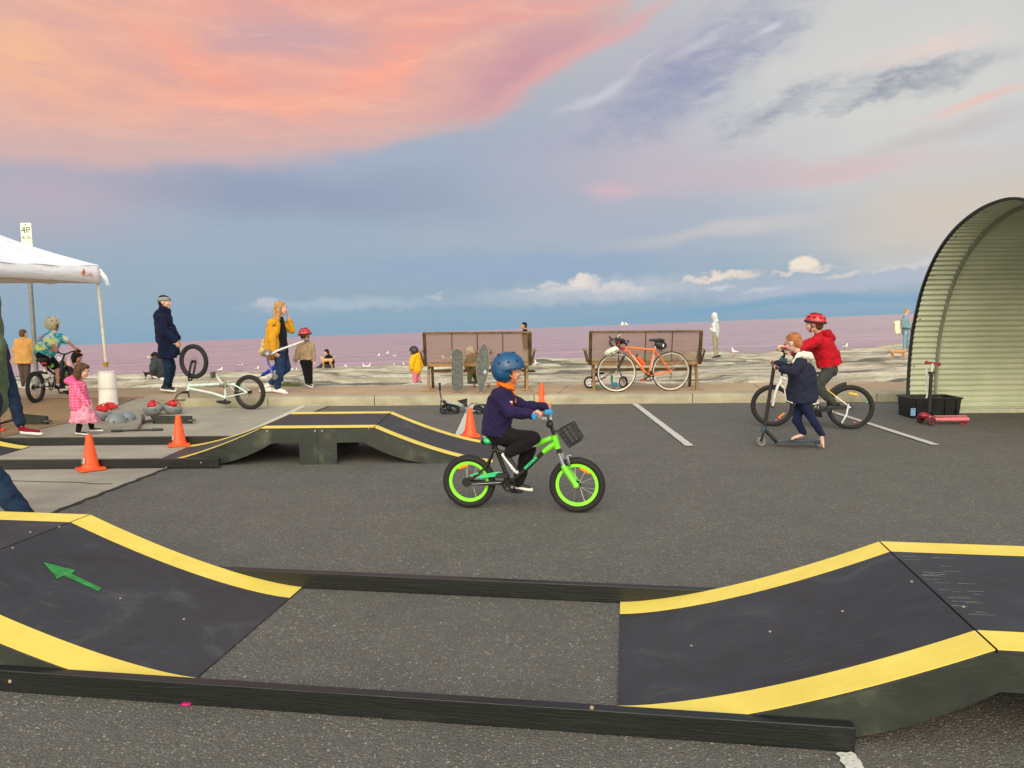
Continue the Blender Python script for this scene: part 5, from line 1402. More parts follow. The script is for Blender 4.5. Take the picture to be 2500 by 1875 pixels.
# purple one behind the road bicycle, under the bench
pa, pb2 = onplane(1440, 949, PZ), onplane(1520, 948, PZ)
VB = VPlane(Vector((0,13.35,PZ)), Vector((1,13.37,PZ))); Pb = VB.P
root = thing('balance_bicycle', tuple(Vector((Pb(1440,948).x, 13.35, PZ))), 'purple balance bicycle with white wheels parked behind the orange road bicycle', 'balance bike')
c1_ = Pb(1439.5,933.5); rr1 = c1_.z-PZ+.0; rr1 = min(rr1, .125); c1_.z = PZ+rr1
c2_ = Pb(1522,932); c2_.z = PZ+rr1
PUR = M('purple_frame', (120,50,110), .4)
simple_wheel(root, c1_, VB.n, rr1, .02, .028, BT, WHP, 5, .014); simple_wheel(root, c2_, (VB.n+VB.u*1.4).normalized(), rr1, .02, .028, BT, WHP, 5, .014)
tubes(root, 'frame', [[c1_, Pb(1462,930), Pb(1493,910), Pb(1512,903)]], .016, PUR)
mb = MB(); mb.bar(Pb(1478,920,-.018), Pb(1490,912,-.018), .012, .003, VB.n); mb.build('lettering', WHP, root)
tubes(root, 'fork', [[Pb(1512,902), c2_+VB.n*.05], [Pb(1512,902), c2_-VB.n*.05]], .010, PUR)
tubes(root, 'steering_tube', [[Pb(1512,905), Pb(1508,892)]], .012, BLK); tubes(root, 'handlebar', [[Pb(1508,892,-.15), Pb(1508,892,.15)]], .011, BLK)
mb = MB(); mb.ell(Pb(1464,911), VB.u, VB.n, EZ, .09, .05, .022, 14, 8); mb.ell(Pb(1455,915), VB.u, VB.n, EZ, .05, .05, .03, 12, 8); mb.build('saddle', BLKP, root)
tubes(root, 'seat_post', [[Pb(1462,914), Pb(1466,927)]], .012, BLK)
# blue and green mini scooter in the same corner
root = thing('scooter', tuple(Vector((Pb(1495,945).x, 13.15, PZ))), 'small scooter with green stem and blue front, behind the road bicycle’s front wheel', 'scooter')
Pc = lambda px, py, o=0: W(px, py, 13.15+o)
tubes(root, 'stem', [[Pc(1493,915), Pc(1494,934)]], .02, M('green_plastic', (20,130,90), .4))
mb = MB(); mb.obox(Pc(1500,938), EX, EY, EZ, .05, .05, .03); mb.build('front_cover', M('blue_plastic', (30,130,180), .4), root, bevel=.012)
for px in (1488, 1505):
    c_ = Pc(px, 940, -.03); c_.z = PZ+.05; mb = MB(); mb.torus(c_, EY, .037, .013, 20, 8); mb.disc(c_, EY, .03, .014, 14); mb.build('wheel', M('smoky_wheel', (120,116,112), .3), root)
mb = MB(); q_ = Pc(1470,943); mb.box((q_.x, 13.2, PZ+.05), (.14, .05, .012)); mb.build('deck', M('green_plastic', (20,130,90)), root, bevel=.005)

# ------------------------------------------------------------------ lying stunt scooters
def lying_scooter(label, dk, tailp, mirror, parts=True):
    """deck stands on edge facing the camera"""
    root = thing('scooter', tuple(dk[0]), label, 'scooter')
    mb = MB(); mb.prism(dk, Vector((0,.028,0))); mb.build('deck', BLK, root, bevel=.004)
    c_ = sum(dk, Vector((0,0,0)))/4
    mb = MB(); mb.prism([c_+(p_-c_)*.95-EY*.001 for p_ in dk], Vector((0,-.002,0))); mb.build('grip_tape', M('dark_grip', (54,58,50), .95, var=.25, bump=.4), root)
    return root
SG = G(420, 1036)
def S1(px, py, dy=0): return W(px, py, SG.y+dy)
dk = [S1(374,1036.5), S1(469,1036.5), S1(468,1016), S1(367,1015)]
for p_ in dk[:2]: p_.z = max(p_.z, gz(p_.x, p_.y)+.002)
root = lying_scooter('black stunt scooter lying on its side on the concrete, grips toward the cone', dk, None, False)
mb = MB(); mb.obox(S1(460,1026,-.006), EX, EY, EZ, .04, .004, .018); mb.build('brake', BLKP, root, bevel=.006)
c_ = S1(468,1026,.01); mb = MB(); mb.torus(c_, EZ, .04, .014, 24, 8); mb.disc(c_, EZ, .034, .02, 16); mb.build('wheel', M('grey_urethane', (84,84,84), .4), root)
tubes(root, 'neck', [[S1(378,1027), S1(362,1028), S1(346,1031)]], [.026,.022,.022], M('dark_bronze', (52,44,42), .4))
tubes(root, 'fork', [[S1(347,1030), S1(349,1022,.05)]], .018, M('dark_bronze', (52,44,42)))
c_ = S1(349.5,1020,.06); mb = MB(); mb.torus(c_, Vector((1,.2,.3)).normalized(), .04, .013, 24, 8); mb.disc(c_, Vector((1,.2,.3)).normalized(), .034, .02, 14); mb.build('wheel', M('grey_urethane', (84,84,84)), root)
g0 = G(335, 1055); g0.z += .03; gA = G(272, 1057); gA.z += .02; gB = G(398, 1053); gB.z += .02
tubes(root, 'steering_tube', [[S1(346,1031), g0]], .016, M('pinkish_alloy', (120,100,98), .35, metal=.5))
tubes(root, 'handlebar', [[gA, g0, gB]], .012, BLK); tubes(root, 'grip', [[gA, gA.lerp(g0, .42)]], .018, BLKP); tubes(root, 'grip', [[gB, gB.lerp(g0, .42)]], .018, BLKP)
SG2 = G(85, 1038)
def S2(px, py, dy=0): return W(px, py, SG2.y+dy)
dk = [S2(44,1034), S2(118,1038.5), S2(115,1016), S2(44,1010)]
root = lying_scooter('black stunt scooter lying on edge behind the maroon shoe', dk, None, False)
mb = MB(); mb.obox(S2(108,1028,-.006), EX, EY, EZ, .045, .004, .02); mb.build('brake', BLKP, root, bevel=.006)
c_ = S2(117,1028,.012); mb = MB(); mb.torus(c_, EZ, .04, .014, 24, 8); mb.disc(c_, EZ, .034, .02, 16); mb.build('wheel', M('grey_urethane', (84,84,84)), root)
tubes(root, 'neck', [[S2(46,1024), S2(28,1026), S2(14,1030)]], .022, M('dark_bronze', (52,44,42)))
tubes(root, 'steering_tube', [[S2(14,1030), G(-30,1050)+EZ*.03]], .016, BLK)

# ------------------------------------------------------------------ loose helmets
HG = M('grey_helmet_shell', (126,134,134), .4, coat=.2, var=.05); HRD = M('red_strap', (196,24,32), .6); HIN = M('dark_foam', (40,40,42), .9)
def shell(c, ax, front, rx, ry, rz_, th=.012, cut=-.15, n=26, m=12):
    """helmet bowl, opening at local z=cut; ax up, front forward"""
    s_ = front.cross(ax).normalized(); f_ = ax.cross(s_).normalized(); mb = MB(); vs = []; fs = []
    for layer, k_ in ((0, 1.0), (1, 1-th/rx)):
        for i in range(m+1):
            t_ = (math.pi/2 - math.asin(max(-1, cut)))*i/m
            for j in range(n):
                a_ = 2*math.pi*j/n
                vs.append(c + s_*(rx*k_*math.sin(t_)*math.cos(a_)) + f_*(ry*k_*math.sin(t_)*math.sin(a_)) + ax*(rz_*k_*math.cos(t_)))
    o = (m+1)*n
    for i in range(m):
        for j in range(n):
            fs.append((i*n+j, (i+1)*n+j, (i+1)*n+(j+1)%n, i*n+(j+1)%n)); fs.append((o+i*n+j, o+i*n+(j+1)%n, o+(i+1)*n+(j+1)%n, o+(i+1)*n+j))
    for j in range(n): fs.append((m*n+j, o+m*n+j, o+m*n+(j+1)%n, m*n+(j+1)%n))
    mb.add(vs, fs); return mb, s_, f_
def loose_helmet(label, px, py, rpx, up, front, strap=True, zc=None):
    d_ = G(px, zc); Yh_ = d_.y; r_ = rpx*Yh_/F; up = Vector(up).normalized(); c_ = W(px, zc, Yh_); c_.z = d_.z+(r_*.97 if up.z < 0 else r_*.06); front = Vector(front)
    root = thing('helmet', (c_.x, c_.y, d_.z), label, 'helmet', 'grey helmets dropped on the concrete')
    mb, s_, f_ = shell(c_, up, front, r_, r_*1.12, r_*.98 if up.z < 0 else r_*1.12, cut=-.02); sh_ = mb.build('shell', HG, root, angle=180)
    for a_ in (35, 70, 110, 145):
        for t_ in (38,):
            q_ = c_+(s_*math.cos(R(a_))+f_*math.sin(R(a_))*1.1)*(r_*math.sin(R(t_+30)))+up*(r_*.98*math.cos(R(t_+30))); mb = MB(); mb.ell(q_, s_, f_, up, .012, .012, .010, 10, 6); mb.build('vent', HIN, sh_)
    if strap:
        for k in range(3):
            a_ = R(-60+60*k); e_ = s_*math.cos(a_)+f_*math.sin(a_); b0 = c_-up*r_*.2+e_*r_*.85
            mid = c_ - up*r_*(.75 if up.z < 0 else .3) + e_*r_*(.1 if up.z < 0 else 1.1); end = mid+EX*r_*.2+EZ*(-.1*r_)
            if up.z > 0: mid.z = d_.z+.01; end = mid+e_*.05
            mb = MB(); mb.tube([b0, b0.lerp(mid, .5)+EZ*.005, mid, end], .009, 6); mb.build('strap', HRD, root)
        if up.z < 0:
            mb = MB(); mb.ell(c_-up*r_*.25-EY*r_*.25, s_, f_, up, r_*.30, r_*.5, r_*.36, 12, 8); blob(mb, 'liner_pad', HRD, root, .008, 2, .03, .03)
    return root
loose_helmet('upturned grey helmet with red straps, left one of the pair by the scooter deck', 374, 1000, 22, (.12,-.10,-1), (1,0,0), zc=1015)
loose_helmet('upturned grey helmet with red straps, right one of the pair by the bicycle handlebar', 423, 998, 21.5, (-.22,-.12,-1), (1,.2,0), zc=1012)
loose_helmet('pale grey helmet lying crown up in front, beside the toddler', 283, 1015, 23, (.05,-.10,1), (-.6,-.8,0), True, zc=1034)
loose_helmet('pale grey helmet lying crown up, tucked behind the other one', 309, 1009, 21, (.1,-.05,1), (.6,-.5,0), True, zc=1027)
loose_helmet('grey helmet lying upturned behind the toddler with its red straps spilling out', 252, 1010, 25, (-.25,-.15,-1), (1,.3,0), zc=1028)
mb = MB(); ph = G(276, 1001); Yr = ph.y
for k in range(4): mb.tube([W(250+random.uniform(0,8), 990+k*3, Yr), W(262, 984+k*4, Yr), W(275, 986+k*3, Yr-.02), W(287, 992+k, Yr-.03)], [.016,.02,.022,.012], 8)
o = blob(mb, 'strap_bundle', HRD, None, .008, 2, .02, .03); tag(o, 'heap of red helmet straps at the foot of the white tent weight', 'straps')

# white cycling helmet hanging from the road bike's bars
c_ = W(1493, 856, 12.55); root = thing('helmet', tuple(c_), 'white vented cycling helmet hanging from the road bicycle’s handlebar', 'helmet')
WHS = M('white_helmet_shell', (214,218,196), .4, coat=.2)
upv = Vector((.35,-.55,-.75)).normalized(); mb, s_, f_ = shell(c_, upv, Vector((1,0,.35)), .085, .13, .08, cut=-.1); mb.build('shell', WHS, root, angle=180)
for i_, (a_, b_) in enumerate(((-.045,.05),(-.045,-.03),(0,.07),(0,-.01),(.045,.05),(.045,-.03),(0,-.08))):
    x2 = a_/.085; y2 = b_/.13; zz = math.sqrt(max(0, 1-x2*x2-y2*y2)); q_ = c_+s_*a_+f_*b_+upv*(.08*zz); mb = MB(); mb.ell(q_, s_, f_, upv, .011, .026, .007, 10, 6); mb.build('vent', M('vent_dark', (40,52,40), .8), root)
tubes(root, 'strap', [[c_+s_*.07, W(1492,840,12.6), W(1497,833,12.65)]], .006, BLKP)

# ------------------------------------------------------------------ gulls
GW = M('gull_white', (236,232,226), .7, var=.03); GGY = M('gull_grey', (150,152,158), .7); GLEG = M('gull_orange', (200,80,50), .6)
def gull(p, dirx, label, k=1.0, pose='stand', grp='silver gulls standing on the rock edge'):
    root = thing('gull', tuple(p), label, 'gull', grp); d_ = Vector((dirx, random.uniform(-.4, .4), 0)).normalized(); s_ = EZ.cross(d_)
    B = p+EZ*.13*k; mb = MB()
    mb.rcone(B+d_*.05*k+EZ*.01*k, .052*k, B-d_*.08*k+EZ*.0, .03*k, 10); mb.rcone(B-d_*.08*k, .028*k, B-d_*.17*k+EZ*.0, .008*k, 8)
    if pose == 'stand': mb.rcone(B+d_*.07*k+EZ*.02*k, .036*k, B+d_*.085*k+EZ*.10*k, .026*k, 10); H = B+d_*.095*k+EZ*.125*k
    else: mb.rcone(B+d_*.07*k, .036*k, B+d_*.13*k+EZ*.01*k, .026*k, 10); H = B+d_*.14*k+EZ*.015*k
    mb.sph(H, .033*k, 10, 7); blob(mb, 'body', GW, root, .012*k, 2)
    mb = MB(); mb.rcone(H+d_*.02*k, .011*k, H+d_*.07*k-EZ*.01*k, .003*k, 6); mb.build('bill', GLEG, root)
    if pose == 'stand':
        for s in (-1, 1):
            mb = MB(); mb.rcone(B+s_*s*.035*k+d_*.03*k+EZ*.01*k, .032*k, B+s_*s*.02*k-d_*.17*k, .006*k, 8); mb.build('wing', GGY if random.random() < .35 else GW, root)
            mb = MB(); mb.tube([B+s_*s*.02*k-EZ*.03*k, p+s_*s*.02*k-EZ*.01], .006*k, 5); mb.build('leg', GLEG, root)
    else:
        for s in (-1, 1):
            a_ = R(50+random.uniform(-15, 20)); w0 = B+s_*s*.03*k; w1 = w0+(s_*s*math.cos(a_)+EZ*math.sin(a_))*.17*k; w2 = w1+(s_*s*math.cos(a_*.5)+EZ*math.sin(a_*.5))*.22*k-d_*.08*k
            mb = MB(); mb.prism([w0+d_*.05*k, w1+d_*.05*k, w2, w1-d_*.06*k, w0-d_*.06*k], EZ*.008*k); mb.build('wing', GGY if s < 0 else GW, root, smooth=False)
    return root
def on_shelf(px, py): return GR(px, py)
st_g = [(538,897,1,'between the two wheels of the upturned bicycle'),(626,897,1,'left of the woman in mustard'),(714,893,-1,'left of two between the woman and the helmeted child'),(728,893,-1,'right of two between the woman and the helmeted child'),
 (817.5,887,-1,'right behind the seated person with the dog'),(838,889,1,'small one right of the seated person'),(849,889,-1,'facing left, second from the seated person'),(891,888,-1,'left one of a tight pair in mid shelf'),(899,888,1,'right one of a tight pair in mid shelf'),
 (942,886,1,'below the flying gulls'),(957.6,887,1,'just right of the one below the flying gulls'),(989,886,-1,'left of the child in yellow'),(1085.5,883,-1,'seen through the left bench, leftmost'),(1098,884,1,'seen through the left bench beside the rounded skateboard'),(1133,884,-1,'seen through the left bench, left of two between the skateboards'),(1140,884,1,'seen through the left bench, right of two between the skateboards')]
for px, py, dx, lb in st_g:
    p = GR(px, py)
    gull(p, dx, 'gull on the shelf edge, '+lb, .85)
p = GR(1313, 898.5); gull(p, -1, 'white gull standing nearest, between the two benches', 1.0)
p = GR(1792.8, 868); gull(p, -1, 'white gull resting on the shelf right of the hooded man', 1.1); p = GR(2062.5, 852); gull(p, 1, 'white gull at the water’s edge right of the boy in red', 1.0)
fl = [(586.5,890,40,'white gull taking off above the shelf, left of the woman in mustard',1,.75),(923,868,65,'flying gull, lowest left of the three over the water',1,1.0),(947,862,65,'flying gull, highest of the three over the water',-1,1.0),(964,869,65,'flying gull, right-hand one of the three over the water',-1,1.0),(366,872,40,'white gull with spread wings behind the crouching person at left',-1,.9)]
for px, py, Y_, lb, dx, k_ in fl:
    p = W(px, py, Y_)-EZ*.13*k_; gull(p, dx, lb, k_, 'fly', 'silver gulls in flight')

# ------------------------------------------------------------------ dogs
def dog(P0_, dirx, L, H, mat, label, leash=None, headup=0.0, dark=None, hair=.01, tail=1.0):
    root = thing('dog', tuple(P0_), label, 'dog'); d_ = Vector((dirx, .12, 0)).normalized(); s_ = EZ.cross(d_); mb = MB()
    at = lambda f_, u_, w_=0: P0_+d_*(f_*L)+EZ*(u_*H)+s_*(w_*H)
    mb.rcone(at(.28,.72), .17*H, at(-.05,.74), .15*H); mb.rcone(at(-.05,.74), .14*H, at(-.36,.75), .14*H)
    mb.rcone(at(.32,.80), .12*H, at(.46,.98+headup), .085*H); hd_ = at(.5,1.02+headup); mb.sph(hd_, .10*H)
    mz = at(.62,.97+headup); mb.rcone(hd_, .07*H, mz, .04*H)
    for s in (-1, 1):
        mb.rcone(at(.30,.62,s*.09), .075*H, at(.29,.32,s*.10), .045*H, 10); mb.rcone(at(.29,.32,s*.10), .042*H, at(.30,.04,s*.10), .035*H, 10); mb.rcone(at(.30,.03,s*.10), .035*H, at(.345,.025,s*.10), .03*H, 8)
        mb.rcone(at(-.34,.66,s*.09), .11*H, at(-.27,.42,s*.10), .06*H, 10); mb.rcone(at(-.27,.42,s*.10), .05*H, at(-.41,.25,s*.10), .035*H, 10); mb.rcone(at(-.41,.25,s*.10), .035*H, at(-.39,.04,s*.10), .03*H, 10); mb.rcone(at(-.39,.03,s*.10), .033*H, at(-.345,.025,s*.10), .03*H, 8)
        mb.rcone(hd_+s_*s*.08*H+EZ*.06*H, .035*H, hd_+s_*s*.11*H-EZ*.02*H, .02*H, 8)
    mb.rcone(at(-.42,.80), .06*H, at(-.56,.9+.1*tail), .055*H, 10); mb.rcone(at(-.56,.9+.1*tail), .055*H, at(-.64,.85+.25*tail), .03*H, 10)
    o = blob(mb, 'body', mat, root, .014, 2, hair, .03)
    mb = MB(); mb.sph(mz+d_*.02*H, .022*H, 8, 6); mb.build('nose', BLKP, root)
    return root, hd_, at
GOLD = cloth('golden_fur', (206,158,98), vs=20); ORG = cloth('orange_fur', (190,140,92), vs=20); BKF = cloth('black_fur', (26,22,24))
p = GR(799, 903); r_, hd_, at = dog(p, -1, .46, .40, GOLD, 'golden shaggy dog standing in front of the seated person on the rocks')
mb = MB(); mb.torus(at(.40,.86), (d:=(at(.46,.98)-at(.32,.80))).normalized(), .07, .014, 16, 6); mb.build('collar', WHP, r_)
p = GR(2192, 880); r2, hd2, at2 = dog(p, 1, .66, .38, ORG, 'orange-tan dog with bushy tail walking beside the woman in denim', tail=.8, headup=-.15)
p = GR(365, 928); dog(p, 1, .30, .26, BKF, 'small black dog partly hidden by the crouching person')
# ------------------------------------------------------------------ people
def skin(name, rgb): 
    if name in MATS: return MATS[name]
    m, t, b, oc = pb(name); n1 = t.noise(oc, 12, 3); t.l(t.ramp(n1.outputs[0], [(.3, lin(tuple(q*.93 for q in rgb))), (.7, lin(rgb))]), b.inputs['Base Color'])
    b.inputs['Roughness'].default_value = .55; b.inputs['Subsurface Weight'].default_value = .12; b.inputs['Subsurface Radius'].default_value = (.01,.004,.002); b.inputs['Subsurface Scale'].default_value = 1.0
    return m
SK1 = skin('fair_skin', (214,172,150)); SK2 = skin('tan_skin', (194,142,110)); SK3 = skin('pink_skin', (218,174,158))
HB = cloth('brown_hair', (92,64,44), var=.35, vs=30, bump=.8, bs=80, rough=.6); HBL = cloth('blond_hair', (176,138,92), var=.3, vs=22, bump=.8, bs=70, rough=.55)
HR = cloth('ginger_hair', (168,108,68), var=.25, vs=26, bump=.8, bs=90, rough=.6); HK = cloth('black_hair', (34,26,24), var=.3, vs=30, bump=.6, bs=80)
EYEW = M('eye_white', (220,214,206), .3, var=.02); EYED = M('eye_dark', (40,28,22), .2); LIP = M('lip', (188,96,88), .5)
DEN = cloth('dark_denim', (34,58,92), vs=16, var=.3); DENL = cloth('light_denim', (126,158,176), vs=16, var=.25); DENM = cloth('mid_denim', (28,46,70), vs=14, var=.35)
BKC = cloth('black_cloth', (24,22,26), var=.3); NAVY = cloth('navy_cloth', (24,34,66), var=.25); SHW = M('shoe_white', (222,222,218), .5, var=.06); SHB = M('shoe_black', (28,28,30), .6); SOCK = cloth('white_sock', (226,224,218))
def hd_frame(yaw, tilt=0, roll=0):
    f = Vector((math.sin(R(yaw)), math.cos(R(yaw)), 0)); s = f.cross(EZ); u = EZ.copy()
    q = Matrix.Rotation(R(tilt), 3, s); f = q @ f; u = q @ u
    q = Matrix.Rotation(R(roll), 3, f); s = q @ s; u = q @ u
    return s, f, u
def add_head(mb, c, fr, hs):
    s, f, u = fr; at = lambda a, b_, c_: c+s*(a*hs)+f*(b_*hs)+u*(c_*hs)
    mb.ell(at(0,-.008,.022), s, f, u, .074*hs, .093*hs, .093*hs, 20, 14)
    mb.ell(at(0,.028,-.035), s, f, u, .058*hs, .060*hs, .072*hs, 18, 12)
    mb.ell(at(0,.056,-.092), s, f, u, .027*hs, .026*hs, .021*hs)
    mb.rcone(at(0,.084,.0), .008*hs, at(0,.104,-.034), .0125*hs, 10)
    mb.ell(at(0,.080,.022), s, f, u, .045*hs, .012*hs, .012*hs)
    mb.ell(at(0,.084,-.064), s, f, u, .022*hs, .011*hs, .009*hs)
    for q in (-1, 1):
        mb.ell(at(q*.034,.066,-.032), s, f, u, .024*hs, .022*hs, .024*hs); mb.ell(at(q*.074,-.004,-.014), s, f, u, .009*hs, .019*hs, .028*hs)
    return at
def face_bits(par, at, fr, hs, brow=None):
    s, f, u = fr
    for q in (-1, 1):
        mb = MB(); mb.ell(at(q*.031,.0835,.004), s, f, u, .0125*hs, .006*hs, .0075*hs, 12, 8); e = mb.build('eye', EYEW, par)
        mb = MB(); mb.ell(at(q*.031,.0885,.004), s, f, u, .006*hs, .003*hs, .0062*hs, 10, 6); mb.build('iris', EYED, e)
        if brow:
            mb = MB(); mb.ell(at(q*.032,.089,.026), s, f, u, .018*hs, .004*hs, .0035*hs, 10, 6); mb.build('eyebrow', brow, par)
    mb = MB(); mb.ell(at(0,.0925,-.066), s, f, u, .019*hs, .005*hs, .006*hs, 12, 6); mb.build('lips', LIP, par)
def add_hand(mb, w_, d, n_, k, curl=40, spread=.1):
    """relaxed hand: wrist, direction, palm normal"""
    d = d.normalized(); n_ = (n_-d*n_.dot(d)).normalized(); s = d.cross(n_)
    pc = w_+d*.045*k; mb.ell(pc, s, d, n_, .038*k, .05*k, .016*k, 14, 8)
    for i, L in enumerate((.068,.078,.072,.055)):
        o = (i-1.5)*.019*k; b0 = w_+d*.085*k+s*o; d1 = (d+s*(i-1.5)*spread*.5)
        d1 = (d1*math.cos(R(curl*.5))+n_*math.sin(R(curl*.5))).normalized(); b1 = b0+d1*L*k*.5; d2 = (d*math.cos(R(curl*1.3))+n_*math.sin(R(curl*1.3))).normalized()
        mb.rcone(b0-d*.012*k, .0105*k, b1, .0095*k, 8); mb.rcone(b1, .0095*k, b1+d2*L*k*.5, .0082*k, 8)
    t0 = w_+d*.03*k-s*.03*k; t1 = t0+(d*.6-s*.8+n_*.3).normalized()*.035*k; mb.rcone(t0, .014*k, t1, .011*k, 8); mb.rcone(t1, .011*k, t1+(d*.9-s*.25+n_*.4).normalized()*.03*k, .009*k, 8)
def add_grip_hand(mb, w_, gp, ax, k, rg=.018):
    """hand closed round a bar: wrist w_, grip point gp, bar axis ax"""
    ax = ax.normalized(); d = (gp-w_); d = (d-ax*d.dot(ax)).normalized(); n_ = ax.cross(d)
    if n_.z < 0: n_ = -n_
    kn = gp-d*(rg+.004)*.2+n_*(rg+.012*k)
    mb.ell(w_.lerp(kn, .6), ax, (kn-w_).normalized(), n_, .040*k, (kn-w_).length*.62+.01, .019*k, 14, 8)
    for i in range(4):
        o = ax*((i-1.5)*.0195*k); r_ = rg+.008*k; pts = []
        for a_ in (100, 50, 0, -50, -100): pts.append(gp+o+d*(r_*math.cos(R(a_)))+n_*(r_*math.sin(R(a_))))
        for a_, b_ in zip(pts[:-1], pts[1:]): mb.rcone(a_, .0098*k, b_, .0092*k, 8)
    t0 = w_.lerp(gp, .55)-n_*.004; tp = gp-ax*.035*k-n_*(rg+.006*k)*.8; mb.rcone(t0-ax*.02*k, .014*k, tp, .0105*k, 8); mb.rcone(tp, .0105*k, tp+d*.022*k, .009*k, 8)
def add_shoe(up, so, an, toe, k, h=.07, L=None):
    """an: ankle joint, toe: tip on the ground line. up/so: meshes for upper and sole"""
    d = toe-an; 
    fl = Vector((d.x, d.y, 0)); fl = fl.normalized() if fl.length > 1e-4 else EY
    s = None
    heel = an + (toe-an).project((toe-an))*0; dn = Vector((0,0,-1))
    L = L or .26*k
    # sole direction from heel to toe
    hp = Vector((an.x, an.y, an.z))-EZ*.07*k-fl*.045*k
    sd = (toe-hp); 
    if sd.length < .5*L: sd = fl*L
    sd.normalize(); hp = toe-sd*L; s = sd.cross(EZ).normalized(); u = s.cross(sd).normalized()
    if u.z < 0: u = -u
    so.rcone(hp+sd*.035*k+u*.016*k, .034*k, toe-sd*.045*k+u*.014*k, .036*k)
    n0 = len(so.v)
    up.rcone(hp+sd*.045*k+u*.05*k, .036*k, an-EZ*.01*k, .042*k); up.rcone(hp+sd*.05*k+u*.045*k, .036*k, toe-sd*.06*k+u*.032*k, .03*k)
    return hp, sd, u
def flat_sole(mats, root, hp, sd, u, L, k, mat, name='sole'):
    s = sd.cross(u).normalized(); mb = MB(); pts = []
    for t_, w_ in ((0,.022),(.06,.032),(.25,.032),(.45,.031),(.7,.042),(.88,.036),(1,.012)): pts.append((t_, w_))
    poly = [hp+sd*(t_*L)+s*w_*k for t_, w_ in pts]+[hp+sd*(t_*L)-s*w_*k for t_, w_ in reversed(pts)]
    mb.prism(poly, u*.032*k); return mb.build(name, mat, root, bevel=.004)
def person(label, Y, J, yaw, hs, k, top, bottom, shoe=None, hair=None, sk=None, tilt=0, roll=0, vox=.008, group=None, face=True, e=.012, sleeve='long',
           hands=None, gz0=None, extra_top=None, extra_bot=None, extra_body=None, legs=True, folds=.014, torso=1.0, bare=False, nofeet=False, longtop=None, sleeve_k=1.0, pant_k=1.0, hairfn=None, headless=False, tfs=.07, hems=()):
    P = {a: W(v[0], v[1], Y+(v[2] if len(v) > 2 else 0)) for a, v in J.items()}
    mid = lambda a, b_: (P[a]+P[b_])/2
    fz = min(P[q].z for q in ('tl','tr') if q in P) if 'tl' in P else (gz0 or P['hl'].z)
    hipc = mid('hl','hr'); root = thing('person', (hipc.x, hipc.y, gz0 if gz0 is not None else fz), label, 'person', group)
    fr = hd_frame(yaw, tilt, roll); s_, f_, u_ = fr
    nb = P['neck']; ch = mid('sl','sr'); ch2 = ch.lerp(hipc, .28); ws = ch.lerp(hipc, .65)
    sk = sk or SK1
    # body
    mb = MB(); at = add_head(mb, P['head'], fr, hs) if not headless else (lambda a, b_, c_: P['head'])
    if not headless: mb.rcone(P['head']-u_*.05*hs-f_*.015*hs, .048*hs, nb, .05*k, 14)
    mb.rcone(nb, .05*k, ch2, .085*k); mb.rcone(ch2, .085*k, ws, .08*k); mb.rcone(ws, .08*k, hipc, .085*k); mb.rcone(P['sl'], .045*k, P['sr'], .045*k)
    mb.rcone(P['hl'], .06*k, P['hr'], .06*k)
    for q in 'lr':
        if 'e'+q in P:
            mb.rcone(P['s'+q], .042*k, P['e'+q], .034*k); mb.rcone(P['e'+q], .034*k, P['w'+q], .024*k)
            h_ = (hands or {}).get(q)
            if h_ is None: add_hand(mb, P['w'+q], P['w'+q]-P['e'+q], f_*-1+s_*.2, k)
            elif h_[0] == 'grip': add_grip_hand(mb, P['w'+q], h_[1], h_[2], k)
            elif h_[0] == 'dir': add_hand(mb, P['w'+q], h_[1], h_[2], k, h_[3] if len(h_) > 3 else 40)
        if legs and 'k'+q in P:
            mb.rcone(P['h'+q], .065*k, P['k'+q], .048*k); mb.rcone(P['k'+q], .048*k, P['a'+q], .032*k)
            if bare and 't'+q in P:
                t_ = P['t'+q]; a_ = P['a'+q]; hl_ = a_-EZ*.045*k; 
                if (t_-a_).length < .02: t_ = a_+EX*.1
                d_ = (t_-a_).normalized(); sd_ = d_.cross(EY).normalized() if abs(d_.y) < .9 else d_.cross(EX)
                mb.rcone(a_, .034*k, a_.lerp(t_, .15)+Vector((0,0,-.02*k)), .036*k); mb.rcone(a_.lerp(t_, .05)+Vector((0,0,-.02*k)), .034*k, a_.lerp(t_, .75), .030*k)
                for i in range(5):
                    o = EY*((i-2)*.016*k); mb.rcone(a_.lerp(t_, .75)+o, .014*k, t_+o*1.1-d_*(.006*abs(i-1)*k), .0115*k if i else .015*k, 8)
    if extra_body: extra_body(mb, P, fr)
    body = blob(mb, 'body', sk, root, vox*.8, 2)
    if face and not headless: face_bits(body, at, fr, hs, hair[0] if hair else None)
    # bottom
    bm_, bk_ = bottom
    if bm_ is not None:
        mb = MB(); g = .010*pant_k; mb.rcone(P['hl'], .088*k*pant_k+g, P['hr'], .088*k*pant_k+g); mb.rcone(hipc+ (ws-hipc)*.25, .10*k+g, hipc, .098*k+g)
        for q in 'lr':
            if 'k'+q not in P: continue
            if bk_ == 'short': mb.rcone(P['h'+q], .085*k+g, P['h'+q].lerp(P['k'+q], .8), .075*k+g+.01*k)
            else:
                mb.rcone(P['h'+q], .082*k*pant_k+g, P['k'+q], .058*k*pant_k+g); en = P['k'+q].lerp(P['a'+q], .97 if bk_ == 'long' else .85); mb.rcone(P['k'+q], .058*k*pant_k+g, en, .042*k*pant_k+g)
        if extra_bot: extra_bot(mb, P, fr)
        blob(mb, 'trousers' if bk_ != 'short' else 'shorts', bm_, root, vox, 3, folds, tfs)
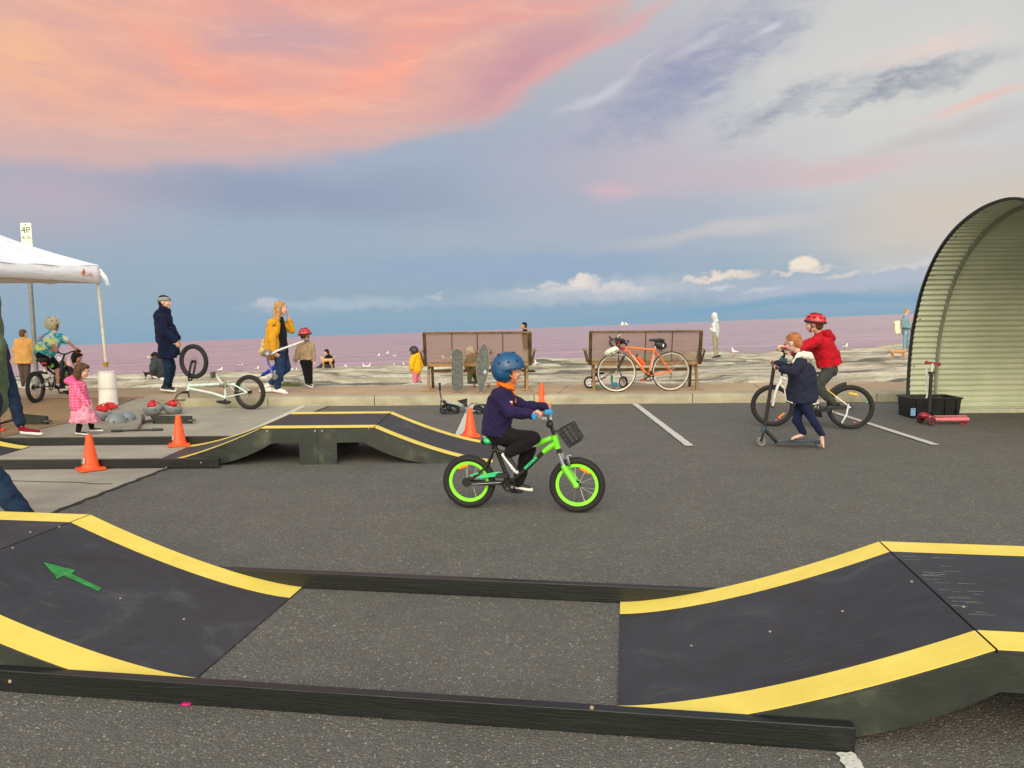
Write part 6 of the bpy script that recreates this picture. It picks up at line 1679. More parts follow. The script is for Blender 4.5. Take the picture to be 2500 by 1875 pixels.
    # top
    if top is not None:
        mb = MB(); tk = torso
        mb.rcone(nb-u_*.012, .056*k+e, ch2, .105*k*tk+e); mb.rcone(ch2, .108*k*tk+e, ws, .104*k*tk+e); (None if hems else mb.rcone(ws, .104*k*tk+e, hipc, .106*k*tk+e))
        mb.rcone(P['sl'], .058*k+e, P['sr'], .058*k+e); a_, b_ = P['sl'].lerp(ch2, .5), P['sr'].lerp(ch2, .5); mb.rcone(a_, .075*k+e, b_, .075*k+e)
        if longtop: 
            for (px, py, r_) in longtop: mb.rcone(hipc, .106*k*tk+e, W(px, py, Y), r_)
        for q in 'lr':
            if 'e'+q not in P: continue
            if sleeve == 'none': continue
            if sleeve == 'short': mb.rcone(P['s'+q], .058*k+e, P['s'+q].lerp(P['e'+q], .75), .055*k+e)
            else: mb.rcone(P['s'+q], .056*k*sleeve_k+e, P['e'+q], .046*k*sleeve_k+e); mb.rcone(P['e'+q], .046*k*sleeve_k+e, P['e'+q].lerp(P['w'+q], .95), .032*k*sleeve_k+e)
        if extra_top: extra_top(mb, P, fr)
        for (x0, y0, ra, x1, y1, rb) in hems: mb.tube([W(x0, y0, Y), W(x1, y1, Y)], [ra, rb], 24)
        blob(mb, 'top', top, root, vox, 3, folds, tfs)
    # shoes
    if shoe and not bare:
        for q in 'lr':
            if 't'+q not in P: continue
            mb, so = MB(), MB(); L = .25*k if len(shoe) < 4 else shoe[3]
            hp, sd, u2 = add_shoe(mb, so, P['a'+q], P['t'+q], k, L=L)
            sh_ = blob(mb, 'shoe', shoe[0], root, vox*.8, 2); flat_sole(None, sh_, hp, sd, u2, L, k, shoe[1])
            if len(shoe) > 2 and shoe[2] is not None: mb = MB(); mb.tube([P['a'+q]+(P['k'+q]-P['a'+q]).normalized()*.055*k, P['a'+q]], [.040*k,.038*k], 12); mb.build('sock', shoe[2], root)
    if hair:
        mb = MB(); hm, style = hair
        at2 = lambda a, b_, c_: P['head']+s_*(a*hs)+f_*(b_*hs)+u_*(c_*hs)
        if style == 'short':
            mb.ell(at2(0,-.018,.040), s_, f_, u_, .079*hs, .090*hs, .078*hs, 20, 14); mb.ell(at2(0,-.05,-.01), s_, f_, u_, .070*hs, .056*hs, .075*hs)
            mb.ell(at2(0,.025,.072), s_, f_, u_, .056*hs, .05*hs, .030*hs)
        elif style == 'bob':
            mb.ell(at2(0,-.018,.036), s_, f_, u_, .086*hs, .096*hs, .088*hs, 20, 14)
            for q in (-1,1): mb.rcone(at2(q*.055,-.02,.02), .045*hs, at2(q*.06,-.02,-.11), .034*hs); 
            mb.rcone(at2(0,-.06,.0), .06*hs, at2(0,-.06,-.12), .045*hs); mb.ell(at2(0,.06,.07), s_, f_, u_, .06*hs, .035*hs, .03*hs)
        elif style == 'long':
            mb.ell(at2(0,-.018,.036), s_, f_, u_, .084*hs, .096*hs, .086*hs, 20, 14)
            for q in (-1,1): mb.rcone(at2(q*.05,-.02,.02), .048*hs, at2(q*.06,-.05,-.20), .04*hs); 
            mb.rcone(at2(0,-.06,.0), .062*hs, at2(0,-.09,-.2), .055*hs)
        elif style == 'bun':
            mb.ell(at2(0,-.016,.036), s_, f_, u_, .080*hs, .094*hs, .084*hs, 20, 14); mb.sph(at2(0,-.11,.0), .035*hs); mb.rcone(at2(0,-.11,0), .03*hs, at2(0,-.13,-.05), .018*hs)
        blob(mb, 'hair', hm, root, vox*.75, 1, .008*hs if style == 'short' else .012*hs, .022)
    return root, P, fr, at, body
def helmet(root, P, fr, hs, mat, vents=None, style='skate', strapm=None, k=1.0, back=0.0):
    s_, f_, u_ = fr; c_ = P['head']+u_*.022*hs-f_*(.008+back)*hs
    up = (u_ - f_*.10).normalized()
    rx, ry, rz_ = (.102*hs*k, .118*hs*k, .112*hs*k) if style == 'skate' else (.100*hs*k, .130*hs*k, .118*hs*k)
    mb, s2, f2 = shell(c_, up, f_, rx, ry, rz_, th=.014, cut=-.16 if style != 'skate' else -.12)
    if style == 'skate':   # lower back of the shell, one piece with it
        mb.ell(c_-f_*.040*hs*k-up*.030*hs, s_, f_, up, .094*hs*k, .076*hs*k, .078*hs*k); mb.rcone(c_+f_*.105*hs*k+up*.012*hs, .010*hs, c_+f_*.118*hs*k-up*.002*hs, .007*hs)
        h_ = blob(mb, 'helmet', mat, root, .006, 5)
    else: h_ = mb.build('helmet', mat, root, angle=180)
    if style == 'skate':
        spots = [(a_, t_) for a_ in (60, 90, 120, 240, 270, 300) for t_ in (28,)]+[(a_, 66) for a_ in (35, 145, 215, 325, 0, 180)]
        vr = (.009,.012)
    else: spots = [(a_, t_) for a_ in (0, 40, 90, 140, 180, 220, 270, 320) for t_ in (30, 60)]+[(90,8)]; vr = (.012,.024)
    for a_, t_ in spots:
        a_ = R(a_); t_ = R(t_); q_ = c_+s2*(rx*math.sin(t_)*math.cos(a_))+f2*(ry*math.sin(t_)*math.sin(a_))+up*(rz_*math.cos(t_)); nn = (q_-c_).normalized()
        mb = MB(); t1 = f2-(nn*f2.dot(nn)); t1 = t1.normalized() if t1.length > .1 else s2; mb.ell(q_, nn.cross(t1), t1, nn, vr[0]*hs, vr[1]*hs, .004, 10, 6); mb.build('vent', vents or MATS['dark_foam'], h_)
    if style != 'skate': mb = MB(); mb.torus(c_+up*(.012*hs), up, 1.0, .0, 4, 3); 
    if style == 'bike':
        A = [c_+s2*(rx*.98*math.cos(R(a_)))+f2*(ry*.98*math.sin(R(a_)))-up*.0 for a_ in range(0, 361, 15)]
        mb = MB(); mb.tube(A, .014*hs, 8); mb.build('helmet_rim', MATS['dark_foam'], h_)
    sm = strapm or BLKP
    for q in (-1, 1):
        mb = MB(); ch_ = P['head']-u_*.108*hs+f_*.045*hs
        mb.tube([c_+s_*q*.082*hs+f_*.03*hs, P['head']+s_*q*.078*hs+f_*.02*hs-u_*.04*hs, P['head']+s_*q*.045*hs+f_*.045*hs-u_*.095*hs, ch_], .0045*hs, 6); mb.build('strap', sm, h_)
        mb = MB(); mb.tube([c_+s_*q*.082*hs-f_*.05*hs, P['head']+s_*q*.079*hs+f_*.015*hs-u_*.045*hs], .005*hs, 6); mb.build('strap', sm, h_)
    return h_

# ===== the boy on the green bike
V = GREENV; Yk = (ga.y+gb.y)/2
def gp(px, py, o=0.0):
    p = V.P(px, py, o); return p
def J2(d):
    out = {}
    for a, v in d.items(): q = V.P(v[0], v[1]); out[a] = (v[0], v[1], (q.y - Yk) + (v[2] if len(v) > 2 else 0))
    return out
JU = cloth('navy_purple_jumper', (36,28,66), vs=14, var=.25, bump=.5, bs=90)
gn, gf = GRIPS[-1], GRIPS[1]
gnm, gfm = gn[0].lerp(gn[1], .55), gf[0].lerp(gf[1], .55)
OR = cloth('orange_scarf', (240,118,24), vs=20, var=.15)
def kid_top(mb, P, fr):
    mb.rcone(W(1226,975,Yk), .10, W(1213,1020,Yk), .108)
r_, P, fr, at, body = person('small boy in blue helmet, orange scarf and navy jumper riding the green bicycle', Yk,
    J2(dict(head=(1243,905), neck=(1231,945), sl=(1220,968,-.10), sr=(1230,966,.10), el=(1243,1006,-.15), er=(1283,994,.14), wl=(1299,1012,-.17), wr=(1330,992,.15),
    hl=(1212,1062,-.05), hr=(1214,1060,.05), kl=(1302,1070,-.08), kr=(1292,1094,.07), al=(1241,1106,-.10), ar=(1264,1178,.06), tl=(1262,1158,-.11), tr=(1301,1199,.06))),
    84, .90, .62, JU, (BKC, 'long'), (SHB, SHW, None, .19), (HB, 'short'), SK1, tilt=2, vox=.006, e=.012, folds=.024, tfs=.05,
    hands={'l': ('grip', gnm, gn[1]-gn[0]), 'r': ('grip', gfm, gf[1]-gf[0])}, gz0=0.0, torso=1.42, extra_top=kid_top, sleeve_k=1.2, pant_k=1.2, hems=((1221,972,.088,1214,1015,.108), (1214,1014,.108,1211,1062,.108)))
HBLUE = M('blue_helmet_shell', (8,72,114), .45, coat=.25, var=.05)
helmet(r_, P, fr, .98, HBLUE, M('blue_vent', (6,34,66), .6), 'skate', OR, k=1.13)
mb = MB(); s_, f_, u_ = fr
mb.torus(P['neck']+u_*.012+f_*.01, (u_+f_*.5).normalized(), .058, .017, 24, 10); mb.rcone(P['neck']+f_*.055+u_*.02, .020, P['neck']+f_*.065-EZ*.03, .017); mb.rcone(P['neck']+f_*.065-EZ*.03, .017, P['neck']+f_*.075-EZ*.115, .018); mb.rcone(P['neck']-f_*.03+u_*.02,.03, P['neck']+f_*.04+u_*.005, .034)
blob(mb, 'scarf', OR, r_, .006, 1, .014, .02)
for px, py, w_, m_ in ((1257,976,.018,WHP),(1258,981,.014,M('motif_red', (190,40,50), .7)),(1252,984,.03,MATS['motif_red'])):
    q = gp(px, py, -.135); mb = MB(); mb.obox(q, V.u, V.n, EZ, w_/2, .004, .006); mb.build('jumper_motif', m_, r_, smooth=False)

# ===== boy in red on the white bike
V = WV; Yk = (wa.y+wb_.y)/2
RED = cloth('red_hoodie', (176,18,34), vs=12, var=.2)
CHAR = cloth('charcoal_trousers', (62,66,62), var=.2)
def hood(mb, P, fr, k, back=1):
    s_, f_, u_ = fr; n_ = P['neck']; mb.rcone(n_-f_*.07*k+s_*.05*k, .05*k, n_-f_*.07*k-s_*.05*k, .05*k); mb.rcone(n_-f_*.08*k, .06*k, n_-f_*.11*k-EZ*.06*k, .05*k)
lg, rg_ = W(1903,851,Yk-.25), W(1925,862,Yk+.22)
r_, P, fr, at, body = person('boy in red hoodie and red vented helmet riding the white bicycle, seen from behind', Yk,
    dict(head=(1989,790), neck=(2001,814,.02), sl=(1996,832,-.13), sr=(2010,829,.13), el=(1960,846,-.2), er=(1975,862,.18), wl=(1919,846,-.24), wr=(1935,862,.2),
    hl=(2026,903,-.07), hr=(2026,903,.07), kl=(1995,944,-.09), kr=(1990,950,.1), al=(2036,984,-.11), ar=(1985,1005,.10), tl=(2012,1004,-.12), tr=(1965,1012,.10)),
    304, 1.0, .90, RED, (CHAR, 'long'), (SHB, SHB, None, .22), (HB, 'short'), SK1, vox=.009, e=.016, hands={'l': ('grip', lg, Vector((.2,-1,0))), 'r': ('grip', rg_, Vector((0,1,0)))},
    gz0=0.0, torso=1.2, extra_top=lambda mb, P, fr: (mb.rcone(W(2020,814,Yk-.05), .055, W(2030,826,Yk), .05), mb.rcone(W(2020,814,Yk+.06), .055, W(2030,826,Yk+.04), .05), mb.rcone(W(2011,845,Yk), .135, W(2021,872,Yk), .145)), hems=((2018,860,.15,2026,893,.152),), folds=.034, tfs=.06, face=True, sleeve_k=1.1)
helmet(r_, P, fr, .98, M('red_helmet_shell', (206,30,28), .35, coat=.3, var=.12), M('vent_black', (24,14,14), .8), 'bike')
mb = MB(); mb.torus(P['wl']+Vector((.0,0,0)), P['wl']-P['el'], .036, .012, 20, 8); mb.build('wrist_guard', M('yellow_band', (220,220,60), .5), r_)

# ===== red-haired boy pushing a stunt scooter
foot = onplane(2011, 1097); Ys = foot.y; Yw = onplane(1859, 1090).y
root = thing('scooter', tuple(onplane(1930,1090)), 'dark stunt scooter being pushed by the barefoot red-haired boy', 'scooter')
def ss(px, py, o=0): return W(px, py, Yw+(px-1859)/150*(Ys+.1-Yw)+o)
tubes(root, 'steering_tube', [[ss(1890,892), ss(1866,1048)]], .019, M('dark_steering', (40,30,32)))
tubes(root, 'neck', [[ss(1867,1040), ss(1862,1056)]], .024, M('teal_neck', (50,84,90), .35, metal=.4))
tubes(root, 'fork', [[ss(1864,1056), ss(1861,1066)], [ss(1862,1064,-.02), ss(1859,1078,-.022)], [ss(1862,1064,.02), ss(1859,1078,.022)]], .012, BLK)
c_ = ss(1859,1078); c_.z = .055; mb = MB(); mb.torus(c_, EY, .042, .013, 28, 10); wo = mb.build('wheel', M('clear_grey_wheel', (110,112,112), .25), root)
mb = MB(); mb.disc(c_, EY, .034, .02, 20); co = mb.build('wheel_core', METAL, wo)
for k in range(5): mb = MB(); a_ = 2*math.pi*k/5; mb.disc(c_+Vector((math.cos(a_), 0, math.sin(a_)))*.02, EY, .007, .024, 8); mb.build('core_hole', BLKP, wo)
tubes(root, 'down_brace', [[ss(1866,1046), ss(1874,1056), ss(1897,1080)]], .02, BLK)
a_, b_ = ss(1893,1080), ss(2004,1084); a_.z = b_.z = .072; mb = MB(); mb.obox((a_+b_)/2, (b_-a_).normalized(), Vector((0,1,0)), EZ, (b_-a_).length/2, .055, .014); mb.build('deck', M('slate_deck', (70,82,90), .4, metal=.4, var=.3, vs=30), root, bevel=.005)
mb = MB(); mb.obox((a_+b_)/2+EZ*.0155, (b_-a_).normalized(), Vector((0,1,0)), EZ, (b_-a_).length/2*.98, .05, .001); mb.build('grip_tape', GRIP, root)
c_ = ss(2000,1086,.02); c_.z = .05; mb = MB(); mb.torus(c_, EY, .038, .012, 24, 8); mb.disc(c_, EY, .03, .018, 14); mb.build('wheel', MATS['clear_grey_wheel'], root)
hb0, hb1 = ss(1886,884,.22), ss(1896,900,-.24); hb0 = W(1883,882,Yw+.22); hb1 = W(1897,899,Yw-.24)
tubes(root, 'handlebar', [[hb0, hb1]], .012, M('dark_steering', (40,30,32))); tubes(root, 'grip', [[hb0, hb0.lerp(hb1,.3)]], .017, M('rose_grip', (130,90,96), .6)); tubes(root, 'grip', [[hb1, hb1.lerp(hb0,.3)]], .017, MATS['rose_grip'])
JK = cloth('dark_navy_jacket', (34,38,56), vs=12, var=.2); FL = cloth('white_fleece', (228,224,210), bump=.9, bs=120)
Yb = Ys
r_, P, fr, at, body = person('barefoot red-haired boy in navy jacket with white hood lining pushing a scooter', Yb,
    dict(head=(1937,836,.02), neck=(1948,864), sl=(1951,885,-.11), sr=(1958,883,.11), el=(1938,908,-.19), er=(1925,900,.15), wl=(1909,901,-.22), wr=(1898,886,.2),
    hl=(1957,975,-.055), hr=(1960,975,.055), kl=(1984,1024,-.06), kr=(1944,1024,.05), al=(2006,1060,-.06), ar=(1961,1058,.06), tl=(2009,1092,-.07), tr=(1931,1072,.06)),
    316, .90, .62, JK, (NAVY, 'long'), None, (HR, 'short'), SK3, tilt=-16, vox=.007, e=.018, hands={'l': ('grip', hb1.lerp(hb0,.12), hb1-hb0), 'r': ('grip', hb0.lerp(hb1,.12), hb1-hb0)},
    gz0=0.0, bare=True, torso=1.2, folds=.028, tfs=.06, extra_top=lambda mb, P, fr: (mb.rcone(W(1952,900,Yb), .11, W(1954,925,Yb), .13), mb.rcone(W(1970,905,Yb), .09, W(1970,930,Yb), .11)), hems=((1954,915,.125,1953,981,.148), (1968,915,.10,1972,979,.115)))
mb = MB(); n_ = P['neck']; mb.rcone(W(1938,884,Yb-.09), .022, W(1952,866,Yb-.09), .03); mb.rcone(W(1952,866,Yb-.08), .035, W(1978,872,Yb-.03), .035); mb.rcone(W(1978,872,Yb-.03), .035, W(1980,874,Yb+.05), .03); mb.rcone(W(1958,864,Yb+.06), .035, W(1975,868,Yb+.02), .04)
blob(mb, 'hood_lining', FL, r_, .007, 2, .012, .02)
tubes(r_, 'jacket_piping', [[W(1921,918,Yb-.15), W(1915,950,Yb-.14), W(1919,978,Yb-.15), W(1935,984,Yb-.16)], [W(1996,976,Yb-.12), W(1997,984,Yb-.12), W(1985,987,Yb-.14)]], .006, FL)

# ===== toddler in pink
Yt = G(192, 1064).y
PKJ, t, b, oc = pb('pink_check_jacket'); br = t.n('ShaderNodeTexBrick'); sq_ = t.n('ShaderNodeSeparateXYZ'); t.l(oc, sq_.inputs[0]); cq_ = t.n('ShaderNodeCombineXYZ'); t.l(sq_.outputs[0], cq_.inputs[0]); t.l(sq_.outputs[2], cq_.inputs[1]); t.l(cq_.outputs[0], br.inputs['Vector']); br.inputs['Scale'].default_value = 1; br.inputs['Brick Width'].default_value = .05; br.inputs['Row Height'].default_value = .035; br.offset = 0
br.inputs['Color1'].default_value = lin((222,84,132))+(1,); br.inputs['Color2'].default_value = lin((212,76,122))+(1,); br.inputs['Mortar'].default_value = lin((238,168,186))+(1,); br.inputs['Mortar Size'].default_value = .0022; br.inputs['Mortar Smooth'].default_value = .5
t.l(br.outputs[0], b.inputs['Base Color']); b.inputs['Roughness'].default_value = .85
PKS = cloth('pale_pink_skirt', (238,150,172), vs=18, var=.35); PKH = cloth('pink_hood', (232,86,136), vs=14)
r_, P, fr, at, body = person('toddler with brown bob in pink checked jacket and pink skirt, walking right', Yt,
    dict(head=(200,905), neck=(190,932), sl=(184,942,-.09), sr=(192,941,.09), el=(196,966,-.13), er=(204,965,.12), wl=(214,986,-.13), wr=(216,985,.11),
    hl=(200,1003,-.045), hr=(202,1003,.045), kl=(196,1028,-.045), kr=(220,1024,.045), al=(191,1052,-.045), ar=(224,1045,.045), tl=(216,1062,-.05), tr=(252,1052,.05)),
    80, .82, .50, PKJ, (BKC, 'long'), (SHB, SHW, SOCK, .165), (HB, 'bob'), SK1, tilt=-12, vox=.006, e=.015, gz0=gz(P['hl'].x, Yt), torso=1.25, folds=.008)
mb = MB(); mb.rcone(W(163,930,Yt), .035, W(183,924,Yt), .055); mb.rcone(W(165,932,Yt+.04), .03, W(180,938,Yt+.05), .045); mb.rcone(W(165,932,Yt-.04), .03, W(184,936,Yt-.05), .045); blob(mb, 'hood', PKH, r_, .006, 3, .008, .03)
hc = W(200, 975, Yt); sc0 = W(202, 998, Yt); sc1 = W(206, 1031, Yt); mb = MB(); n = 40; vs = []
for j, (c_, r0) in enumerate(((hc,.115),(hc.lerp(sc0,.6),.125),(sc0,.13),(sc0.lerp(sc1,.5),.155),(sc1,.185))):
    for i in range(n):
        a_ = 2*math.pi*i/n; rr_ = r0*(1+.07*math.sin(a_*9+j)*(j/4)); vs.append(c_+Vector((math.cos(a_)*rr_*.98, math.sin(a_)*rr_*.75, -.01*math.sin(a_*9)*(j/4))))
mb.add(vs, [(j*n+i, j*n+(i+1)%n, (j+1)*n+(i+1)%n, (j+1)*n+i) for j in range(4) for i in range(n)]); o = mb.build('skirt', PKS, r_, angle=180)
so_ = o.modifiers.new('thick', 'SOLIDIFY'); so_.thickness = .006
mb = MB(); mb.rcone(W(190,945,Yt), .10, W(196,990,Yt), .118); blob(mb, 'jacket_body', PKJ, r_, .008, 2, .006, .06)

# ===== navy-coated adult
Yn = 13.15; NC = cloth('navy_coat', (16,26,54), vs=7, var=.3)
def coat(mb, P, fr):
    mb.rcone(W(400,775,Yn), .125, W(404,820,Yn), .145); [mb.tube([W(403,800,Yn+o), W(409,874,Yn+o)], [.125,.145], 24) for o in (-.07,.07)]; [mb.tube([W(414,800,Yn+o), W(424,868,Yn+o)], [.10,.105], 20) for o in (-.07,.07)]; mb.rcone(W(392,770,Yn,), .11, W(396,830,Yn), .11); mb.rcone(W(400,756,Yn), .095, W(402,762,Yn), .10)
r_, P, fr, at, body = person('adult in long navy coat and grey headband, smiling at the upturned bicycle', Yn,
    dict(head=(402,737), neck=(400,759), sl=(392,778,-.17), sr=(404,778,.17), el=(400,812,-.21), er=(424,812,.20), wl=(428,830,-.16), wr=(434,826,.1),
    hl=(407,850,-.08), hr=(409,850,.08), kl=(410,900,-.07), kr=(420,898,.08), al=(404,944,-.07), ar=(412,942,.07), tl=(430,957,-.07), tr=(432,953,.08)),
    92, 1.0, .92, NC, (DENM, 'long'), (SHB, SHW, None, .27), (HK, 'short'), SK1, vox=.011, e=.03, extra_top=coat, gz0=PZ, folds=.045, tfs=.10, hands={'l': ('dir', Vector((.35,0,-.9)), Vector((0,1,0)), 50), 'r': ('dir', Vector((.2,-.3,-.9)), Vector((0,1,0)), 40)})
s_, f_, u_ = fr
mb = MB(); mb.ell(P['head']+u_*.040-f_*.012+s_*0, s_, f_, (u_+f_*.25).normalized(), .096, .112, .058); blob(mb, 'headband', cloth('grey_headband', (140,146,142)), r_, .009, 1, .006, .03)

# ===== woman in the mustard cardigan
Yw2 = 13.0; MU = cloth('mustard_cardigan', (206,150,36), vs=9, var=.15)
r_, P, fr, at, body = person('blonde woman in mustard cardigan and jeans, hand raised to her face, carrying a scooter', Yw2,
    dict(head=(686,752), neck=(682,777), sl=(668,793,-.17), sr=(690,793,.17), el=(664,830,-.22), er=(712,806,.20), wl=(668,858,-.22), wr=(705,776,.12),
    hl=(682,858,-.09), hr=(688,858,.09), kl=(684,904,-.08), kr=(700,898,.08), al=(677,946,-.07), ar=(662,935,.07), tl=(703,962,-.07), tr=(672,955,.08)),
    82, 1.0, .98, BKC, (DEN, 'long'), (SHW, SHW, None, .26), (HBL, 'long'), SK3, vox=.011, e=.012, sleeve='none', gz0=PZ, torso=1.12, pant_k=1.12, folds=.02,
    hands={'l': ('dir', Vector((.5,0,-.6)), Vector((.5,1,0)), 80), 'r': ('dir', Vector((-.3,.1,1)), Vector((-1,0,0)), 60)})
w_ = lambda px, py, o=0: W(px, py, Yw2+o)
mb = MB(); mb.rcone(w_(667,795,-.15), .09, w_(664,830,-.2), .075); mb.rcone(w_(664,830,-.2), .072, w_(668,856,-.22), .05)
mb.rcone(w_(665,795), .10, w_(663,830,-.02), .115); mb.rcone(w_(663,830,-.02), .115, w_(664,864,-.03), .115); mb.rcone(w_(664,862), .085, w_(672,866,-.1), .06); mb.rcone(w_(667,800,-.12), .08, w_(670,860,-.13), .09); mb.rcone(w_(674,840,-.13), .05, w_(680,868,-.14), .04); mb.rcone(w_(667,800,.12), .08, w_(668,862,.12), .09)
mb.rcone(w_(692,793,.17), .075, w_(712,806,.2), .06); mb.rcone(w_(712,806,.2), .06, w_(707,783,.14), .042)
mb.rcone(w_(666,790,-.16), .09, w_(676,786,.16), .07); mb.rcone(w_(672,792,-.13), .085, w_(670,812,-.16), .085)
blob(mb, 'cardigan', MU, r_, .011, 3, .022, .1)
TB = cloth('cream_tote', (206,176,128), var=.3, vs=20)
mb = MB(); mb.rcone(W(645,835,13.2), .05, W(643,860,13.2), .075); mb.tube([W(650,812,13.2), W(655,800,13.1), W(668,786,13.0)], .012, 6); o = blob(mb, 'tote_bag', TB, None, .012, 2, .03, .05); tag(o, 'cream patterned bag hanging at the back of the woman in mustard', 'bag')
# carried three-wheel scooter
sc_ = thing('scooter', tuple(w_(670,862,-.27)), 'white and lilac three-wheeled scooter carried on its side by the woman in mustard', 'scooter')
q0 = w_(660,866,-.27); tubes(sc_, 'steering_tube', [[q0, w_(677,856,-.27), w_(716,842,-.27)]], .018, WHP); tubes(sc_, 'upper_tube', [[w_(716,842,-.27), w_(746,831,-.27)]], .016, WHP)
tubes(sc_, 'handlebar', [[w_(741,829,-.33), w_(755,833,-.20)]], .016, METAL); tubes(sc_, 'clamp', [[w_(713,838,-.27), w_(719,847,-.27)]], .012, METAL)
LIL = M('lilac_plastic', (124,120,176), .4); GRW = M('grey_wheel', (112,108,106), .6)
mb = MB(); mb.ell(w_(650,863,-.25), EX, EY, EZ, .075, .07, .055, 16, 10); mb.build('front_cover', M('grey_cover', (116,104,92), .6), sc_)
for px, dy in ((653,-.33),): 
    c_ = w_(px, 862, dy); mb = MB(); mb.torus(c_, EY, .04, .02, 26, 10); wo = mb.build('wheel', GRW, sc_); mb = MB(); mb.disc(c_, EY, .03, .03, 16); mb.build('wheel_hub', M('pale_grey_hub', (170,168,170), .4), wo)
mb = MB(); pts = [w_(652,873,-.27), w_(655,888,-.27), w_(662,902,-.27), w_(668,918,-.27)]
for i in range(3): mb.bar(pts[i], pts[i+1]+(pts[i+1]-pts[i])*.05, .02, .09, EY)
mb.build('deck', LIL, sc_, bevel=.006)
c_ = w_(671,920,-.27); mb = MB(); mb.torus(c_, EY, .033, .016, 24, 8); mb.disc(c_, EY, .024, .02, 14); mb.build('wheel', GRW, sc_)

# ===== child in red helmet and beige hoodie
Yc = 13.75; BE = cloth('beige_hoodie', (168,146,116), vs=14, var=.25)
r_, P, fr, at, body = person('child in red helmet, beige patterned hoodie and black leggings, walking away', Yc,
    dict(head=(745,818), neck=(747,832), sl=(734,843,-.02), sr=(760,843,.02), el=(727,862,-.04), er=(764,866,.04), wl=(721,880,-.05), wr=(764,880,.0),
    hl=(741,884), hr=(754,884), kl=(746,907,-.02), kr=(757,907,.02), al=(750,934,-.05), ar=(758,933,.05), tl=(764,947,-.12), tr=(765,942,.0)),
    38, .86, .66, BE, (BKC, 'long'), (SHB, SHW, None, .19), (HB, 'short'), SK1, vox=.009, e=.022, gz0=PZ, torso=1.05, folds=.018, extra_top=lambda mb, P, fr: hood(mb, P, fr, .7), hems=((742,845,.08,741,878,.085),(752,845,.08,753,878,.085)),
    hands={'l': ('dir', Vector((-.1,0,-1)), Vector((1,0,0)), 30), 'r': ('dir', Vector((.35,-.2,-.6)), Vector((0,0,1)), 30)})
helmet(r_, P, fr, .92, M('coral_helmet_shell', (212,56,52), .35, coat=.3, var=.2), None, 'bike', k=1.02)
# ===== blue-legged child mostly hidden by the woman
Yb_ = 15.0; BLU = cloth('royal_blue', (20,52,160), var=.2)
person('child in royal blue running behind the woman in mustard, one leg showing', Yb_,
    dict(head=(690,838), neck=(688,852), sl=(685,860,-.08), sr=(689,860,.08), el=(690,876,-.12), er=(694,876,.1), wl=(698,888,-.12), wr=(700,888,.1),
    hl=(677,893,-.04), hr=(679,893,.04), kl=(662,903,-.04), kr=(686,910,.04), al=(640,917,-.04), ar=(688,930,.04), tl=(635,924,-.04), tr=(694,936,.04)),
    80, .7, .52, BLU, (BLU, 'long'), (SHW, SHW, None, .15), (HB, 'short'), SK1, vox=.009, gz0=rz(W(688,936,Yb_).x, Yb_))
# ===== child in yellow
py_ = GR(1012, 921); Yy = max(py_.y, 15.4); Yy = 16.2; YE = cloth('yellow_puffer', (232,176,32), vs=12, var=.12)
r_, P, fr, at, body = person('small child in yellow puffer jacket, pink leggings and black helmet', Yy,
    dict(head=(1010,858), neck=(1015,866), sl=(1010,873,-.08), sr=(1022,873,.08), el=(1005,886,-.12), er=(1028,886,.1), wl=(1006,898,-.12), wr=(1026,898,.1),
    hl=(1014,904,-.05), hr=(1019,904,.05), kl=(1013,917,-.05), kr=(1021,917,.05), al=(1013,932,-.05), ar=(1021,932,.05), tl=(1006,937,-.07), tr=(1014,937,.04)),
    300, .78, .52, YE, (cloth('pink_legging', (222,128,146)), 'long'), (SHB, SHW, None, .15), (HB, 'bob'), SK1, vox=.009, e=.035, gz0=rz(W(1015,937,Yy).x, Yy), torso=1.3, folds=.02, tfs=.045, pant_k=1.25,
    extra_top=lambda mb, P, fr: (hood(mb, P, fr, .8), mb.rcone(W(1013,880,Yy), .12, W(1015,900,Yy), .13)))
helmet(r_, P, fr, .84, M('black_helmet_shell', (38,40,42), .45, coat=.2), None, 'skate', k=1.05)
# ===== man behind the left bench
pm_ = 26.0
def rzc(px, py, Y_): return rz(W(px, py, Y_).x, Y_)
person('dark-haired bearded man in black jacket walking behind the left bench', pm_,
    dict(head=(1279,795), neck=(1282,807), sl=(1280,816,-.17), sr=(1288,816,.17), el=(1280,835,-.2), er=(1293,835,.2), wl=(1284,852,-.2), wr=(1294,852,.2),
    hl=(1284,854,-.08), hr=(1288,854,.08), kl=(1284,880,-.08), kr=(1291,880,.08), al=(1285,904,-.08), ar=(1293,904,.08), tl=(1276,909,-.08), tr=(1288,909,.08)),
    272, 1.02, .95, BKC, (cloth('stone_trousers', (150,146,120)), 'long'), (SHB, SHB, None, .27), (HK, 'short'), SK2, vox=.016, e=.03, gz0=rzc(1285,909,pm_))
# ===== hooded man
ph_ = 29.0
r_, P, fr, at, body = person('man in pale grey hoodie and khaki trousers standing on the rocks, looking at his hands', ph_,
    dict(head=(1742,773), neck=(1746,784), sl=(1742,793,-.17), sr=(1750,793,.17), el=(1745,809,-.2), er=(1752,808,.2), wl=(1734,803,-.15), wr=(1738,801,.05),
    hl=(1745,820,-.08), hr=(1748,820,.08), kl=(1745,846,-.08), kr=(1750,846,.08), al=(1748,868,-.08), ar=(1751,868,.08), tl=(1738,874,-.08), tr=(1743,874,.08)),
    270, 1.0, .95, cloth('pale_grey_hoodie', (196,204,206)), (cloth('khaki_trousers', (150,146,118)), 'long'), (SHB, SHB, None, .27), None, SK1, vox=.016, e=.03, gz0=rzc(1747,874,ph_),
    hands={'l': ('dir', Vector((-1,0,.3)), Vector((0,0,1)), 40), 'r': ('dir', Vector((-1,0,.4)), Vector((0,0,1)), 40)})
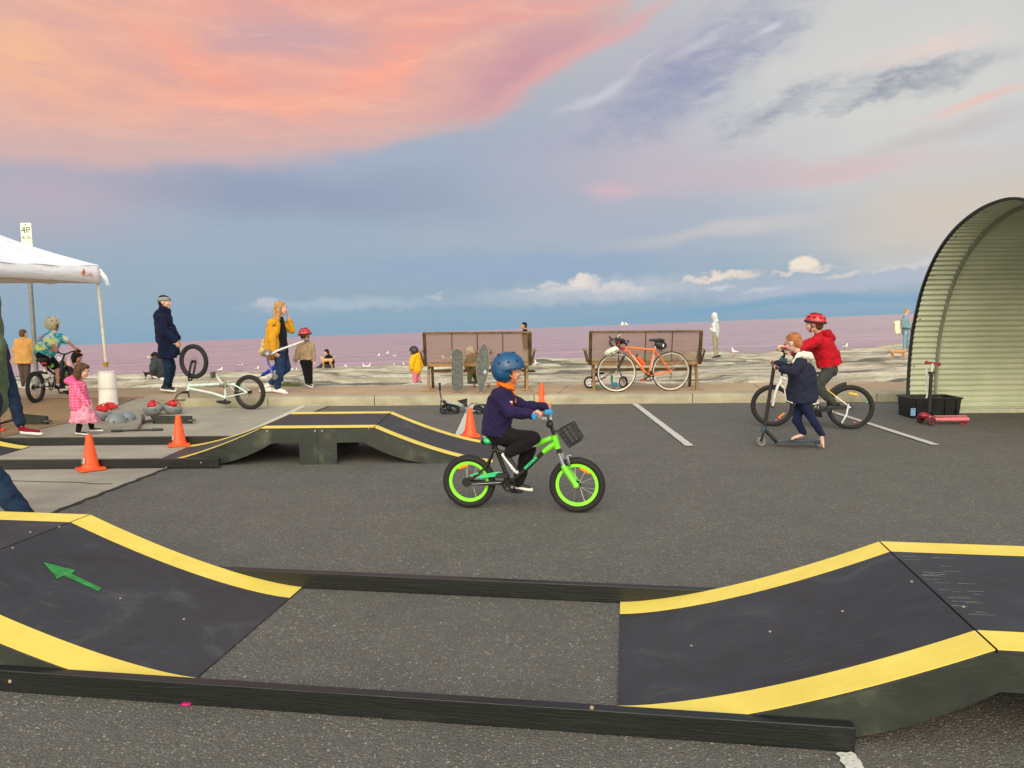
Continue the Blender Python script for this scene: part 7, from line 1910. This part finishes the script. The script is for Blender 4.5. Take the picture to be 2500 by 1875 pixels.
s_, f_, u_ = fr; mb = MB(); mb.ell(P['head']-f_*.03+u_*.035, s_, f_, u_, .115, .12, .13); mb.rcone(P['head']-f_*.05-u_*.05, .10, P['neck']-f_*.02, .11); blob(mb, 'hood', MATS['pale_grey_hoodie'], r_, .014, 3)
# ===== woman in denim with the orange dog
pd_ = 30.0
DJ = cloth('denim_jacket', (118,150,160), vs=14, var=.25)
r_, P, fr, at, body = person('woman in light denim jacket and jeans with tied-back hair, beside the shelter', pd_,
    dict(head=(2214,760), neck=(2210,772), sl=(2206,782,-.17), sr=(2214,782,.17), el=(2206,797,-.2), er=(2218,797,.2), wl=(2222,799,-.15), wr=(2226,797,.1),
    hl=(2210,812,-.08), hr=(2212,812,.08), kl=(2209,836,-.08), kr=(2217,836,.08), al=(2207,860,-.08), ar=(2216,860,.08), tl=(2216,866,-.08), tr=(2226,866,.08)),
    88, 1.0, .92, DJ, (DENL, 'long'), (SHW, SHW, None, .26), (HBL, 'bun'), SK1, vox=.016, e=.035, gz0=rzc(2212,866,pd_))
mb = MB(); mb.obox(W(2190,799,pd_-.2), Vector((.9,.3,.15)).normalized(), EY, Vector((-.15,0,1)).normalized(), .12, .06, .24); o = blob(mb, 'tote_bag', cloth('pale_tote', (226,222,184)), None, .016, 2, .03, .08); tag(o, 'pale yellow tote bag on the shoulder of the woman in denim', 'bag')
ld = MB(); ld.tube([W(2222,799,pd_-.2), W(2227,830,pd_-.2), hd2], .012, 5); tag(ld.build('dog_leash', BLKP), 'dark leash between the woman in denim and the orange-tan dog', 'leash')
# ===== seated person with dog
pp = GR(800, 900); Yp2 = pp.y+.5
person('person in black top and cap sitting on the rocks behind the golden dog', Yp2,
    dict(head=(797,860), neck=(802,868), sl=(798,873,-.1), sr=(808,873,.16), el=(793,884,-.1), er=(813,884,.2), wl=(788,891,-.1), wr=(808,893,.1),
    hl=(805,896,-.08), hr=(811,896,.08), kl=(786,890,-.12), kr=(790,888,.1), al=(780,901,-.12), ar=(770,902,.1), tl=(772,903,-.12), tr=(764,904,.1)),
    280, 1.0, .92, BKC, (cloth('dark_grey_trousers', (62,64,70)), 'long'), (SHB, SHW, None, .24), (HK, 'short'), SK1, vox=.016, e=.03, gz0=pp.z, tilt=-15)
# ===== crouching person in dark puffer (left, behind the navy coat)
Yq = 17.0; PU = cloth('dark_grey_puffer', (58,62,64), vs=14, var=.2)
r_, P, fr, at, body = person('person in dark grey puffer jacket crouching on the rocks behind the navy-coated adult', Yq,
    dict(head=(379,872), neck=(382,882), sl=(378,890,-.14), sr=(386,886,.15), el=(374,902,-.2), er=(380,904,.2), wl=(372,910,-.16), wr=(374,912,.12),
    hl=(398,908,-.08), hr=(400,908,.08), kl=(378,910,-.1), kr=(380,908,.1), al=(390,920,-.1), ar=(392,918,.1), tl=(372,920,-.12), tr=(378,923,.08)),
    262, .95, .92, PU, (cloth('dark_grey_trousers', (62,64,70)), 'long'), (SHW, SHW, None, .26), (HK, 'short'), SK1, tilt=-40, vox=.012, e=.04, gz0=rzc(388,924,Yq), folds=.03, tfs=.08,
    extra_top=lambda mb, P, fr: (mb.rcone(W(380,878,Yq), .10, W(388,896,Yq), .20), mb.rcone(W(388,896,Yq), .20, W(396,908,Yq), .18)))
# ===== crouching person behind the left bench
Yr_ = 16.2
person('crouching person in beige cap and olive trousers behind the left bench', Yr_,
    dict(head=(1147,858), neck=(1150,868), sl=(1146,874,-.14), sr=(1158,874,.14), el=(1142,888,-.18), er=(1162,890,.18), wl=(1140,898,-.14), wr=(1158,902,.1),
    hl=(1160,905,-.08), hr=(1162,905,.08), kl=(1148,908,-.12), kr=(1158,912,.1), al=(1146,932,-.12), ar=(1164,930,.1), tl=(1140,939,-.12), tr=(1156,937,.08)),
    262, .9, .85, cloth('olive_top', (84,78,50)), (cloth('olive_trousers', (70,74,34)), 'long'), (SHB, SHB, None, .22), (cloth('beige_cap', (200,190,160)), 'short'), SK1, tilt=-20, vox=.012, e=.03, gz0=rzc(1150,938,Yr_))

# ===== left side: tan-jacket man, tie-dye child, two more children, maroon shoes, olive jacket
Ytj = 21.0; TJ = cloth('tan_jacket', (184,138,76), vs=7, var=.15)
person('man in tan jacket with brown hair, standing with his back turned beyond the sign pole', Ytj,
    dict(head=(57,815), neck=(58,826), sl=(43,834), sr=(74,834), el=(37,855,-.05), er=(80,855), wl=(44,868,.12), wr=(74,872,.12),
    hl=(52,886), hr=(66,886), kl=(54,914), kr=(67,914), al=(56,936), ar=(68,936), tl=(56,941,.1), tr=(68,941,.1)),
    10, 1.1, 1.0, TJ, (cloth('brown_trousers', (82,66,60)), 'long'), (SHB, SHB, None, .28), (HB, 'short'), SK1, vox=.014, e=.035, gz0=rzc(58,941,Ytj), torso=1.25, folds=.03, tfs=.14,
    hems=((50,838,.15,50,887,.17),(59,838,.17,59,887,.18),(67,838,.15,68,887,.17)))
V = TV; Ytd = V.P(130, 880).y
TD, t, b, oc = pb('tie_dye_cloth'); n1 = t.noise(oc, 4.6, 3, .55, .5); n2 = t.noise(t.mapping(oc, loc=(7,3,1), sc=(.7,1,1.6)), 5.5, 2, .5, .4)
c = t.ramp(n1.outputs[0], [(.36, lin((226,222,212))), (.42, lin((226,222,212))), (.47, lin((50,184,204))), (.55, lin((6,140,170))), (.6, lin((120,200,200))), (.66, lin((214,226,110)))])
c = t.mix(t.mapr(n2.outputs[0], .60, .64), c, lin((226,106,136))); c = t.mix(t.mapr(n2.outputs[0], .40, .36), c, lin((206,226,110)))
t.l(c, b.inputs['Base Color']); b.inputs['Roughness'].default_value = .85
gr = W(190,856,Yh+.03)
r_, P, fr, at, body = person('child in tie-dye T-shirt, black shorts and cream helmet riding away on the black bike', Ytd,
    dict(head=(129,792), neck=(128,812,-.02), sl=(112,824,-.1), sr=(142,822,.06), el=(128,842,-.2), er=(166,834,.05), wl=(137,857,-.16), wr=(185,851,.0),
    hl=(101,868,-.07), hr=(113,868,.05), kl=(116,890,-.12), kr=(138,898,.06), al=(110,908,-.14), ar=(140,944,.02), tl=(120,918,-.16), tr=(165,953,.02)),
    20, .98, .84, TD, (BKC, 'short'), (SHB, SHW, SOCK, .22), (HB, 'short'), SK2, vox=.009, e=.022, sleeve='short', gz0=ta.z, torso=1.12, folds=.016,
    hands={'r': ('grip', W(190,857,Yh+.03), Vector((1,.1,0))), 'l': ('grip', W(138,859,Yh-.03), Vector((1,0,0)))},
    extra_top=lambda mb, P, fr: (mb.rcone(W(112,835,Ytd), .12, W(103,860,Ytd), .125), mb.rcone(W(130,835,Ytd), .11, W(122,858,Ytd), .10)))
helmet(r_, P, fr, .96, M('cream_helmet_shell', (206,196,160), .4, coat=.3, var=.05), None, 'skate', k=1.08)
mb = MB(); mb.ell(W(122,893,Ytd-.06), EX, EY, EZ, .06, .05, .045); mb.build('shorts_panel', M('lime_cloth', (110,200,50), .8), r_)
Yx = 13.9
r_, P, fr, at, body = person('small child in patterned white helmet and lime and navy clothes beyond the tie-dye child', Yx,
    dict(head=(148,884), neck=(149,893), sl=(142,899), sr=(157,899), el=(140,909,-.03), er=(160,909,-.03), wl=(143,917,-.08), wr=(158,917,-.08),
    hl=(146,919), hr=(153,919), kl=(145,934,-.04), kr=(154,934,-.04), al=(145,945), ar=(154,945), tl=(143,949,-.1), tr=(156,949,-.1)),
    170, .78, .50, cloth('lime_navy_top', (110,130,50), var=.8, vs=14), (NAVY, 'long'), (SHB, SHW, None, .15), None, SK2, vox=.009, gz0=PZ, e=.02)
helmet(r_, P, fr, .82, M('patterned_helmet', (200,214,190), .4, var=.9, vs=22), None, 'skate', k=1.05)
r_, P, fr, at, body = person('child in pale pink sleeves with dark hair, bending beyond the black bike’s handlebar', Yx+.1,
    dict(head=(188,872), neck=(178,880), sl=(168,882,-.07), sr=(172,880,.08), el=(172,895,-.12), er=(170,898,.1), wl=(178,905,-.12), wr=(175,908,.1),
    hl=(160,906,-.05), hr=(162,906,.05), kl=(172,916,-.06), kr=(170,918,.06), al=(166,938,-.06), ar=(165,938,.06), tl=(176,946,-.07), tr=(175,945,.05)),
    80, .84, .58, cloth('pale_pink_top', (222,182,180)), (BKC, 'long'), (SHB, SHW, None, .18), (HK, 'bob'), SK2, vox=.009, gz0=PZ, e=.02, tilt=-20)
# maroon shoes
Ym = G(70, 1069).y
person('person in cuffed blue jeans and maroon canvas shoes stepping in from the left edge', Ym,
    dict(head=(-44,745), neck=(-36,775), sl=(-32,795,-.15), sr=(-26,795,.15), el=(-8,845,-.2), er=(4,845,.2), wl=(8,882,-.16), wr=(14,876,.16),
    hl=(-6,898,-.08), hr=(2,898,.08), kl=(-8,970,-.1), kr=(30,965,.08), al=(-60,1046,-.1), ar=(52,1044,.06), tl=(-20,1066,-.15), tr=(104,1062,.04)),
    75, 1.0, .95, cloth('dark_plum_jacket', (46,34,44)), (DENM, 'crop'), (cloth('maroon_canvas', (120,20,40)), SHW, None, .28), (HB, 'long'), SK1, vox=.011, e=.025, gz0=gz(W(30,1066,Ym).x, Ym), pant_k=1.25, folds=.025)
# olive jacket, foreground left
Yo = 5.6; OL = cloth('olive_jacket', (98,112,84), vs=6, var=.2)
def olive(mb, P, fr):
    mb.rcone(W(-70,720,Yo), .17, W(-62,940,Yo), .215); mb.rcone(W(-40,800,Yo), .10, W(-42,930,Yo), .155)
person('adult in olive jacket and faded jeans at the left edge, one leg stepping forward', Yo,
    dict(head=(-92,640), neck=(-80,700), sl=(-55,745,-.12), sr=(-110,745,.12), el=(-12,850,-.18), er=(-150,850,.15), wl=(-30,945,-.22), wr=(-150,950,.15),
    hl=(-40,985,-.08), hr=(-42,985,.08), kl=(-84,1082,-.25), kr=(-38,1130,.1), al=(104,1318,-.30), ar=(-70,1300,.1), tl=(150,1345,-.35), tr=(-30,1330,.05)),
    95, 1.0, .98, OL, (DENM, 'long'), (SHB, SHW, None, .28), (HB, 'short'), SK1, vox=.013, e=.03, gz0=0.0, torso=1.2, pant_k=1.28, folds=.03, tfs=.1, extra_top=olive)
